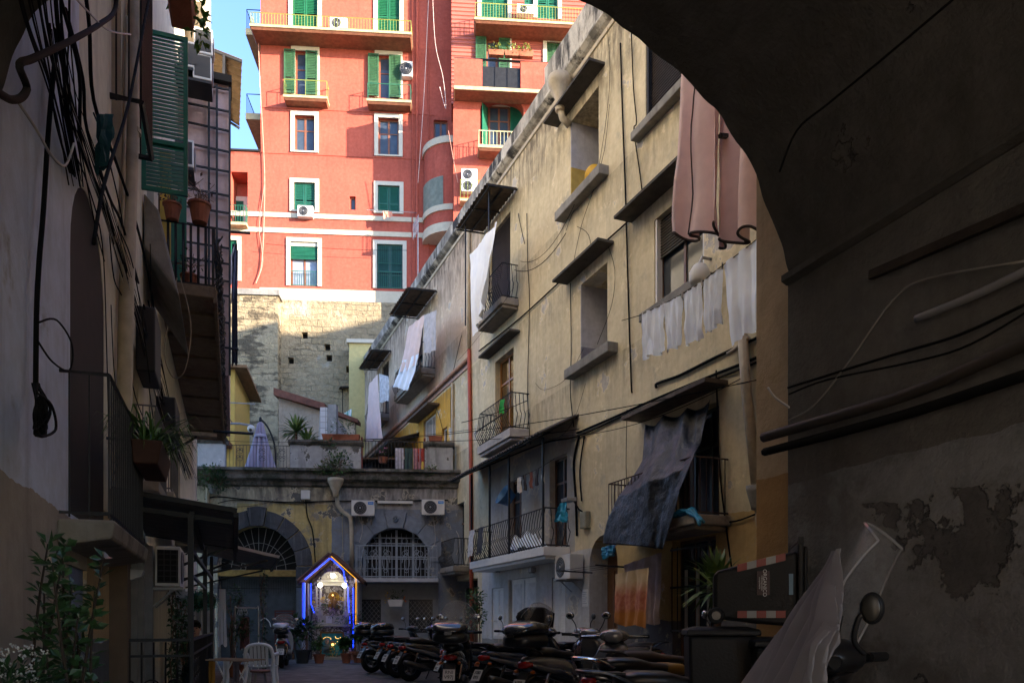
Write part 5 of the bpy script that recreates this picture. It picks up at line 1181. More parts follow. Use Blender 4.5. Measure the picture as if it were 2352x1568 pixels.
for i, (px_, lab) in enumerate(((1146, 'left of the two small dark wall lamps over the white ground floor'), (1224, 'right of the two small dark wall lamps over the white ground floor'))):
    X, Z = RW.px(px_, 1312 + 2 * i, .05); t = RW.at('wall_lamp', lab, 'lamp', X, 0, Z); MB().box(-.12, .12, -.16, 0, 0, .14).build('shade', m_grey, t, bevel=.02); MB().box(-.08, .08, -.13, -.03, -.02, 0).build('lens', m_glass, t)
# towel rack in front of the arched doorway
rk = RW.at('drying_rack', 'wall mounted drying arms over the arched doorway', 'drying rack', -15.6, 0, 2.2)
m = MB()
for X in (-1.0, .9): m.tube([(X, 0, .25), (X, -.95, .28)], .02, 5)
for y in (-.3, -.6, -.92): m.tube([(-1.0, y, .27), (.9, y, .27)], .006, 4)
m.build('arms', m_iron, rk)
t = wobj('towel', cloth(rp(1412, 1318, .9), rp(1490, 1302, .9), rp(1408, 1432, .9), rp(1482, 1440, .9), 30, 24, .03, 3.2, 0, 8), None or (lambda: (lambda t: (t.col(t.mix(t.ramp(t.math('ADD', t.xyz()[2], t.math('MULTIPLY', t.noise(7, 4), .12)), .72, 1.0), t.mix(t.ramp(t.xyz()[2], .30, .40), (.46, .17, .03, 1), t.mix(t.ramp(t.noise(12, 3), .4, .6), (.42, .12, .06, 1), (.52, .2, .10, 1))), (.55, .40, .22, 1))), setattr(t.b.inputs['Roughness'], 'default_value', .95), t.m)[2])(NT('orange_towel_print')))(), 'orange and cream patterned towel hanging beside the arched doorway', 'towel', smooth=True)
wobj('towel', cloth(rp(1432, 1296, .35), rp(1520, 1268, .35), rp(1440, 1430, .35), rp(1516, 1432, .35), 24, 16, .04, 3, 0, 2), M('pale_pink_towel', (.38, .28, .25, 1), .95), 'plain pale pink towel hanging behind the orange towel', 'towel', smooth=True)
# wall cables of the right-hand building (parts of it) and loose spans
def rwire(pts, r=.014, mat=None, o=.04, k=4): MB().tube(spline([Vector((RW.px(x, y, o)[0], -o, RW.px(x, y, o)[1])) for x, y in pts], k), r, 5).build('wall_cable', mat or m_cable, rb, smooth=True)
for pts, r in (([(1776, 800), (1730, 824), (1620, 868), (1500, 918), (1400, 962), (1325, 994)], .028), ([(1776, 812), (1700, 848), (1560, 902), (1440, 950), (1325, 1002), (1240, 1020), (1090, 1082)], .022), ([(1750, 770), (1640, 822), (1560, 862), (1510, 880), (1508, 890)], .03), ([(1575, 392), (1480, 470), (1430, 520), (1300, 634), (1195, 730), (1100, 806)], .02),
               ([(1425, 100), (1430, 260), (1436, 420), (1440, 560), (1444, 700), (1450, 880), (1452, 900)], .020), ([(1450, 70), (1455, 200), (1462, 280), (1456, 300), (1470, 400), (1478, 470)], .014), ([(1395, 60), (1400, 200), (1372, 400), (1335, 520), (1310, 640)], .006), ([(1400, 240), (1380, 380), (1320, 480), (1300, 530)], .006), ([(1210, 490), (1212, 600), (1216, 700), (1212, 900), (1218, 1020)], .012), ([(1205, 560), (1196, 520), (1190, 490)], .01),
               ([(1310, 650), (1312, 800), (1310, 900), (1318, 980)], .012), ([(1330, 1000), (1318, 1060), (1322, 1140), (1325, 1230)], .03), ([(1342, 1000), (1332, 1080), (1336, 1150)], .02), ([(1440, 940), (1438, 1060), (1440, 1120)], .008), ([(1645, 850), (1650, 1000), (1655, 1100), (1668, 1210), (1680, 1300)], .016), ([(1745, 830), (1752, 980), (1760, 1100), (1765, 1180)], .018), ([(1735, 1180), (1690, 1196), (1640, 1200)], .016),
               ([(1230, 880), (1250, 895), (1300, 870), (1340, 800)], .005), ([(1345, 880), (1320, 960), (1290, 1000), (1262, 1008)], .005), ([(1060, 770), (1040, 860), (1035, 930), (1038, 1040)], .012), ([(1000, 930), (1010, 960), (1020, 1000)], .01), ([(1395, 560), (1412, 620), (1405, 700), (1372, 790)], .006), ([(1325, 520), (1352, 540), (1360, 600)], .006)): rwire(pts, r)
for pts, r in (([(1045, 960), (1042, 1040), (1036, 1100), (1048, 1180), (1040, 1240)], .016), ([(1036, 1200), (1056, 1240), (1044, 1290), (1060, 1310)], .012), ([(1030, 1030), (1020, 1080), (1030, 1140)], .014)): rwire(pts, r, m_wcable)
rwire([(1720, 775), (1690, 800), (1672, 812)], .04, m_pipe_cream, .1)
for a, b, sag, r, lab in ((ray(833, 1008, 28), rp(1776, 864, .1), .25, .010, 'long thin cable from the terrace to the pipes beside the arch'), (ray(980, 1012, 27.5), rp(1330, 985, .2), .1, .010, 'thin cable from the terrace parapet to the tiled canopy'), (ray(520, 1012, 26), rp(1110, 982, .5), .2, .007, 'thin line spanning the courtyard at terrace height'),
                          (LW.pw(430, 1150, .2), EW.pw(640, 1144, .1), .2, .008, 'thin cable from the left wall to the terrace wall'), (rp(1195, 600, .2), rp(1340, 420, .15), .6, .007, 'slack black wire between the balcony and the upper open window'), (rp(1182, 620, .5), rp(1300, 535, .1), .35, .010, 'bowed black hose beside the third floor balcony'),
                          (rp(1050, 830, .9), rp(1180, 660, .5), .1, .005, 'fine wire below the balcony with the knotted sheet'), (BW.pw(610, 560, .5), BW.pw(935, 575, .5), .1, .012, 'thin dark wire across the lowest floor of the red facade'), (rp(1290, 1000, .4), rp(1700, 870, .2), .25, .008, 'thin line above the tarpaulin'), (rp(1060, 970, 1.0), rp(1210, 920, .8), .05, .012, 'clothes rod in front of the amber window balcony')):
    wobj('cable', MB().tube(sagline(a, b, sag, 14), r, 5), m_cable, lab, 'cable')
wobj('green_cloth', cloth(rp(1150, 918, .75), rp(1160, 916, .75), rp(1147, 948, .75), rp(1158, 950, .75), 6, 6, .03, 1), M('bright_green_cloth', (.03, .35, .06, 1), .9), 'small bright green cloth on the amber window balcony', 'cloth')
# antenna on the right-hand roof edge
X, Z = RW.px(960, 640, -.3); t = RW.at('aerial', 'grey grid television aerial on a pole at the roof edge', 'aerial', X, -.3, 15.6)
m = MB(); m.tube([(0, 0, 0), (0, 0, 3.1)], .025, 6)
for k in range(7): m.tube([(-.42 + k * .14, -.1, 2.45), (-.42 + k * .14, -.1, 3.15)], .012, 4)
for z in (2.5, 2.8, 3.1): m.tube([(-.45, -.1, z), (.45, -.1, z)], .014, 4)
m.build('grid', m_grey, t)
t = LW.at('aerial', 'thin metal aerial standing against the sky at the upper left', 'aerial', 24.5, -.2, 19.8)
m = MB(); m.tube([(0, 0, -4), (0, 0, 2.5)], .03, 5); m.tube([(0, -.5, .9), (0, .55, .9)], .025, 5)
for k in range(4): m.tube([(0, -.45 + k * .3, .9), (0, -.45 + k * .3, 1.3)], .015, 4)
m.build('mast', m_iron, t)
# ================================================================== on the terrace
t = thing('parasol', 'closed lilac cantilever parasol on a curved black pole on the terrace', 'parasol', EW.w(EW.px(598, 1070, -1.2)[0], -1.2, 6.45), EW.rz)
def par(u, v):
    a = 2 * math.pi * u; r = (.10 + .55 * v ** 1.15) * (.72 + .28 * math.cos(a * 8)) * (1 if v > .04 else v * 20 + .2); zz = 2.2 - 1.95 * v - (.14 * (1 - abs(math.cos(a * 4))) if v > .9 else 0)
    return (r * math.cos(a), r * math.sin(a) * .8, zz)
MB().grid(96, 24, par).build('canopy', M('lilac_fabric', (.36, .33, .44, 1), .9, var=.06), t, smooth=True)
MB().lathe([(.03, 2.18), (.06, 2.2), (.05, 2.32), (.02, 2.36)], n=10).build('finial', m_iron, t)
MB().tube(spline([(0, .1, 2.3), (.25, .1, 2.0), (.48, .1, 1.4), (.52, .1, .7), (.5, .1, 0)], 6), .035, 7).build('pole', m_iron, t); MB().beam((.45, .1, .05), (.95, .1, .55), .06).beam((.5, .1, .03), (-.4, .1, .03), .06).build('foot', m_iron, t)
MB().lathe([(.165, 1.72), (.22, 1.66), (.225, 1.60)], n=20, caps=False).build('tie_band', M('lilac_fabric', (.36, .33, .44, 1)), t)
X = EW.px(577, 940, -1.0)[0]; t = EW.at('security_camera', 'white dome security camera on a pole beside the lilac parasol', 'camera', X, -1.0, 8.2)
MB().ball((0, 0, .12), .14, 12, 8).build('dome', m_acw, t, smooth=True); MB().ball((0, -.1, .06), .06).build('lens', m_fan, t); MB().tube([(0, 0, .24), (-.4, 0, .3), (-1.1, .1, .32)], .04, 6).build('arm', m_grey, t)
yh = thing('yellow_house', 'small yellow rendered house with a brown roof overhang at the left end of the terrace', 'house', ray(539, 1430, 34.5) * 1 + Vector((0, 0, 5.2)), math.atan2(1, -.2))
# local x runs back along the right-hand side wall, y to the left
HT = 12.4 - 6.45; MB().box(0, 5.0, 0, 3.2, 0, HT).build('wall', M('yellow_render', (.60, .40, .10, 1), .85, var=.1, bump=.15), yh)
MB().box(-.35, 5.2, -.55, 3.3, HT, HT + .12).build('roof', M('roof_underside', (.20, .11, .05, 1), .8, var=.3), yh)
for z in (0, 2.4): MB().box(-.012, 0, .9, 2.2, z + .8, z + 2.1).build('window', m_glass, yh)
bars(MB(), 0, 0, 0, 0, 0)
g = MB()
for k in range(8): g.tube([(-.7, .1 + k * .22, 2.6), (-.7, .1 + k * .22, 3.6)], .018, 4)
for z in (2.6, 3.6): g.tube([(0, .1, z), (-.7, .1, z), (-.7, 1.8, z)], .025, 4)
g.box(-.7, 0, .1, 1.8, 2.45, 2.58); g.build('balcony', M('rust_rail', (.20, .06, .03, 1), .6), yh)
MB().tube([(-.3, .4, 4.4), (-.3, -.9, 4.4)], .03, 5).build('clothes_bar', m_grey, yh)
t = thing('lean_to_wall', 'sloping plastered garden wall with a brown tiled coping before the tuff wall', 'wall', ray(640, 1430, 39) + Vector((0, 0, 5.2)), 0)
sX = 105 / 1800 * 39; zA, zB = CZ + (1430 - 912) / 1800 * 39 - 6.45, CZ + (1430 - 946) / 1800 * 39 - 6.45
MB().prism([(0, 0), (3.8, 0), (3.8, zB - .55), (sX, zB), (0, zA)], 0, .3).build('wall', PL('garden_wall_plaster', (.48, .42, .33, 1), (.12, .1, .08, 1), .5, patch=(.3, .26, .2, 1), pthr=.58, bump=.6), t)
cp = MB(); cp.hexa([(-.15, -.35, zA + .02), (-.15, .5, zA + .02), (sX + .1, .5, zB + .02), (sX + .1, -.35, zB + .02), (-.15, -.35, zA + .38), (-.15, .5, zA + .38), (sX + .1, .5, zB + .34), (sX + .1, -.35, zB + .34)]); cp.hexa([(sX + .1, -.3, zB - .0), (sX + .1, .45, zB), (4.0, .45, zB - .6), (4.0, -.3, zB - .6), (sX + .1, -.3, zB + .2), (sX + .1, .45, zB + .2), (4.0, .45, zB - .42), (4.0, -.3, zB - .42)])
cp.build('coping', M('brown_tile', (.17, .065, .04, 1), .8, var=.3, bump=.3), t)
b_ = ray(735, 1430, 34); t = thing('tiled_wall', 'grey white tiled side wall with a peeling pillar at its end', 'wall', b_ + Vector((0, 0, 5.2)), R_(0))
zt2 = CZ + (1430 - 935) / 1800 * 34 - 6.45
def mat_tiles():
    t_ = NT('white_tiles'); x, y, z = t_.xyz(); cb = t_.n.new('ShaderNodeCombineXYZ'); t_.l.new(t_.math('ADD', x, y), cb.inputs[0]); t_.l.new(z, cb.inputs[1])
    br = t_.n.new('ShaderNodeTexBrick'); br.offset = 0; br.inputs['Brick Width'].default_value = .25; br.inputs['Row Height'].default_value = .25; br.inputs['Scale'].default_value = 1; br.inputs['Mortar Size'].default_value = .012
    br.inputs['Color1'].default_value = (.52, .52, .54, 1); br.inputs['Color2'].default_value = (.46, .47, .49, 1); br.inputs['Mortar'].default_value = (.2, .2, .2, 1); t_.l.new(cb.outputs[0], br.inputs[0]); t_.col(br.outputs[0]); t_.b.inputs['Roughness'].default_value = .3; return t_.m
MB().box(0, .32, 0, 4, 0, zt2).build('tile_face', mat_tiles(), t); MB().hexa([(-1.1, 4, 0), (0, 0, 0), (.0, .1, 0), (-1.0, 4, 0), (-1.1, 4, zt2 - 1.3), (0, 0, zt2), (0, .1, zt2), (-1.0, 4, zt2 - 1.3)]).build('side_face', mat_tiles(), t)
MB().box(.36, .72, -.1, .3, 0, zt2 + .1).build('pillar', PL('peeling_pillar', (.30, .30, .30, 1), (.1, .1, .1, 1), .5, patch=(.6, .6, .6, 1), pthr=.6, pscale=1.6), t)
def yucca(loc, h, R, n, label, seed, potlike=False):
    rnd_ = random.Random(seed); t = thing('yucca', label, 'plant', loc, rnd_.uniform(0, 3), 'yucca plants on the terrace')
    MB().tube([(0, 0, 0), (.03, .02, h * .5), (0, 0, h)], [.07, .06, .05], 7).build('trunk', m_brown, t)
    m = MB()
    for _ in range(n):
        a = rnd_.uniform(0, 6.283); e = rnd_.uniform(-.5, 1.45); d = Vector((math.cos(a) * math.cos(e), math.sin(a) * math.cos(e), math.sin(e))); L = R * rnd_.uniform(.8, 1.1)
        p0 = Vector((0, 0, h)); p1 = p0 + d * L * .6 + Vector((0, 0, .03)); p2 = p0 + d * L - Vector((0, 0, .12 * L)); s_ = d.cross(Vector((0, 0, 1))).normalized() * .035
        m.add([p0 - s_ * .7, p0 + s_ * .7, p1 + s_, p1 - s_, p2], [(0, 1, 2, 3), (3, 2, 4)])
    m.build('foliage', M('yucca_green', (.10, .16, .035, 1), .5, var=.4, scale=3), t); return t
p = ray(680, 1430, 31); yucca(Vector((p.x, p.y, 6.45)), 2.35, .85, 90, 'taller spiky yucca behind the middle terrace parapet', 1)
p = ray(707, 1430, 31); yucca(Vector((p.x, p.y, 6.45)), 1.95, .75, 80, 'shorter spiky yucca, the right one behind the middle terrace parapet', 2)
for i, (px_, w_, lab) in enumerate(((766, .8, 'left terracotta planter on the middle terrace parapet'), (796, .95, 'right terracotta planter with a shrub on the middle terrace parapet'), (1000, .5, 'round terracotta pot on the right terrace parapet'))):
    X = EW.px(px_, 1010)[0]; t = EW.at('planter', lab, 'planter', X, 0, 7.70); MB().hexa([(-w_ / 2 + .05, -.1, 0), (w_ / 2 - .05, -.1, 0), (w_ / 2 - .05, .1, 0), (-w_ / 2 + .05, .1, 0), (-w_ / 2, -.14, .22), (w_ / 2, -.14, .22), (w_ / 2, .14, .22), (-w_ / 2, .14, .22)]).build('box', m_terra, t, bevel=.01)
    if i < 2: leafball(MB(), (.05, 0, .45), .35, 60 if i else 25, .13, .05, rnd, (.7, .4, 1)).build('foliage', m_leaf, t)
# washing behind the black terrace railing
xs_ = [(917, 'white printed towel'), (938, 'dark green towel'), (958, 'pink towel'), (968, 'small red cloth')]
cs_ = [(.55, .52, .56, 1), (.05, .09, .08, 1), (.48, .22, .24, 1), (.5, .06, .04, 1)]
for (px_, nm), c in zip(xs_, cs_):
    X = EW.px(px_, 1050, -.5)[0]; L = .5 if 'small' in nm else .95
    wobj('washing', cloth(EW.w(X - .14, -.5, 7.6), EW.w(X + .16, -.5, 7.6), EW.w(X - .13, -.5, 7.6 - L), EW.w(X + .15, -.5, 7.6 - L), 8, 8, .03, 1.6, 0, px_), M(nm.replace(' ', '_'), c, .9, var=.3, scale=8), nm + ' drying behind the black terrace railing', 'washing', smooth=True)
X = EW.px(875, 1060, -1.4)[0]; t = EW.at('covered_table', 'table under a black cloth behind the terrace railing', 'table', X, -1.4, 6.45)
cloth((-.8, .4, .95), (.9, .4, .98), (-.85, -.45, .1), (.95, -.45, .05), 20, 14, .06, 3).build('cover', M('black_cloth', (.015, .015, .018, 1), .9), t, smooth=True); MB().box(-.75, .8, -.35, .4, .85, .9).build('tabletop', m_brown, t)
X = EW.px(880, 1040, -.3)[0]; t = EW.at('flower_pot', 'hanging pot of pink flowers behind the black terrace railing', 'flower pot', X, -.3, 7.0)
MB().lathe([(.12, 0), (.17, .2), (.18, .22)], n=12).build('pot', m_terra, t); leafball(MB(), (0, 0, .35), .2, 50, .09, .05, rnd).build('foliage', m_leaf, t); leafball(MB(), (0, 0, .48), .15, 22, .08, .07, rnd, (1.2, .8, .5)).build('flowers', M('pink_petals', (.62, .24, .34, 1), .7), t)
# weeds growing out of the terrace cornice
for i, (px_, py, R, n, sq, lab, o) in enumerate(((775, 1072, .55, 420, (1.0, .5, 1.0), 'large bushy weed growing out of the cornice under the middle parapet', .35), (745, 1080, .28, 120, (1.5, .5, .6), 'low weed spreading along the cornice left of the large bush', .3), (482, 1098, .5, 380, (1.0, .5, .9), 'fern-like plant spilling over the left end of the cornice', .4), (505, 1105, .35, 160, (1.0, .5, 1.2), 'trailing green plant hanging below the left end of the cornice', .45), (990, 1082, .2, 60, (1.4, .5, .8), 'small weed at the foot of the right parapet', .3), (756, 1018, .2, 50, (1.5, .4, .6), 'tuft of weeds under the coping of the middle parapet', .2))):
    X, Z = EW.px(px_, py, o); t = EW.at('weed', lab, 'plant', X, o, Z - R * .5)
    leafball(MB(), (0, 0, R * .6), R, n, .12, .055, rnd, sq).build('foliage', m_leaf if i != 3 else m_leaf2, t)
    m = MB()
    for k in range(6): m.tube([(0, 0, 0), (rnd.uniform(-R, R) * .5, rnd.uniform(-.1, .1), R * .6), (rnd.uniform(-R, R) * sq[0], rnd.uniform(-.1, .1), R * rnd.uniform(.6, 1.3))], .008, 4)
    m.build('stem', m_brown, t)
X, Z = EW.px(488, 1112, .35); t = EW.at('flower_pot', 'grey stone pot fixed below the left end of the cornice', 'flower pot', X, .3, Z - .3); MB().lathe([(.1, 0), (.18, .25), (.2, .3)], n=12).build('pot', m_stone, t); leafball(MB(), (0, 0, .4), .2, 40, .1, .05, rnd).build('foliage', m_leaf, t)
# dark washing on the left, in front of the sunlit wall
for tl, tr, bl, br, c, lab in (((533, 560), (545, 560), (532, 838), (546, 836), (.02, .02, .03, 1), 'long dark garment hanging off the left balcony against the sunlit wall'), ((513, 640), (526, 636), (512, 700), (524, 745), (.06, .05, .12, 1), 'dark purple garment hanging beside the wicker screen'), ((524, 600), (540, 560), (524, 660), (533, 650), (.75, .70, .68, 1), 'bright white cloth catching the light beside the left balcony'), ((536, 570), (547, 575), (530, 700), (546, 660), (.10, .11, .16, 1), 'blue grey shirt hanging in front of the long dark garment'), ((513, 770), (524, 765), (511, 790), (523, 792), (.04, .02, .02, 1), 'small dark bag hung on the left balcony drying arm')):
    y0 = LW.pxs(tl[0], tl[1], 20.5); q = lambda a: (lambda yz: LW.w(20.5, -yz[0], yz[1]))(LW.pxs(a[0], a[1], 20.5))
    wobj('washing', cloth(q(tl), q(tr), q(bl), q(br), 10, 14, .03, 2, 0, len(lab)), M('garment%d' % len(lab), c, .9, var=.25), lab, 'washing', smooth=True)
m = MB()
for y_, x1_ in ((530, 575), (796, 548), (990, 582)):
    a = LW.pxs(490, y_, 20.5); b = LW.pxs(x1_, y_ + 6, 20.5); m.tube([LW.w(20.5, -a[0], a[1]), LW.w(20.5, -b[0], b[1])], .035, 5)
    wobj('clothes_pole', m, m_iron, {530: 'upper black drying arm sticking out from the left balcony', 796: 'middle drying arm with pegs beside the left balcony', 990: 'lowest grey pole sticking out below the left balcony'}[y_], 'drying arm'); m = MB()
# plant pots on the left balcony
for i, (X, y, z, s_, lab) in enumerate(((13.36, -.62, 7.58, .16, 'terracotta pot with bare twigs standing on the left balcony rail'), (13.36, -.22, 7.56, .13, 'plum-leaved pot plant hooked on the left balcony rail'), (13.7, -.45, 6.62, .13, 'dark pot with trailing stems on the left balcony floor'))):
    t = LW.at('flower_pot', lab, 'flower pot', X, -y, z, 'pots on the left balcony'); MB().lathe([(s_ * .7, 0), (s_, s_ * 1.6), (s_ * 1.12, s_ * 1.7), (s_ * 1.12, s_ * 1.9)], n=14).build('pot', m_terra, t, smooth=False)
    m = MB()
    for k in range(14): m.tube(spline([(0, 0, s_ * 1.8), (rnd.uniform(-.1, .1), rnd.uniform(-.1, .1), s_ * 2 + .15), (rnd.uniform(-.3, .3), rnd.uniform(-.3, .3), s_ * 2 + rnd.uniform(.1, .45))], 4), .006, 4)
    m.build('twigs', m_brown, t); leafball(MB(), (0, 0, s_ * 2 + .2), .25, 45, .06, .04, rnd).build('foliage', M('plum_leaf', (.07, .03, .03, 1), .6) if i != 2 else m_leaf2, t)
wobj('cable_loop', MB().tube(spline([LW.w(13.2, .35, 6.6), LW.w(13.2, .5, 5.9), LW.w(13.2, .42, 5.2), LW.w(13.2, .25, 5.05), LW.w(13.2, .12, 5.4), LW.w(13.2, .2, 6.0), LW.w(13.2, .3, 6.6)], 6), .008, 5), M('bamboo_cable', (.28, .22, .14, 1), .6), 'loop of pale cable hanging under the left balcony', 'cable')
# ================================================================== shrine
m_blue = EM('blue_led', (.004, .025, 1, 1), 2.2); m_yel = EM('yellow_led', (1, .45, .02, 1), .45); m_bulb = EM('white_bulb', (1, .93, .70, 1), 6); m_warm = EM('warm_bulb', (1, .50, .12, 1), .9)
m_cream_s = M('cream_stone', (.46, .43, .34, 1), .6, var=.12, bump=.1)
def mat_mosaic():
    t = NT('broken_marble_mosaic'); v = t.n.new('ShaderNodeTexVoronoi'); v.inputs['Scale'].default_value = 9; t.l.new(t.obj(), v.inputs[0])
    e = t.n.new('ShaderNodeTexVoronoi'); e.feature = 'DISTANCE_TO_EDGE'; e.inputs['Scale'].default_value = 9; t.l.new(t.obj(), e.inputs[0])
    r = t.n.new('ShaderNodeValToRGB'); r.color_ramp.elements[0].color = (.10, .06, .045, 1); r.color_ramp.elements[1].color = (.62, .58, .52, 1)
    k = r.color_ramp.elements.new(.4); k.color = (.40, .34, .28, 1); sep = t.n.new('ShaderNodeSeparateColor'); t.l.new(v.outputs['Color'], sep.inputs[0]); t.l.new(sep.outputs[0], r.inputs[0])
    t.col(t.mix(t.ramp(e.outputs['Distance'], .03, .07), (.03, .025, .02, 1), r.outputs[0])); t.b.inputs['Roughness'].default_value = .35; t.bump(e.outputs['Distance'], .5, .02); return t.m
m_mos = mat_mosaic()
sx, sz = EW.px(760, 1510, 1.25)
sh = EW.at('street_shrine', 'votive street shrine with tiled gable roof, blue light strips and glowing lamps', 'shrine', sx, 1.25, 0)
# local: x right, y in (0 = front edge, 1.15 = wall)
def zx(px_): return (px_ - 560) / 380.0
def zz(py_): return (1475 - py_) / 380.0
rf = MB()
for s_ in (-1, 1):
    rf.hexa([(s_ * 1.08, -.12, 2.56), (.03 * s_, -.12, 3.50), (.03 * s_, 1.2, 3.50), (s_ * 1.08, 1.2, 2.56), (s_ * 1.10, -.12, 2.63), (.03 * s_, -.12, 3.58), (.03 * s_, 1.2, 3.58), (s_ * 1.10, 1.2, 2.63)])
    for j in range(9):
        a = Vector((s_ * 1.08, -.12 + j * .15, 2.66)); b = Vector((.03 * s_, -.12 + j * .15, 3.60)); rf.tube([a, a.lerp(b, .33), a.lerp(b, .66), b], [.065, .06, .06, .055], 6)
rf.build('roof', M('shrine_tiles', (.13, .065, .045, 1), .85, var=.4, bump=.3), sh)
b = MB(); b.box(-.80, .80, 1.0, 1.14, 0, 2.6); b.prism([(-.80, 2.6), (.80, 2.6), (.0, 3.42)], 1.0, 1.14); b.build('back_panel', m_mos, sh)
for x in (-.92, .86): MB().box(x - .05, x + .05, .0, 1.14, 0, 2.62).build('side_wall', M('shrine_side', (.40, .42, .50, 1), .6), sh)
for x in (-.80, .80): MB().box(x - .03, x + .03, -.05, .03, 0, 2.6).build('post', m_brown, sh)
def strip(pts, mat, r=.016): MB().tube(pts, r, 6).build('light_strip', mat, sh)
strip([(-.84, -.10, 2.72), (-.02, -.10, 3.43)], m_blue); strip([(.02, -.10, 3.43), (.42, -.02, 3.04), (.46, .1, 2.7), (.54, .2, 2.45), (.57, .3, 1.62)], m_blue, .013)
strip([(.03, -.14, 3.50), (.86, -.14, 2.74), (.845, -.09, 1.18)], m_yel, .010); strip([(-.88, -.06, 2.6), (-.88, -.06, 1.15)], m_blue); strip([(.76, .0, 2.45), (.75, .02, .4)], m_blue, .02); strip([(.60, .3, 1.5), (.60, .3, 1.25)], m_blue)
strip([(-.70, .2, 2.6), (-.70, .2, 1.9), (-.6, .25, 1.6)], m_blue, .010)
MB().hexa([(.775, -.02, .4), (.80, -.02, .4), (.80, .6, .4), (.775, .6, .4), (.775, -.02, 2.5), (.80, -.02, 2.5), (.80, .6, 2.5), (.775, .6, 2.5)]).build('side_panel', M('pale_panel', (.55, .56, .62, 1), .4), sh)
al = MB(); al.box(-.60, .60, .35, 1.0, 1.17, 1.24); al.box(-.66, .66, .3, 1.0, 1.13, 1.17); al.build('altar_shelf', m_cream_s, sh, bevel=.01)
MB().box(-.58, .58, .42, 1.0, .1, 1.12).build('altar_base', m_mos, sh); MB().box(-.66, .66, .2, 1.0, 0, .1).build('plinth', m_cream_s, sh, bevel=.01)
MB().box(-.56, .56, .7, 1.0, 1.24, 1.52).build('altar_step', m_cream_s, sh); MB().box(-.27, -.08, .66, .7, 1.25, 1.5).build('marble_tablet', m_white, sh)
for x, r in ((-.46, .05), (.37, .05), (-.60, .04), (.48, .04)):
    c = MB(); c.lathe([(r * 1.5, 1.52), (r * 1.5, 1.68), (r * 1.1, 1.72), (r, 1.76), (r * .9, 2.40), (r * 1.2, 2.44), (r * 1.5, 2.50), (r * 1.5, 2.54)], n=12); c.v = [p + Vector((x, .72, 0)) for p in c.v]; c.build('column', m_cream_s, sh, smooth=False)
e = MB(); e.box(-.56, .47, .62, 1.0, 2.54, 2.60); e.box(-.52, .43, .66, 1.0, 2.60, 2.68); e.box(-.57, .48, .60, 1.0, 2.68, 2.74); e.build('entablature', m_cream_s, sh, bevel=.008)
e = MB(); e.prism([(-.45, 2.74)] + [(-.05 - .38 * math.cos(math.pi * k / 12), 2.78 + .27 * math.sin(math.pi * k / 12)) for k in range(13)] + [(.36, 2.74)], .68, .9); e.torus((-.17, .66, 2.86), .07, .016, 'y', 14, 5); e.torus((.08, .66, 2.86), .07, .016, 'y', 14, 5)
for x in (-.46, .37): e.torus((x, .7, 2.80), .05, .02, 'y', 12, 6)
e.build('pediment', m_cream_s, sh)
MB().box(-.045, -.02, .62, .66, 3.06, 3.36).box(-.10, .035, .62, .66, 3.24, 3.27).build('crucifix', m_brown, sh)
n_ = MB(); n_.prism([(-.24, 1.75)] + [(-.04 - .2 * math.cos(math.pi * k / 12), 2.15 + .2 * math.sin(math.pi * k / 12)) for k in range(13)] + [(.16, 1.75)], .90, 1.0); n_.build('niche', M('gilt_niche', (.35, .19, .04, 1), .35, .5), sh)
fg = MB(); fg.lathe([(.0, 1.72), (.10, 1.74), (.11, 1.85), (.075, 2.0), (.085, 2.08), (.05, 2.12), (.028, 2.14), (.05, 2.18), (.052, 2.22), (.03, 2.26), (.005, 2.27)], n=12); fg.v = [p + Vector((-.0, .82, 0)) for p in fg.v]
fg.tube([(-.07, .80, 2.06), (-.12, .74, 1.97), (-.07, .7, 1.93)], [.03, .026, .02], 6); fg.tube([(.07, .80, 2.06), (.12, .74, 1.95), (.05, .7, 1.92)], [.03, .026, .02], 6); fg.build('statue', M('statue_brown', (.16, .08, .03, 1), .5), sh, smooth=True)
for x, y, z, r, mt in ((-.40, .25, 2.55, .078, m_bulb), (.42, .25, 2.54, .078, m_bulb), (.01, .35, 2.88, .08, m_bulb), (-.05, .72, 2.22, .03, m_warm)):
    l = MB().ball((x, y, z), r, 12, 8).build('lamp_globe', mt, sh, smooth=True); MB().tube([(x, y, z + r), (x, y, z + r + (.45 if r > .05 else .02))], .008, 4).build('lamp_cord', m_iron, l)
# framed picture panel below the altar
pn = MB().box(-.37, .34, .36, .40, .15, .90).build('picture', M('teal_painting', (.02, .22, .24, 1), .5, var=.5, scale=4), sh)
f = MB(); f.box(-.42, -.37, .34, .42, .10, .95); f.box(.34, .39, .34, .42, .10, .95); f.box(-.37, .34, .34, .42, .90, .95); f.build('frame', M('gilt_frame', (.25, .13, .03, 1), .4, .4), pn)
f = MB(); f.ball((-.18, .35, .62), .075, 10, 8, (.8, .15, 1.1)); f.build('painted_face', M('painted_skin', (.34, .25, .18, 1), .7, var=.1), pn, smooth=True)
f = MB(); f.lathe([(.16, .22), (.15, .4), (.10, .52), (.105, .62), (.09, .70), (.03, .74)], n=12); f.v = [Vector((p.x - .18, .365 + p.y * .08, p.z)) for p in f.v]; f.build('painted_veil', M('painted_veil', (.10, .15, .17, 1), .8, var=.3), pn, smooth=True)
f = MB()
for k in range(9): a = math.pi * k / 8; f.ball((-.18 - .13 * math.cos(a), .335, .70 + .07 * math.sin(a)), .009, 6, 4)
for k in range(8): a = math.pi * k / 7; f.ball((.19 - .08 * math.cos(a), .335, .76 - .04 * math.sin(a)), .009, 6, 4)
for x, z in ((.1, .78), (.17, .62), (.24, .56), (.1, .55), (.2, .5), (.29, .5), (.28, .4)): f.ball((x, .335, z), .011, 6, 4)
f.build('fairy_lights', m_warm, pn)
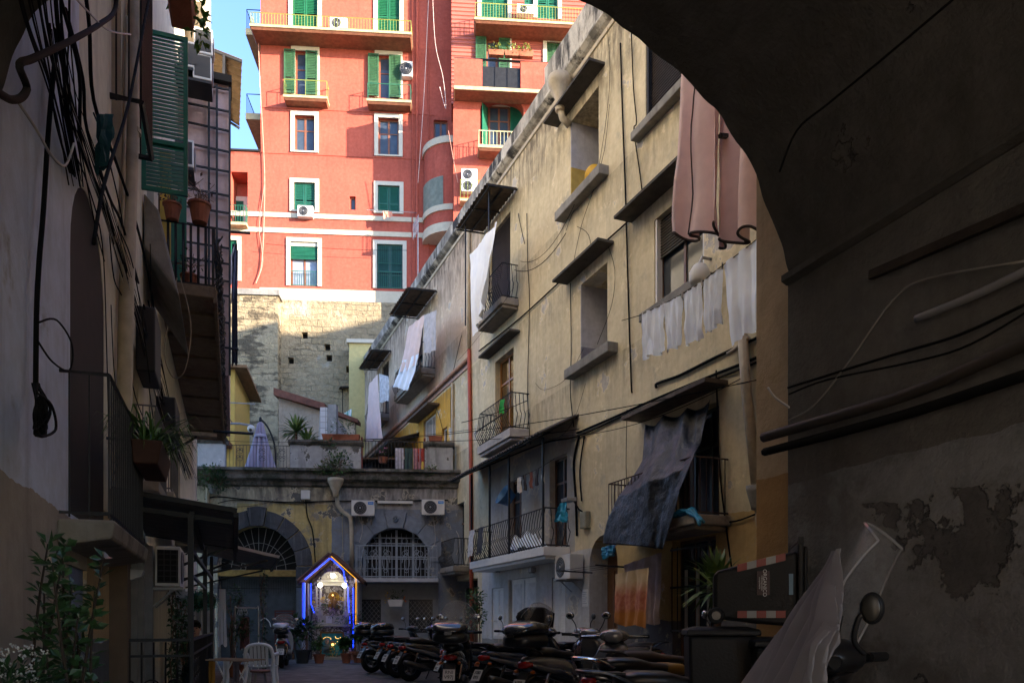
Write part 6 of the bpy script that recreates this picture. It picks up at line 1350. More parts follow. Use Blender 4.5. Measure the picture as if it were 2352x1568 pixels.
l = MB().ball((.02, .25, .52), .045, 10, 7).build('lamp_globe', m_warm, sh, smooth=True); MB().lathe([(.10, .56), (.06, .62), (.02, .64)], n=10, caps=False).xf(Matrix.Translation((.02, .25, 0))).build('lamp_shade', M('gilt_frame', (.25, .13, .03, 1)), l)
fl_y, fl_w, fl_p = M('yellow_petals', (.65, .42, .03, 1), .7), M('white_petals', (.70, .68, .60, 1), .7), M('lilac_petals', (.40, .28, .38, 1), .7)
for i, (x, y, z, R, n, mt) in enumerate(((-.34, .5, 2.06, .09, 40, fl_y), (.14, .55, 2.1, .10, 40, fl_y), (.32, .5, 2.08, .08, 30, fl_y), (-.18, .5, 1.98, .10, 40, fl_w), (.24, .5, 1.95, .09, 30, fl_w), (-.05, .45, 1.62, .16, 70, fl_p), (-.64, .3, 1.9, .13, 50, fl_y), (.4, .35, 1.42, .12, 30, fl_p), (.05, .2, .28, .2, 50, fl_y))):
    leafball(MB(), (x, y, z), R, n, .05, .05, rnd).build('flowers', mt, sh)
for x, y, z, R, n in ((-.3, .5, 1.8, .18, 90), (.25, .5, 1.75, .2, 100), (-.62, .3, 1.7, .16, 60), (-.05, .5, 1.55, .2, 60), (-.45, .3, 1.2, .24, 130), (.3, .35, 1.32, .22, 110), (.0, .25, .2, .26, 90), (.5, .2, 1.35, .14, 50)):
    leafball(MB(), (x, y, z), R * .9, int(n * .55), .085, .04, rnd, (1, .5, .7)).build('foliage', m_leaf, sh)
MB().lathe([(.14, 0), (.12, .02), (.10, .55), (.15, .62), (.18, .64), (.18, .70)], n=12).xf(Matrix.Translation((.56, .05, 0))).build('pedestal', m_cream_s, sh)
leafball(MB(), (.56, .05, .8), .12, 50, .06, .05, rnd).build('pedestal_flowers', M('blue_petals', (.06, .14, .20, 1), .7), sh)
# ================================================================== potted plants
def pot_plant(loc, r, h, crown, R, n, label, mat_pot=None, leaf=None, L=.12, W=.06, sq=(1, 1, 1), stems=5, group=None, mat=None):
    t = thing('potted_plant', label, 'plant', loc, 0, group)
    MB().lathe([(r * .7, 0), (r * .95, h * .85), (r * 1.08, h * .86), (r * 1.1, h), (r * .95, h), (r * .92, h * .9)], n=14).build('pot', mat_pot or m_terra, t)
    m = MB()
    for k in range(stems): m.tube(spline([(rnd.uniform(-.3, .3) * r, rnd.uniform(-.3, .3) * r, h * .9), (rnd.uniform(-.5, .5) * R * sq[0], rnd.uniform(-.5, .5) * R, h + crown * .5), (rnd.uniform(-.7, .7) * R * sq[0], rnd.uniform(-.7, .7) * R, h + crown + R * .5)], 4), .01, 5)
    m.build('stem', m_brown, t)
    lf = MB()
    for k in range(max(3, n // 60)): leafball(lf, (rnd.uniform(-.5, .5) * R * sq[0], rnd.uniform(-.5, .5) * R * sq[1], h + crown + rnd.uniform(-.6, .6) * R * sq[2]), R * .55, 60, L, W, rnd)
    lf.build('foliage', mat or leaf or m_leaf, t); return t
pot_plant(onground(733, 24.5), .18, .28, .35, .26, 120, 'terracotta pot with yellowish leaves in front of the left of the shrine')
pot_plant(onground(795, 24.6), .17, .30, .30, .14, 60, 'terracotta pot with one broad leaf at the right of the shrine', L=.2, W=.12)
pot_plant(onground(822, 24.8), .18, .28, .6, .16, 60, 'terracotta pot of variegated leaves beside the scooter boxes', L=.2, W=.12)
pot_plant(onground(694, 24.4), .26, .42, .55, .42, 260, 'square dark tub of big leafy plants between the pale scooter and the shrine', M('dark_tub', (.03, .03, .032, 1), .7), m_leaf2, .22, .11)
pot_plant(onground(815, 26.6), .2, .3, 1.1, .35, 240, 'bushy plant with a pink bow against the lattice door', m_terra, m_leaf2, .09, .04)
pot_plant(onground(1052, 24.5), .2, .3, .55, .35, 240, 'round leaved bush by the dark corner of the courtyard', m_terra, m_leaf, .12, .09)
pot_plant(onground(1095, 22), .2, .3, 1.3, .45, 420, 'tall climbing vine in the dark corner beside the white ground floor', m_terra, m_leaf, .11, .08, (.6, .6, 1.8))
pot_plant(onground(540, 18.2), .22, .28, .75, .42, 320, 'dense bush in a terracotta pot behind the white plastic chair', m_terra, m_leaf2, .09, .045)
pot_plant(onground(536, 20.4), .2, .26, 1.5, .4, 320, 'tall dark bush by the left arch door', m_terra, m_leaf2, .09, .045, (.7, .7, 1.4))
t = EW.at('planter', 'white window box of yellow and orange flowers on the lattice door', 'planter', EW.px(909, 1392, .3)[0], .3, EW.px(909, 1392, .3)[1])
MB().hexa([(-.22, -.1, 0), (.22, -.1, 0), (.22, .1, 0), (-.22, .1, 0), (-.28, -.14, .24), (.28, -.14, .24), (.28, .12, .24), (-.28, .12, .24)]).build('box', m_white, t, bevel=.01)
leafball(MB(), (0, 0, .42), .25, 60, .08, .05, rnd, (1.3, .5, .8)).build('foliage', m_leaf2, t); leafball(MB(), (-.3, -.08, .25), .2, 16, .07, .07, rnd, (.4, .5, 1.4)).build('flowers', fl_y, t); leafball(MB(), (.28, -.08, .2), .16, 10, .07, .07, rnd, (.4, .5, 1.4)).build('flowers', M('orange_petals', (.6, .16, .03, 1), .7), t)
p = RW.pw(1650, 1330, 1.6); t = yucca(Vector((p.x, p.y, 0)), 1.75, .75, 90, 'spiky green yucca beside the barred window on the right', 9); del t['group']
# ================================================================== scooters
m_tyre = M('tyre_rubber', (.010, .010, .010, 1), .8); m_rim = M('alloy_rim', (.20, .20, .21, 1), .35, .8); m_blk = M('black_plastic', (.014, .014, .015, 1), .32, var=.1, spec=.6); m_seat = M('black_vinyl', (.018, .017, .017, 1), .38, spec=.6)
m_chrome = M('chrome', (.55, .55, .56, 1), .15, 1.0, .05); m_tail = M('tail_lamp_red', (.30, .008, .008, 1), .25, coat=.6); m_orange = M('indicator_orange', (.55, .13, .01, 1), .3); m_lens = M('headlamp_lens', (.30, .31, .32, 1), .08, .4); m_mir = M('mirror_glass', (.55, .55, .52, 1), .04, 1.0, .05)
m_plate = M('plate_white', (.60, .60, .58, 1), .4, var=.05); m_ink = M('plate_ink', (.01, .01, .015, 1), .5); m_clear = CLEAR('clear_windscreen', (.8, .82, .85, 1), .20)
def paint(name, c): return M(name, c, .22, .15, .08, 3, coat=1, spec=.6)
P_HILITE = paint('highlight_trim_paint', (.075, .08, .09, 1))
P_BLK, P_GREY, P_SIL, P_BLUE = paint('black_paint', (.012, .012, .014, 1)), paint('grey_paint', (.10, .105, .115, 1)), paint('pale_grey_paint', (.34, .36, .38, 1)), paint('dark_blue_paint', (.02, .03, .05, 1))
def scooter(label, loc, head, col=P_BLK, box=None, screen=0, plate=None, seat=None, lean=0, mirrors=2, glass=None, seat_l=1.0, rack=True, patch=None, box_mat=None, steer=0):
    t = thing('scooter', label, 'scooter', loc, R_(head), 'scooters parked in the courtyard'); t.scale = (1.07, 1.07, 1.07); t.rotation_euler[0] = R_(lean)
    for i, x in enumerate((-.62, .64)):
        w = MB().torus((x, 0, .27), .205, .065, 'y', 28, 10).build('wheel', m_tyre, t, smooth=True)
        r = MB().torus((x, 0, .27), .15, .018, 'y', 24, 6); r.lathe([(.045, -.06), (.05, -.02), (.05, .02), (.045, .06)], n=12).v
        r2 = MB(); r2.lathe([(.05, -.06), (.055, 0), (.05, .06)], n=12); r2.xf(Matrix.Translation((x, 0, .27)) @ Matrix.Rotation(R_(90), 4, 'X'))
        rr = MB().torus((x, 0, .27), .15, .02, 'y', 24, 6); rr.add(r2.v, r2.f)
        for k in range(5):
            a = k * 1.2566; rr.beam((x + .04 * math.cos(a), 0, .27 + .04 * math.sin(a)), (x + .15 * math.cos(a), 0, .27 + .15 * math.sin(a)), .035, .025)
        rr.build('rim', m_rim, w)
        if i == 0: MB().lathe([(.09, -.075), (.09, .0)], n=16).xf(Matrix.Translation((x, 0, .27)) @ Matrix.Rotation(R_(90), 4, 'X')).build('brake_drum', m_blk, w)
    b = MB(); b.loft([(-.84, .035, .70, .75), (-.76, .09, .655, .78), (-.62, .135, .60, .795), (-.45, .165, .53, .79), (-.2, .175, .46, .77), (.0, .15, .40, .72), (.10, .10, .38, .60)], 16, 2.6).build('body', col, t, smooth=True)
    for s_ in (-1, 1):
        tr = MB(); tr.loft([(-.78, .012, .665, .70, .085 * s_), (-.6, .02, .60, .665, .142 * s_), (-.38, .022, .54, .63, .172 * s_), (-.15, .02, .47, .575, .178 * s_), (.02, .012, .43, .50, .150 * s_)], 10, 2.2); tr.build('side_highlight_trim', P_HILITE, t, smooth=True)  # grey strips added to put a highlight on the dark sides
        pg_ = MB(); pg_.beam((-.30, .15 * s_, .36), (-.22, .24 * s_, .35), .03, .02); pg_.build('footpeg', m_blk, t)
    MB().box(-.02, .44, -.17, .17, .27, .33).loft([(-.05, .16, .22, .30), (.2, .17, .2, .28), (.45, .15, .24, .33)], 12).build('floorboard', m_blk, t, bevel=.02)
    sh_ = MB(); sh_.rings([[(x + f * math.cos(a) * d, w_ * math.sin(a) * 1.0, z) for a in [2 * math.pi * j / 18 for j in range(18)] for f in (1,)] for x, w_, z, d in ((.44, .15, .30, .05), (.52, .20, .45, .07), (.56, .215, .62, .09), (.53, .20, .80, .085), (.46, .15, .93, .07), (.42, .09, .98, .05))]); sh_.build('leg_shield', col, t, smooth=True)
    MB().loft([(.54, .03, .45, .52), (.62, .075, .52, .74), (.60, .06, .72, .86), (.545, .02, .84, .9)], 10, 2).build('nose', m_blk, t, smooth=True)
    f = MB(); f.rings([[(.64 + q * math.cos(a), y, .27 + q * math.sin(a)) for q, y in ((.285, -.085), (.315, -.05), (.325, 0), (.315, .05), (.285, .085), (.29, .04), (.295, 0), (.29, -.04))] for a in [R_(10 + 12 * k) for k in range(13)]]); f.build('front_fender', col, t, smooth=True)
    f = MB(); f.rings([[(-.62 + q * math.cos(a), y, .27 + q * math.sin(a)) for q, y in ((.285, -.08), (.305, -.04), (.305, .04), (.285, .08), (.292, .0))] for a in [R_(60 + 12 * k) for k in range(10)]]); f.build('rear_fender', m_blk, t, smooth=True)
    e = MB(); e.loft([(-.72, .05, .2, .34, .09), (-.5, .075, .16, .40, .09), (-.2, .08, .18, .42, .08), (.02, .05, .22, .38, .06)], 12); e.build('engine', M('engine_grey', (.07, .07, .072, 1), .5, .5), t, smooth=True)
    e = MB(); e.tube(spline([(-.1, -.12, .24), (-.3, -.17, .24), (-.5, -.19, .30), (-.86, -.2, .40)], 5), [.025] * 5 + [.035, .05, .06, .062, .062, .062, .062, .062, .062, .055, .045], 12); e.build('exhaust', M('exhaust_steel', (.09, .09, .09, 1), .35, .8), t, smooth=True)
    MB().tube([(-.62, .10, .27), (-.5, .13, .62)], .025, 8).tube([(-.62, -.10, .27), (-.5, -.14, .62)], .025, 8).build('shock_absorber', m_chrome, t)
    for s_ in (-1, 1): MB().tube([(.64, .085 * s_, .27), (.53, .07 * s_, .6)], .022, 8).build('fork', m_blk, t)
    s_ = MB(); L = .70 * seat_l; s_.loft([(-.70 * seat_l - .0, .06, .79, .85), (-.60 * seat_l, .14, .77, .885), (-.40, .155, .765, .88), (-.28, .145, .765, .845), (-.1, .135, .75, .825), (.02, .10, .74, .81), (.07, .05, .74, .79)], 16, 3.0); s_.build('seat', seat or m_seat, t, smooth=True)
    if patch: MB().loft([(-.14, .142, .735, .835), (-.05, .135, .73, .832), (.04, .10, .725, .82), (.08, .055, .73, .80)], 14, 3.0).build('seat_patch', patch, t, smooth=True)
    # handlebar assembly (turned by steer)
    hm = Matrix.Translation((.43, 0, .98)) @ Matrix.Rotation(R_(steer), 4, 'Z')
    hb = MB(); hb.ball((.02, 0, .05), .11, 14, 9, (1.05, 1.5, .72)); hb.tube([(-.06, -.30, .045), (.0, -.12, .04), (.0, .12, .04), (-.06, .30, .045)], .022, 8); hb.xf(hm).build('handlebar', col if col is not P_BLK else m_blk, t, smooth=True)
    for s__ in (-1, 1):
        MB().tube([(-.055, .24 * s__, .045), (-.085, .37 * s__, .045)], .021, 10).xf(hm).build('grip', m_tyre, t)
        MB().tube([(.0, .2 * s__, .05), (-.01, .36 * s__, .045)], .007, 5).xf(hm).build('brake_lever', m_chrome, t)
    MB().ball((.115, 0, .045), .085, 16, 10, (.62, 1.2, .9)).xf(hm).build('headlight', m_lens, t, smooth=True)
    for s__ in ((-1, 1) if mirrors == 2 else ((1,) if mirrors == 1 else ())):
        MB().tube(spline([(-.03, .17 * s__, .07), (.0, .22 * s__, .17), (-.02, .27 * s__, .25)], 4), .007, 6).xf(hm).build('mirror_stem', m_blk, t)
        mm = MB().ball((-.02, .29 * s__, .285), .06, 14, 8, (.3, 1.15, .8)).xf(hm).build('mirror', m_blk, t, smooth=True); MB().ball((-.031, .29 * s__, .285), .052, 14, 8, (.2, 1.15, .8)).xf(hm).build('mirror_glass', m_mir, mm, smooth=True)
    MB().loft([(-.865, .03, .655, .70), (-.85, .085, .635, .72), (-.78, .12, .64, .73)], 12).build('tail_light', m_tail, t, smooth=True)
    for s__ in (-1, 1): MB().ball((-.80, .13 * s__, .60), .028, 8, 6, (1.3, 1, .8)).build('indicator', m_orange, t, smooth=True)
    ph = MB().hexa([(-.80, -.07, .60), (-.80, .07, .60), (-.78, .07, .60), (-.78, -.07, .60), (-.95, -.095, .36), (-.95, .095, .36), (-.93, .095, .36), (-.93, -.095, .36)]).build('plate_holder', m_blk, t)
    pm = Matrix.Translation((-.915, 0, .435)) @ Matrix.Rotation(R_(-90), 4, 'Z') @ Matrix.Rotation(R_(-28), 4, 'X')
    pl = MB().box(-.085, .085, -.012, -.004, -.085, .085).xf(pm).build('number_plate', m_plate, t)
    if plate:
        for k, ln in enumerate(plate):
            o = text_mesh(ln, .072, m_ink, pl, (0, 0, 0)); o.rotation_euler = (0, 0, 0)
            o.matrix_local = pm @ Matrix.Translation((0, -.0145, .037 - .074 * k)) @ Matrix.Rotation(R_(90), 4, 'X')
    if rack:
        g = MB(); g.tube(spline([(-.62, .12, .80), (-.78, .11, .87), (-.92, .06, .88), (-.92, -.06, .88), (-.78, -.11, .87), (-.62, -.12, .80)], 5), .013, 7); g.box(-.9, -.66, -.07, .07, .862, .875); g.build('rack', m_chrome if rack == 'chrome' else m_blk, t, smooth=False)
    if box:
        s0 = box; lo = MB().loft([(-1.02 * 1, .10 * s0, .90, 1.0), (-.97, .19 * s0, .885, 1.03), (-.78, .235 * s0, .88, 1.045), (-.62, .215 * s0, .885, 1.045), (-.56, .15 * s0, .90, 1.03)], 22, 3.6).build('top_box', m_blk, t, smooth=True)
        MB().loft([(-1.03, .09 * s0, 1.03, 1.07), (-.98, .19 * s0, 1.025, 1.14), (-.80, .24 * s0, 1.02, 1.20), (-.62, .22 * s0, 1.02, 1.17), (-.55, .14 * s0, 1.03, 1.10)], 22, 3.0).build('lid', box_mat or P_BLK, lo, smooth=True)
        MB().box(-1.045, -1.02, -.05, .05, 1.0, 1.05).build('latch', m_chrome, lo)
    if screen:
        def sc_(u, v):
            a = (u - .5) * 2; wd = (.30 if v < .35 else .30) * (1 - .35 * max(0, v - .55) ** 1.0 / .45 * 1) * (.75 + .25 * min(1, v * 3)); rd = 1 - .16 * abs(a) ** 2.5 * max(0, v - .55) / .45
            return (.12 - .09 * a * a - .22 * v, wd * a, .02 + screen * v * rd)
        w = MB().grid(16, 14, sc_).xf(hm).build('windscreen', glass or m_clear, t, smooth=True, solid=.004)
        MB().tube([sc_(k / 12, 1) for k in range(13)], .006, 4).tube([sc_(0, k / 10) for k in range(11)], .005, 4).tube([sc_(1, k / 10) for k in range(11)], .005, 4).xf(hm).build('screen_edge', m_clear if screen < .3 else M('screen_rim', (.30, .30, .31, 1), .2), w)
        [MB().tube([(.05, y_, .06), (.02, y_, .22)], .008, 5).xf(hm).build('screen_bracket', m_blk, w) for y_ in (-.1, .1)]
    MB().tube([(-.1, .08, .25), (-.14, .2, .02)], .012, 6).build('side_stand', m_blk, t)
    return t
sc1 = [("black scooter with a large top box, at the far left end of the parked row",), ("scooter whose glossy top box is second from the left of the row",)]
scooter(sc1[0][0], onground(908, 20.1), 36, P_BLK, .95, .0, ('DW2', '65K'), steer=10)
scooter(sc1[1][0], onground(950, 19.4), 34, P_BLK, .95, .0, ('X5T', '71Y'), steer=-5, box_mat=paint('gloss_black_lid', (.02, .02, .022, 1)))
scooter('black scooter with a bare rear rack, third from the left of the row', onground(972, 18.2), 36, P_BLUE, None, .0, ('X6L', '47Y'), rack=True)
scooter('scooter with an orange rear indicator, fourth from the left of the row', onground(1003, 17.2), 36, P_BLK, None, 0, ('X8Z', 'YJY'))
scooter('black maxi scooter with windscreen and big top box seen straight from behind', onground(1047, 12.8), 88, P_BLK, 1.1, .52, ('RNI', 'V97J'), box_mat=paint('worn_black_lid', (.03, .03, .032, 1)))
scooter('dark scooter with a round mirror parked behind the maxi scooter', onground(1118, 14.6), 28, P_BLK, None, 0, ('BT4', '81C'), mirrors=1)
scooter('dark blue scooter with a bright red tail light right of the maxi scooter', onground(1206, 12.4), 42, P_BLUE, None, 0, ('X80', '895'), mirrors=0)
scooter('scooter with a glossy bulbous top box in the middle of the right-hand group', onground(1304, 10.4), 47, P_GREY, 1.0, 0, ('X8R', '3R'), box_mat=paint('gloss_black_lid', (.02, .02, .022, 1)))
t9 = scooter('scooter with a black weather apron and windscreen by the white doors', onground(1258, 13.4), 118, P_BLK, None, .5, None)
MB().grid(14, 12, lambda u, v: (.50 + .05 * math.sin(u * 12) - .12 * v, -.36 + .72 * u, .75 + .68 * v - .10 * (abs(u - .5) * 2) ** 3 * v)).build('weather_apron', M('black_nylon', (.012, .014, .020, 1), .6, bump=.4), t9, smooth=True, solid=.02)
scooter('grey scooter facing the camera with a clear round headlight', onground(1436, 9.5), 246, P_GREY, None, 0, None, mirrors=0, steer=12)
scooter('scooter with a long brown seat and dashboard behind the grey scooter', onground(1568, 9.0), 14, P_BLK, None, 0, None, M('brown_vinyl', (.075, .052, .04, 1), .6), seat_l=1.1, mirrors=1)
scooter('scooter with a silver rack and a yellow patch on its black seat', onground(1552, 7.2), 16, P_BLK, None, 0, ('X9J', '2KM'), rack='chrome', patch=M('mustard_vinyl', (.28, .15, .02, 1), .6), mirrors=0)
scooter('dark scooter in the front row with only its handlebar and seat in view', onground(1660, 5.2), 12, P_BLK, None, 0, None, mirrors=0)
scooter('black scooter squeezed behind the grey one in front of the hanging towels', onground(1405, 12.6), 196, paint('reddish_black_paint', (.04, .015, .014, 1)), None, 0, None, mirrors=1)
scooter('pale grey scooter parked alone by the left arch door, seen from behind', onground(652, 22.4), 101, P_SIL, .85, .42, ('ZE9', 'A6'), box_mat=P_SIL)
t14 = scooter('scooter under a grey cover with a tall clear windscreen beside the passage wall', onground(2212, 3.15), 152, P_BLK, None, .56, None, mirrors=0, steer=-10, glass=CLEAR('thin_clear_windscreen', (.8, .82, .85, 1), .05))
hp = Matrix.Translation(-t14.location) ; hr = Matrix.Rotation(R_(-152), 4, 'Z')
def T14(x, y, d): return hr @ (ray(x, y, d) - t14.location) / 1.07
MB().tube(spline([T14(1985, 1500, 3.0), T14(1962, 1470, 2.98), T14(1972, 1420, 2.96), T14(1990, 1405, 2.95)], 5), .011, 7).build('mirror_stem', m_blk, t14, smooth=True)
mm = MB().ball(T14(2003, 1396, 2.95), .055, 16, 10, (.75, .3, 1.05)).build('mirror', m_blk, t14, smooth=True)
MB().ball(T14(2001, 1396, 2.93), .047, 16, 10, (.72, .2, 1.05)).build('mirror_glass', M('dim_mirror', (.022, .021, .018, 1), .3, 0, .05), mm, smooth=True)
# loose cover hanging from the windscreen of that scooter
cv = [[(1911, 1266, 3.2), (1917, 1260, 3.14), (1924, 1262, 3.08), (1932, 1276, 3.04)], [(1882, 1318, 3.26), (1899, 1326, 3.12), (1914, 1338, 3.02), (1928, 1356, 2.97)], [(1838, 1392, 3.4), (1868, 1410, 3.15), (1893, 1425, 2.95), (1912, 1440, 2.9)], [(1790, 1470, 3.5), (1830, 1490, 3.2), (1866, 1490, 2.95), (1893, 1480, 2.85)], [(1700, 1600, 3.6), (1768, 1610, 3.25), (1836, 1610, 2.95), (1880, 1600, 2.8)], [(1630, 1700, 3.7), (1720, 1720, 3.3), (1810, 1720, 2.95), (1860, 1720, 2.8)]]
def cover(u, v):
    i = min(int(v * 5), 4); f = v * 5 - i; q = u * 3; j = min(int(q), 2); g = q - j
    P_ = lambda r: ray(*cv[r][j]).lerp(ray(*cv[r][j + 1]), g)
    p = P_(i).lerp(P_(i + 1), f); am = .012 + .085 * v
    return p + Vector((.35, -.94, 0)) * (am * (1.3 - 2 * abs(math.sin(u * 17 + v * 1.2 + .6 * MN.noise(Vector((u * 3, v * 2, 5)))))) + .5 * am * (1 - 2 * abs(math.sin(u * 24 - v * 2))) + .02 * math.sin(v * 9 + u * 5))
wobj('scooter_cover', MB().grid(110, 60, cover), M('grey_cover_cloth', (.26, .255, .275, 1), .85, var=.06), 'pale grey fabric cover draped from the windscreen of the scooter by the passage wall', 'cover', smooth=True)
# ================================================================== bins by the arch pier
m_bin = M('bin_plastic', (.009, .0088, .009, 1), .5, var=.25, bump=.12, bscale=60, spec=.25)
bn = thing('wheelie_bin', 'black organic waste bin lying on its side with red and white stripes', 'bin', ray(1738, 1438, 5.0), R_(-14))
L = .55; b = MB(); b.rings([[(x, y0, z0), (x, y1, z0), (x, y1, z1), (x, y0, z1)] for x, y0, y1, z0, z1 in ((-.27, 0, .36, .10, .33), (-.24, -.01, .37, .05, .36), (0, -.03, .39, .02, .42), (.24, -.05, .41, .0, .475))]); b.build('bin_body', m_bin, bn, bevel=.02)
b = MB(); b.box(.24, .275, -.075, .435, -.03, .52); b.box(.275, .30, -.06, .42, -.02, .5); b.build('rim', m_bin, bn, bevel=.01)
MB().tube([(.26, -.05, .53), (.26, .4, .53)], .02, 8).box(.245, .275, -.07, -.03, .48, .56).build('handle', m_bin, bn)
for k, mt in enumerate((m_tail, m_white, m_tail, m_white, m_tail)):
    mt2 = M('reflective_red', (.20, .02, .012, 1), .4) if mt is m_tail else M('reflective_white', (.22, .215, .21, 1), .4)
    x = -.12 + k * .058; zt_ = lambda X_: .42 + X_ * .23
    MB().hexa([(x, -.046 - .02 * x, zt_(x) - .045), (x + .058, -.046, zt_(x + .058) - .045), (x + .058, .2, zt_(x + .058) + .004), (x, .2, zt_(x) + .004), (x, -.047, zt_(x) + .002), (x + .058, -.047, zt_(x + .058) + .002), (x + .058, .2, zt_(x + .058) + .008), (x, .2, zt_(x) + .008)]).build('stripe_top', mt2, bn)
    MB().box(x, x + .058, -.052, -.04, .055, .10).build('stripe_side', mt2, bn)
MB().box(.0, .075, -.052, -.04, .2, .35).build('label_panel', M('bin_label', (.05, .022, .02, 1), .5), bn)
o = text_mesh('ORGANICO', .032, M('label_ink', (.5, .48, .46, 1), .5), bn, (.045, -.055, .275)); o.rotation_euler = (R_(90), R_(90), 0)
o = text_mesh('e Biodegradabile\ncompostabile', .014, M('label_ink', (.5, .48, .46, 1)), bn, (.022, -.055, .275)); o.rotation_euler = (R_(90), R_(90), 0)
MB().box(.19, .215, -.058, -.045, .20, .33).build('sticker', M('blue_sticker', (.12, .22, .30, 1), .5), bn)
w = MB().torus((-.25, -.04, .07), .038, .016, 'y', 18, 8).build('wheel', m_tyre, bn, smooth=True); MB().lathe([(.03, -.012), (.03, .012)], n=12).xf(Matrix.Translation((-.25, -.04, .07)) @ Matrix.Rotation(R_(90), 4, 'X')).build('rim_disc', m_blk, w)
for x0, x1, yt, dp, lab in ((1582, 1738, 1438, 4.95, 'large black bin standing upright beneath the overturned bin'), (1737, 1850, 1463, 4.7, 'shorter black bin beside the passage wall, right of the large upright bin')):
    a, c = ray(x0, yt, dp), ray(x1, yt, dp); t = thing('wheelie_bin', lab, 'bin', (a.x, dp, 0), R_(-8)); w_ = c.x - a.x
    MB().rings([[(.03, .03, 0), (w_ - .03, .03, 0), (w_ - .03, .42, 0), (.03, .42, 0)], [(0, 0, a.z - .06), (w_, 0, a.z - .06), (w_, .45, a.z - .06), (0, .45, a.z - .06)]]).build('bin_body', m_bin, t, bevel=.02)
    MB().rings([[(-.015, -.015, a.z - .058), (w_ + .015, -.015, a.z - .058), (w_ + .015, .47, a.z - .058), (-.015, .47, a.z - .058)], [(-.01, -.01, a.z - .02), (w_ + .01, -.01, a.z - .02), (w_ + .01, .46, a.z - .02), (-.01, .46, a.z - .02)], [(.06, .06, a.z), (w_ - .06, .06, a.z), (w_ - .06, .4, a.z), (.06, .4, a.z)]]).build('lid', m_bin, t, bevel=.01)
# ================================================================== passage wall fittings (parts of the passage building)
def ppart(pts, r, mat, name='wall_cable', o=.05, n=6): pb_part(MB().tube(spline([PW.pw(x, y, o) for x, y in pts], 5), r, n), name, mat, smooth=True)
ppart([(1754, 1004), (1900, 962), (2100, 900), (2352, 790), (2500, 730)], .035, M('dark_conduit', (.05, .042, .035, 1), .7), 'wall_pipe', .07, 8)
ppart([(1755, 1038), (1900, 1000), (2100, 945), (2352, 862), (2500, 812)], .028, m_cable, 'wall_pipe', .06)
ppart([(1810, 890), (1900, 862), (2050, 815), (2200, 770), (2352, 700)], .008, m_cable); ppart([(1812, 905), (1900, 872), (2100, 830), (2230, 790), (2400, 690)], .006, m_cable)
ppart([(2105, 732), (2230, 682), (2352, 625), (2450, 580)], .022, M('white_conduit', (.22, .22, .23, 1), .5), 'wall_pipe', .05, 8)
ppart([(1812, 965), (1870, 930), (1950, 830), (2050, 690), (2130, 640), (2352, 600)], .006, M('dusty_white_cable', (.25, .24, .22, 1), .8)); ppart([(1764, 890), (1780, 912), (1812, 935)], .008, m_wcable, o=.1)
m = MB(); m.beam(PW.pw(2000, 632, .06), PW.pw(2400, 460, .06), .035, .05); pb_part(m, 'timber_batten', M('old_timber', (.035, .026, .02, 1), .9, var=.4, bump=.4))
ppart([(1790, 395), (1830, 300), (1900, 240), (2010, 150), (2200, -10)], .005, m_cable, o=.9)
# ================================================================== left ground floor: pergola, awnings, seated person, chair
m_awn = M('dark_awning_sheet', (.17, .17, .175, 1), .55, var=.2)
t = LW.at('pergola_awning', 'dark sheet awning on a black frame over the railed patio on the left', 'awning', 8.6, 0, 0)
def lz(x, y, X): q = LW.pxs(x, y, X); return (X - 8.6, q[0], q[1])
A, B_, C_, D_ = (0, -.02, 2.55), (0, -1.16, 2.40), (3.1, -1.16, 2.30), (3.1, -.02, 2.45)
corrug(MB(), A, D_, B_, C_, 9, .008).build('awning_sheet', m_awn, t, solid=.02)
m = MB()
m.beam((0, -1.17, 2.41), (0, 0, 2.57), .05); m.beam((3.1, -1.17, 2.31), (3.1, 0, 2.46), .05); m.beam((0, -1.16, 2.37), (3.1, -1.16, 2.27), .05); m.beam((.15, -.73, 2.38), (3.0, -.73, 2.28), .05); m.beam((.25, -.02, 2.44), (.25, -1.12, 2.32), .05)
m.build('frame', m_iron, t)
for x, y in ((.1, -.72), (3.6, -.74), (5.4, -.78)): MB().beam((x, y, 0), (x, y, 2.36), .055).build('post', m_iron, t)
m = MB(); m.beam((.1, -.72, 2.0), (5.4, -.78, 2.0), .04); m.beam((.1, -.72, 1.75), (3.6, -.74, 1.75), .03); m.build('tie_rail', m_iron, t)
r = LW.at('patio_railing', 'black iron railing with scrollwork round the patio on the left', 'railing', 8.6, 0, 0)
g = MB(); g.beam((0, -.02, 1.08), (0, -.72, 1.08), .045, .03); g.beam((0, -.02, .92), (0, -.72, .92), .025); g.beam((0, -.02, .12), (0, -.72, .12), .03); g.beam((.1, -.72, 1.08), (5.4, -.78, 1.08), .045, .03); g.beam((.1, -.72, .92), (5.4, -.78, .92), .025); g.beam((.1, -.72, .12), (5.4, -.78, .12), .03)
for k in range(7): y = -.05 - k * .11; g.tube([(0, y, .12), (0, y, 1.06)], .010, 5)
for k in range(42): x = .15 + k * .125; g.tube([(x, -.72 - .01 * k / 8, .12), (x, -.72 - .01 * k / 8, 1.06)], .009, 5)
for k in range(14): g.torus((.3 + k * .36, -.735, .55), .10, .009, 'y', 14, 5); g.torus((.3 + k * .36, -.735, .78), .07, .008, 'y', 12, 5)
for k in range(3): g.torus((0, -.14 - .22 * k, .6), .08, .009, 'x', 14, 5)
g.build('railing_panel', m_iron, r)
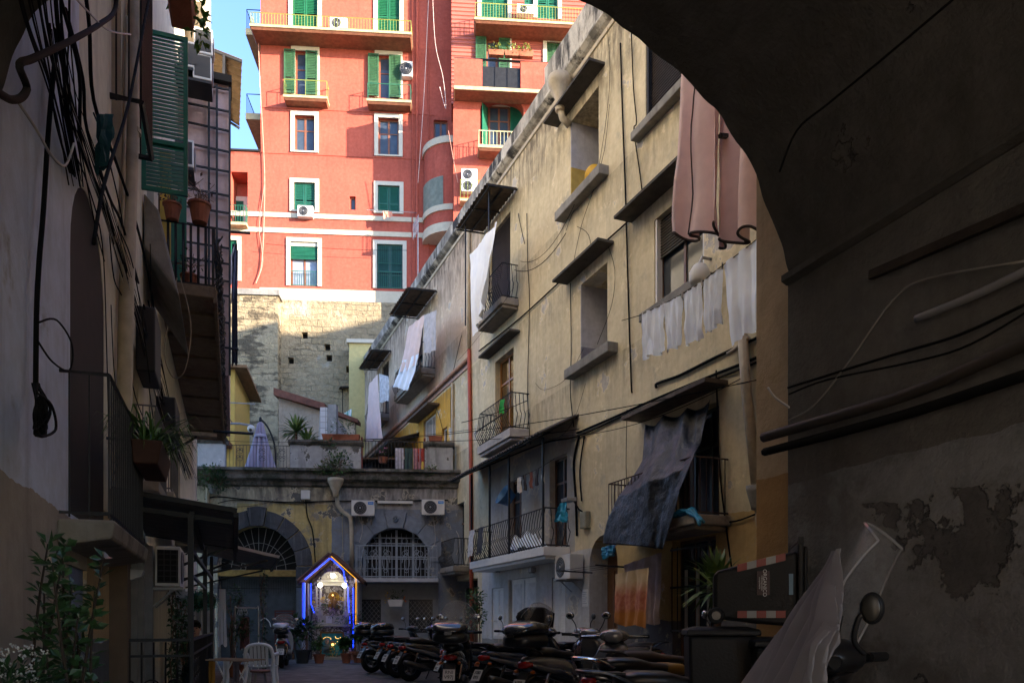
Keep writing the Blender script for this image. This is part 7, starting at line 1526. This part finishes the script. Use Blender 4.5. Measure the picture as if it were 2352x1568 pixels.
for (X0, X1, o0, z0, z1, edge, lab) in ((13.2, 16.6, 1.15, 2.62, 2.40, (.35, .02, .025, 1), 'small awning with a red edge behind the patio'), (17.0, 20.5, 2.0, 2.78, 2.50, (.35, .30, .26, 1), 'wide dark awning with a pale edge reaching toward the left arch')):
    a = LW.at('awning', lab, 'awning', X0, 0, 0)
    corrug(MB(), (0, -.02, z0 + .25), (X1 - X0, -.02, z0 + .25), (0, -o0, z1 + .1), (X1 - X0, -o0, z1 + .1), 12, .01).build('awning_sheet', m_awn, a, solid=.015)
    MB().beam((-.02, -.02, z0 + .27), (-.02, -o0 - .02, z1 + .12), .05, .06).build('front_edge', M('awning_edge%d' % int(X0), edge, .6), a)
    m = MB(); m.beam((0, -o0, z1 + .06), (X1 - X0, -o0, z1 + .06), .05); m.beam((.1, -.02, z1 - .4), (.1, -o0 * .9, z1 + .05), .04); m.beam((X1 - X0 - .1, -.02, z1 - .4), (X1 - X0 - .1, -o0 * .9, z1 + .05), .04); m.build('arm', m_iron, a)
t = ac_unit(LW, 12.75, .06, 1.78, 'grey air conditioner on brackets under the patio awning', .80, .58, .34, True)
g = MB()
for k in range(6): g.box(-.405, -.40, -.31, -.04, .06 + k * .08, .075 + k * .08)
for k in range(4): g.box(-.405, -.40, -.30 + k * .085, -.285 + k * .085, .05, .52)
g.build('side_grille', M('ac_side_dark', (.03, .03, .03, 1), .6), t); MB().box(-.404, -.4015, -.31, -.03, .05, .53).build('side_dark', m_dark, t)
for i, (X, o, z, lab) in enumerate(((12.6, .62, 1.42, 'round green topiary ball hanging under the patio awning'), (15.6, .70, 1.5, 'smaller topiary ball hanging deeper in the patio'))):
    t = LW.at('topiary_ball', lab, 'plant', X, o, z); leafball(MB(), (0, 0, .16), .16, 520, .04, .025, rnd).build('foliage', M('teal_topiary', (.015, .16, .10, 1), .6, var=.3), t); MB().ball((0, 0, .16), .125, 10, 7).build('core', m_leaf2, t); MB().tube([(0, 0, .3), (0, 0, .75)], .004, 4).build('hanger', m_iron, t)
m_cur = M('white_net_curtain', (.55, .55, .60, 1), .9, var=.05)
for i, (xa, xb, X, lab) in enumerate(((432, 452, 16.0, 'left white curtain panel hanging at the back of the patio'), (455, 475, 16.0, 'middle white curtain panel hanging at the back of the patio'), (500, 522, 17.5, 'long white curtain panel at the outer corner of the patio'))):
    q = lambda x, y: (lambda yz: LW.w(X, -yz[0], yz[1]))(LW.pxs(x, y, X))
    wobj('curtain', cloth(q(xa + 3, 1352), q(xb - 4, 1352), q(xa, 1462 + 20 * (i == 2)), q(xb, 1462 + 20 * (i == 2)), 18, 14, .025, 2.5, 0, i), m_cur, lab, 'curtain', smooth=True)
X = 16.1; a = LW.w(X, .3, LW.pxs(440, 1352, X)[1] + .03); b = LW.w(X, 2.0, a.z); wobj('clothes_line', MB().tube([a, b], .006, 4), m_cable, 'thin line carrying the white curtains at the back of the patio', 'clothes line')
MB().box(17.4, 19.6, -.7, 0, 0, 1.9).build('porch_wall', M('dim_white_wall', (.35, .35, .36, 1), .8), lb)
# ivy and plants on the patio
def vine(X, o, z0, z1, w, n, label, mat=None, L=.09):
    t = LW.at('climbing_plant', label, 'plant', X, o, 0); m = MB(); st = MB()
    for k in range(5):
        pts = [(rnd.uniform(-w, w), rnd.uniform(-.08, .08), z0 + (z1 - z0) * j / 5) for j in range(6)]; st.tube(spline(pts, 3), .007, 4)
        for _ in range(n // 5):
            j = rnd.random() * 5; i = min(int(j), 4); p = Vector(pts[i]).lerp(Vector(pts[i + 1]), j - i); d = Vector((rnd.uniform(-1, 1), rnd.uniform(-1, .3), rnd.uniform(-.6, .6)))
            m.leaf(p + d * .05, d, (rnd.uniform(-.5, .5), -.6, .8), L * rnd.uniform(.7, 1.3), L * .6, )
    m.build('foliage', mat or m_leaf2, t); st.build('stem', m_brown, t)
vine(12.9, .25, 0, 1.9, .35, 420, 'ivy climbing the wall at the near end of the patio'); vine(14.0, .35, .0, 1.6, .4, 300, 'leafy creeper deeper in the patio'); vine(20.5, 1.8, .0, 2.5, .3, 240, 'dark creeper on the outer post near the left arch')
# seated person
pt_ = Vector(onground(449, 13.4)); per = thing('person', 'person with short dark hair in a dark top, seated behind the patio railing', 'person', pt_, R_(-72))
def skin(name, verts, edges, radii, mat, parent, root=0):
    me = bpy.data.meshes.new(name); me.from_pydata(verts, edges, []); o = bpy.data.objects.new(name, me); COL.objects.link(o); o.parent = parent
    me.materials.append(mat); mo = o.modifiers.new('skin', 'SKIN'); 
    for i, v_ in enumerate(me.skin_vertices[0].data): v_.radius = radii[i] if isinstance(radii[i], tuple) else (radii[i], radii[i])
    me.skin_vertices[0].data[root].use_root = True
    s_ = o.modifiers.new('sub', 'SUBSURF'); s_.levels = 2; s_.render_levels = 2
    for p in me.polygons: p.use_smooth = True
    mo.use_smooth_shade = True; return o
m_skin = M('skin', (.48, .27, .19, 1), .6, var=.06); m_top = M('dark_top', (.03, .03, .035, 1), .9); m_hair = M('dark_hair', (.015, .011, .009, 1), .7)
# facing +x; seat height .45, head centre about 1.13
V = [(0, 0, .52), (.02, 0, .68), (.03, 0, .85), (.02, 0, .96), (.03, 0, 1.03), (.05, 0, 1.10), (.055, 0, 1.19),
     (.02, .16, .93), (.06, .22, .70), (.26, .18, .62), (.33, .16, .60), (.02, -.16, .93), (.06, -.22, .70), (.26, -.18, .62), (.33, -.16, .60),
     (.05, .09, .50), (.45, .11, .50), (.46, .11, .10), (.60, .11, .05), (.05, -.09, .50), (.45, -.11, .50), (.46, -.11, .10), (.60, -.11, .05)]
E = [(0, 1), (1, 2), (2, 3), (3, 4), (4, 5), (5, 6), (3, 7), (7, 8), (8, 9), (9, 10), (3, 11), (11, 12), (12, 13), (13, 14), (0, 15), (15, 16), (16, 17), (17, 18), (0, 19), (19, 20), (20, 21), (21, 22)]
Rr = [(.13, .15), (.11, .14), (.12, .16), (.07, .09), (.05, .055), (.085, .075), (.075, .07), .055, .042, .033, .028, .055, .042, .033, .028, .085, .065, .045, .04, .085, .065, .045, .04]
body = skin('body', V, E, Rr, m_skin, per)
skin('shirt', [(0, 0, .50), (.02, 0, .68), (.03, 0, .85), (.02, 0, .955), (.02, .165, .93), (.055, .22, .74), (.02, -.165, .93), (.055, -.22, .74)], [(0, 1), (1, 2), (2, 3), (3, 4), (4, 5), (3, 6), (6, 7)], [(.145, .165), (.125, .155), (.135, .175), (.075, .10), .068, .056, .068, .056], m_top, per)
skin('trousers', [(0, 0, .51), (.05, .09, .50), (.46, .11, .50), (.465, .11, .12), (.05, -.09, .50), (.46, -.11, .50), (.465, -.11, .12)], [(0, 1), (1, 2), (2, 3), (0, 4), (4, 5), (5, 6)], [(.15, .16), .10, .078, .06, .10, .078, .06], M('navy_trousers', (.02, .022, .035, 1), .9), per)
h = MB(); h.ball((.045, 0, 1.195), .108, 16, 10, (.98, .82, 1.0)); h.v = [p for p in h.v]; keep = [f for f in h.f if sum(h.v[i].z - .9 * (h.v[i].x - .045) for i in f) / len(f) > 1.20]; h.f = keep; h.build('hair', m_hair, per, smooth=True, solid=.012)
MB().loft([(.125, .010, 1.10, 1.17), (.15, .014, 1.105, 1.14), (.158, .008, 1.11, 1.125)], 8, 2).build('nose', m_skin, per, smooth=True)
for s_ in (-1, 1):
    MB().ball((.122, .032 * s_, 1.165), .011, 8, 6).build('eye', m_dark, per); MB().ball((.045, .083 * s_, 1.145), .026, 8, 6, (.6, .4, 1)).build('ear', m_skin, per, smooth=True)
MB().ball((.128, 0, 1.075), .022, 8, 5, (.4, 1, .3)).build('mouth', M('lips', (.22, .08, .07, 1), .6), per, smooth=True)
for s_ in (-1, 1):
    hd = MB(); hd.ball((.36, .15 * s_, .595), .038, 10, 6, (1.1, .9, .45))
    for k, (yy, ln) in enumerate(((-.026, .062), (-.009, .072), (.009, .068), (.025, .052))): hd.tube([(.385, .15 * s_ + yy, .595), (.385 + ln * .6, .15 * s_ + yy * 1.1, .59), (.385 + ln * .9, .15 * s_ + yy * 1.15, .570)], [.010, .009, .007], 6)
    hd.tube([(.35, .15 * s_ - .03 * s_, .60), (.375, .15 * s_ - .055 * s_, .595), (.40, .15 * s_ - .06 * s_, .585)], [.011, .010, .008], 6); hd.build('hand', m_skin, per, smooth=True)
    MB().loft([(-.06 + .46, .045, .0, .10), (.52, .05, 0, .10), (.62, .045, 0, .07), (.68, .025, .005, .045)], 10).xf(Matrix.Translation((0, .11 * s_, 0))).build('shoe', m_blk, per, smooth=True)
pc = thing('garden_chair', 'dark garden chair under the seated person on the patio', 'chair', pt_, R_(-72))
m = MB(); m.box(-.24, .26, -.24, .24, .36, .395); m.build('seat', m_blk, pc); m = MB()
for k in range(5): m.beam((-.23, -.2 + k * .1, .40), (-.33, -.2 + k * .1, .95), .035, .02)
m.beam((-.33, -.24, .95), (-.33, .24, .95), .04); m.build('backrest', m_blk, pc)
for x in (-.2, .22):
    for y in (-.2, .2): MB().beam((x, y, .36), (x * 1.15, y * 1.15, 0), .035).build('leg', m_blk, pc)
# white plastic armchair
m_wp = M('white_plastic', (.68, .69, .72, 1), .4, var=.05)
ch = thing('plastic_chair', 'white plastic armchair with slatted back, alone in the courtyard', 'chair', onground(600, 14.9), R_(100))
# faces away (+x local), back toward the camera
MB().grid(10, 10, lambda u, v: (-.20 + .44 * u, -.23 + .46 * v, .43 + .02 * (2 * v - 1) ** 2 - .015 * math.sin(math.pi * u))).build('seat', m_wp, ch, smooth=True, solid=.02)
bk = MB(); arc = [(-.20 - .05 - .07 * 1, -.25, .44), (-.29, -.27, .66), (-.32, -.22, .80), (-.335, -.10, .855), (-.335, .10, .855), (-.32, .22, .80), (-.29, .27, .66), (-.32, .25, .44)]
bk.tube(spline([(-.24, -.24, .43), (-.28, -.25, .62), (-.32, -.21, .79), (-.335, -.09, .85), (-.335, .09, .85), (-.32, .21, .79), (-.28, .25, .62), (-.24, .24, .43)], 5), .034, 8)
for k in range(5): y = -.14 + k * .07; bk.hexa([(-.235, y - .025, .44), (-.215, y - .025, .44), (-.215, y + .025, .44), (-.235, y + .025, .44), (-.335, y - .025, .84), (-.315, y - .025, .84), (-.315, y + .025, .84), (-.335, y + .025, .84)])
bk.build('backrest', m_wp, ch, smooth=False)
for s_ in (-1, 1): MB().tube(spline([(-.29, .26 * s_, .66), (-.1, .285 * s_, .665), (.14, .285 * s_, .66), (.21, .27 * s_, .60), (.22, .26 * s_, .44)], 5), .032, 8).build('arm', m_wp, ch, smooth=True)
for x, s_ in ((-.22, -1), (-.22, 1), (.22, -1), (.22, 1)): MB().tube([(x, .235 * s_, .43), (x * 1.22, .27 * s_, 0)], [.042, .032], 8).build('leg', m_wp, ch)
st = thing('wooden_stool', 'small wooden stool in front of the white plastic chair', 'stool', onground(598, 13.6), R_(20))
MB().lathe([(.16, .40), (.17, .41), (.17, .43), (.16, .44)], n=20).build('seat', M('worn_red_wood', (.20, .09, .07, 1), .6), st)
for k in range(4): a = .785 + k * 1.571; MB().beam((.10 * math.cos(a), .10 * math.sin(a), .40), (.17 * math.cos(a), .17 * math.sin(a), 0), .03).build('leg', m_stone, st)
for k in range(4): a = .785 + k * 1.571; b = a + 1.571; MB().beam((.145 * math.cos(a), .145 * math.sin(a), .18), (.145 * math.cos(b), .145 * math.sin(b), .18), .02).build('rung', m_stone, st)
dr = thing('clothes_airer', 'folding clothes airer with wooden bars and a few cloths beside the white chair', 'clothes airer', onground(535, 11.2), R_(-8))
for y in (-.25, .25):
    MB().tube([(-.25, y, 0), (.12, y, .72)], .012, 6).build('leg', m_acw, dr); MB().tube([(.25, y, 0), (-.12, y, .72)], .012, 6).build('leg', m_acw, dr)
for k in range(4): MB().tube([(-.32 + .0, -.25 + k * .167, .735), (.36, -.25 + k * .167, .72)], .010, 6).build('bar', M('pale_wood', (.34, .22, .14, 1), .7), dr)
for x, c, nm in ((-.2, (.30, .14, .02, 1), 'ochre sock drying on the clothes airer'), (.0, (.5, .5, .55, 1), 'white striped cloth drying on the clothes airer'), (.14, (.10, .08, .10, 1), 'dark stocking drying on the clothes airer')):
    p = dr.location; wobj('washing', cloth((p.x + x - .04, p.y - .27, .72), (p.x + x + .05, p.y - .27, .72), (p.x + x - .04, p.y - .27, .42), (p.x + x + .04, p.y - .27, .40), 6, 8, .012, 1.5), M('airer_cloth%d' % int(x * 100 + 50), c, .9), nm, 'washing', smooth=True)
rk2 = thing('garment_rack', 'tall white tube garment rack with hangers by the left arch door', 'garment rack', onground(567, 19.5), R_(5))
m = MB(); m.tube(spline([(-.28, 0, .05), (-.28, 0, 1.55), (-.22, 0, 1.62), (.22, 0, 1.62), (.28, 0, 1.55), (.28, 0, .05)], 4), .016, 7); m.tube([(-.28, -.2, .05), (-.28, .2, .05)], .014, 6).tube([(.28, -.2, .05), (.28, .2, .05)], .014, 6); m.build('frame', m_white, rk2, smooth=True)
for k in range(6): MB().tube([(-.2 + k * .04, -.03, 1.6), (-.2 + k * .04, -.12, 1.45), (-.2 + k * .04, .12, 1.45), (-.2 + k * .04, -.03, 1.6)], .005, 4).build('hanger', m_white, rk2)
cloth((-.15, -.02, 1.4), (.05, .04, 1.4), (-.16, -.05, .6), (.06, .05, .62), 10, 8, .04, 2).build('garment', M('dusty_rose_cloth', (.20, .09, .09, 1), .9), rk2)
crt = thing('crate_stack', 'stack of dark red crates beside the left arch door', 'crates', EW.w(EW.px(655, 1400, .5)[0], .5, 0), EW.rz)
for k in range(5):
    z = .2 + k * .3; m = MB(); m.box(-.32, .32, -.2, .2, z, z + .03)
    for a in (.06, .15, .24): m.box(-.32, .32, -.2, -.18, z + a, z + a + .05); m.box(-.32, -.30, -.18, .2, z + a, z + a + .05); m.box(.30, .32, -.18, .2, z + a, z + a + .05)
    for x in (-.32, .28): m.box(x, x + .04, -.18, -.16, z + .03, z + .28)
    m.build('crate', M('crate_red', (.10, .02, .015, 1), .7), crt)
MB().box(-.34, .34, -.2, .2, 0, .2).build('base', m_brown, crt)
# plants at the lower left: leafy shrub, white flowers in a grey planter
sb = LW.at('leafy_shrub', 'tall sparse shrub with oval leaves against the left wall', 'shrub', 4.85, .24, 0)
st_, lv = MB(), MB()
for k in range(24):
    bx, by = rnd.uniform(-.38, .34), rnd.uniform(-.17, .14); tx_, ty = bx + rnd.uniform(-.22, .30), by + rnd.uniform(-.15, .10); hh = rnd.choice((.7, .95, 1.1, 1.25, 1.4, 1.55, 1.7)) * rnd.uniform(.9, 1.05)
    pts = spline([(bx * .5, by * .5, 0), (bx, by, hh * .4), ((bx + tx_) / 2 + rnd.uniform(-.06, .06), (by + ty) / 2, hh * .75), (tx_, ty, hh)], 6); st_.tube(pts, [.014 - .010 * i / (len(pts) - 1) for i in range(len(pts))], 5)
    for i, p in enumerate(pts):
        if i < 3: continue
        for _ in range(4):
            a = rnd.uniform(0, 6.283); d = Vector((math.cos(a), math.sin(a), rnd.uniform(-.1, 1.3))); lv.leaf(p + d * .01, d, (rnd.uniform(-.8, .8), rnd.uniform(-1.2, .2), .8), rnd.uniform(.055, .09), rnd.uniform(.035, .05))
st_.build('stem', M('shrub_bark', (.05, .035, .025, 1), .8), sb); lv.build('foliage', M('shrub_leaf', (.04, .095, .03, 1), .4, var=.5, scale=12), sb)
MB().lathe([(.2, 0), (.28, .34), (.31, .36), (.31, .40)], n=16).build('pot', m_terra, sb)
pg = LW.at('planter', 'grey planter of small white flowers at the lower left edge', 'planter', 3.98, .20, 0)
MB().lathe([(.12, 0), (.14, .5), (.20, .88), (.21, .92), (.18, .92)], n=20).build('pot', M('grey_planter', (.26, .26, .29, 1), .6), pg)
leafball(MB(), (0, 0, .98), .21, 420, .06, .022, rnd, (1.0, 1, .5)).build('foliage', m_leaf2, pg)
m = MB()
for k in range(34):
    a, q = rnd.uniform(0, 6.283), rnd.uniform(.03, .22); c = Vector((q * math.cos(a), q * math.sin(a), 1.03 + rnd.uniform(-.05, .12)))
    for j in range(9): m.ball(c + Vector((rnd.uniform(-.018, .018), rnd.uniform(-.018, .018), rnd.uniform(-.008, .012))), .0045, 5, 4)
o_ = m.build('flowers', M('white_blossom', (.55, .55, .52, 1), .8), pg); o_['kind'] = 'stuff'
fb = LW.at('flower_box', 'terracotta window box of strappy green leaves on the tall railing', 'flower box', 8.0, .42, 2.62)
MB().hexa([(-.6, -.1, 0), (.32, -.1, 0), (.32, .09, 0), (-.6, .09, 0), (-.64, -.14, .2), (.36, -.14, .2), (.36, .11, .2), (-.64, .11, .2)]).build('box', M('dark_terracotta', (.075, .034, .024, 1), .8, var=.2), fb, bevel=.012)
m = MB()
for k in range(260):
    a = rnd.uniform(0, 6.283); b0 = Vector((rnd.uniform(-.55, .32), rnd.uniform(-.08, .06), .2)); L = rnd.uniform(.25, .55); d = Vector((math.cos(a) * .7, math.sin(a) * .8, rnd.uniform(.3, 1.0))); pr = Vector((-d.y, d.x, 0)).normalized() * .009
    q = [b0, b0 + d * L * .5, b0 + d * L * .85 - Vector((0, 0, L * .18)), b0 + d * L * 1.05 - Vector((0, 0, L * .55))]
    m.add([q[0] - pr, q[0] + pr, q[1] + pr, q[1] - pr, q[2] + pr * .8, q[2] - pr * .8, q[3]], [(0, 1, 2, 3), (3, 2, 4, 5), (5, 4, 6)])
m.build('foliage', M('strappy_leaf', (.07, .16, .03, 1), .45, var=.4), fb)
for X, z, o1, lab in ((12.2, 3.95, .9, 'pale wooden plank arm sticking out over the second balcony'), (20.5, 3.35, .95, 'pale wooden plank arm farther along the left wall')):
    t = LW.at('plank_arm', lab, 'clothes arm', X, 0, z); MB().box(-.05, .05, -o1, 0, 0, .05).build('plank', M('grey_wood', (.24, .22, .19, 1), .8, var=.2), t); MB().beam((0, -o1 * .7, -.01), (0, -.02, -.45), .03).build('strut', m_iron, t)
X = 8.75; t = LW.at('floodlight', 'small dark floodlight on the wall under the first balcony', 'floodlight', X, 0, 1.72); MB().hexa([(-.08, -.26, 0), (.08, -.26, 0), (.08, -.1, -.06), (-.08, -.1, -.06), (-.08, -.28, .06), (.08, -.28, .06), (.08, -.1, .08), (-.08, -.1, .08)]).build('head', m_grey, t); MB().tube([(0, -.12, 0), (0, 0, .02)], .018, 6).build('arm', m_iron, t)
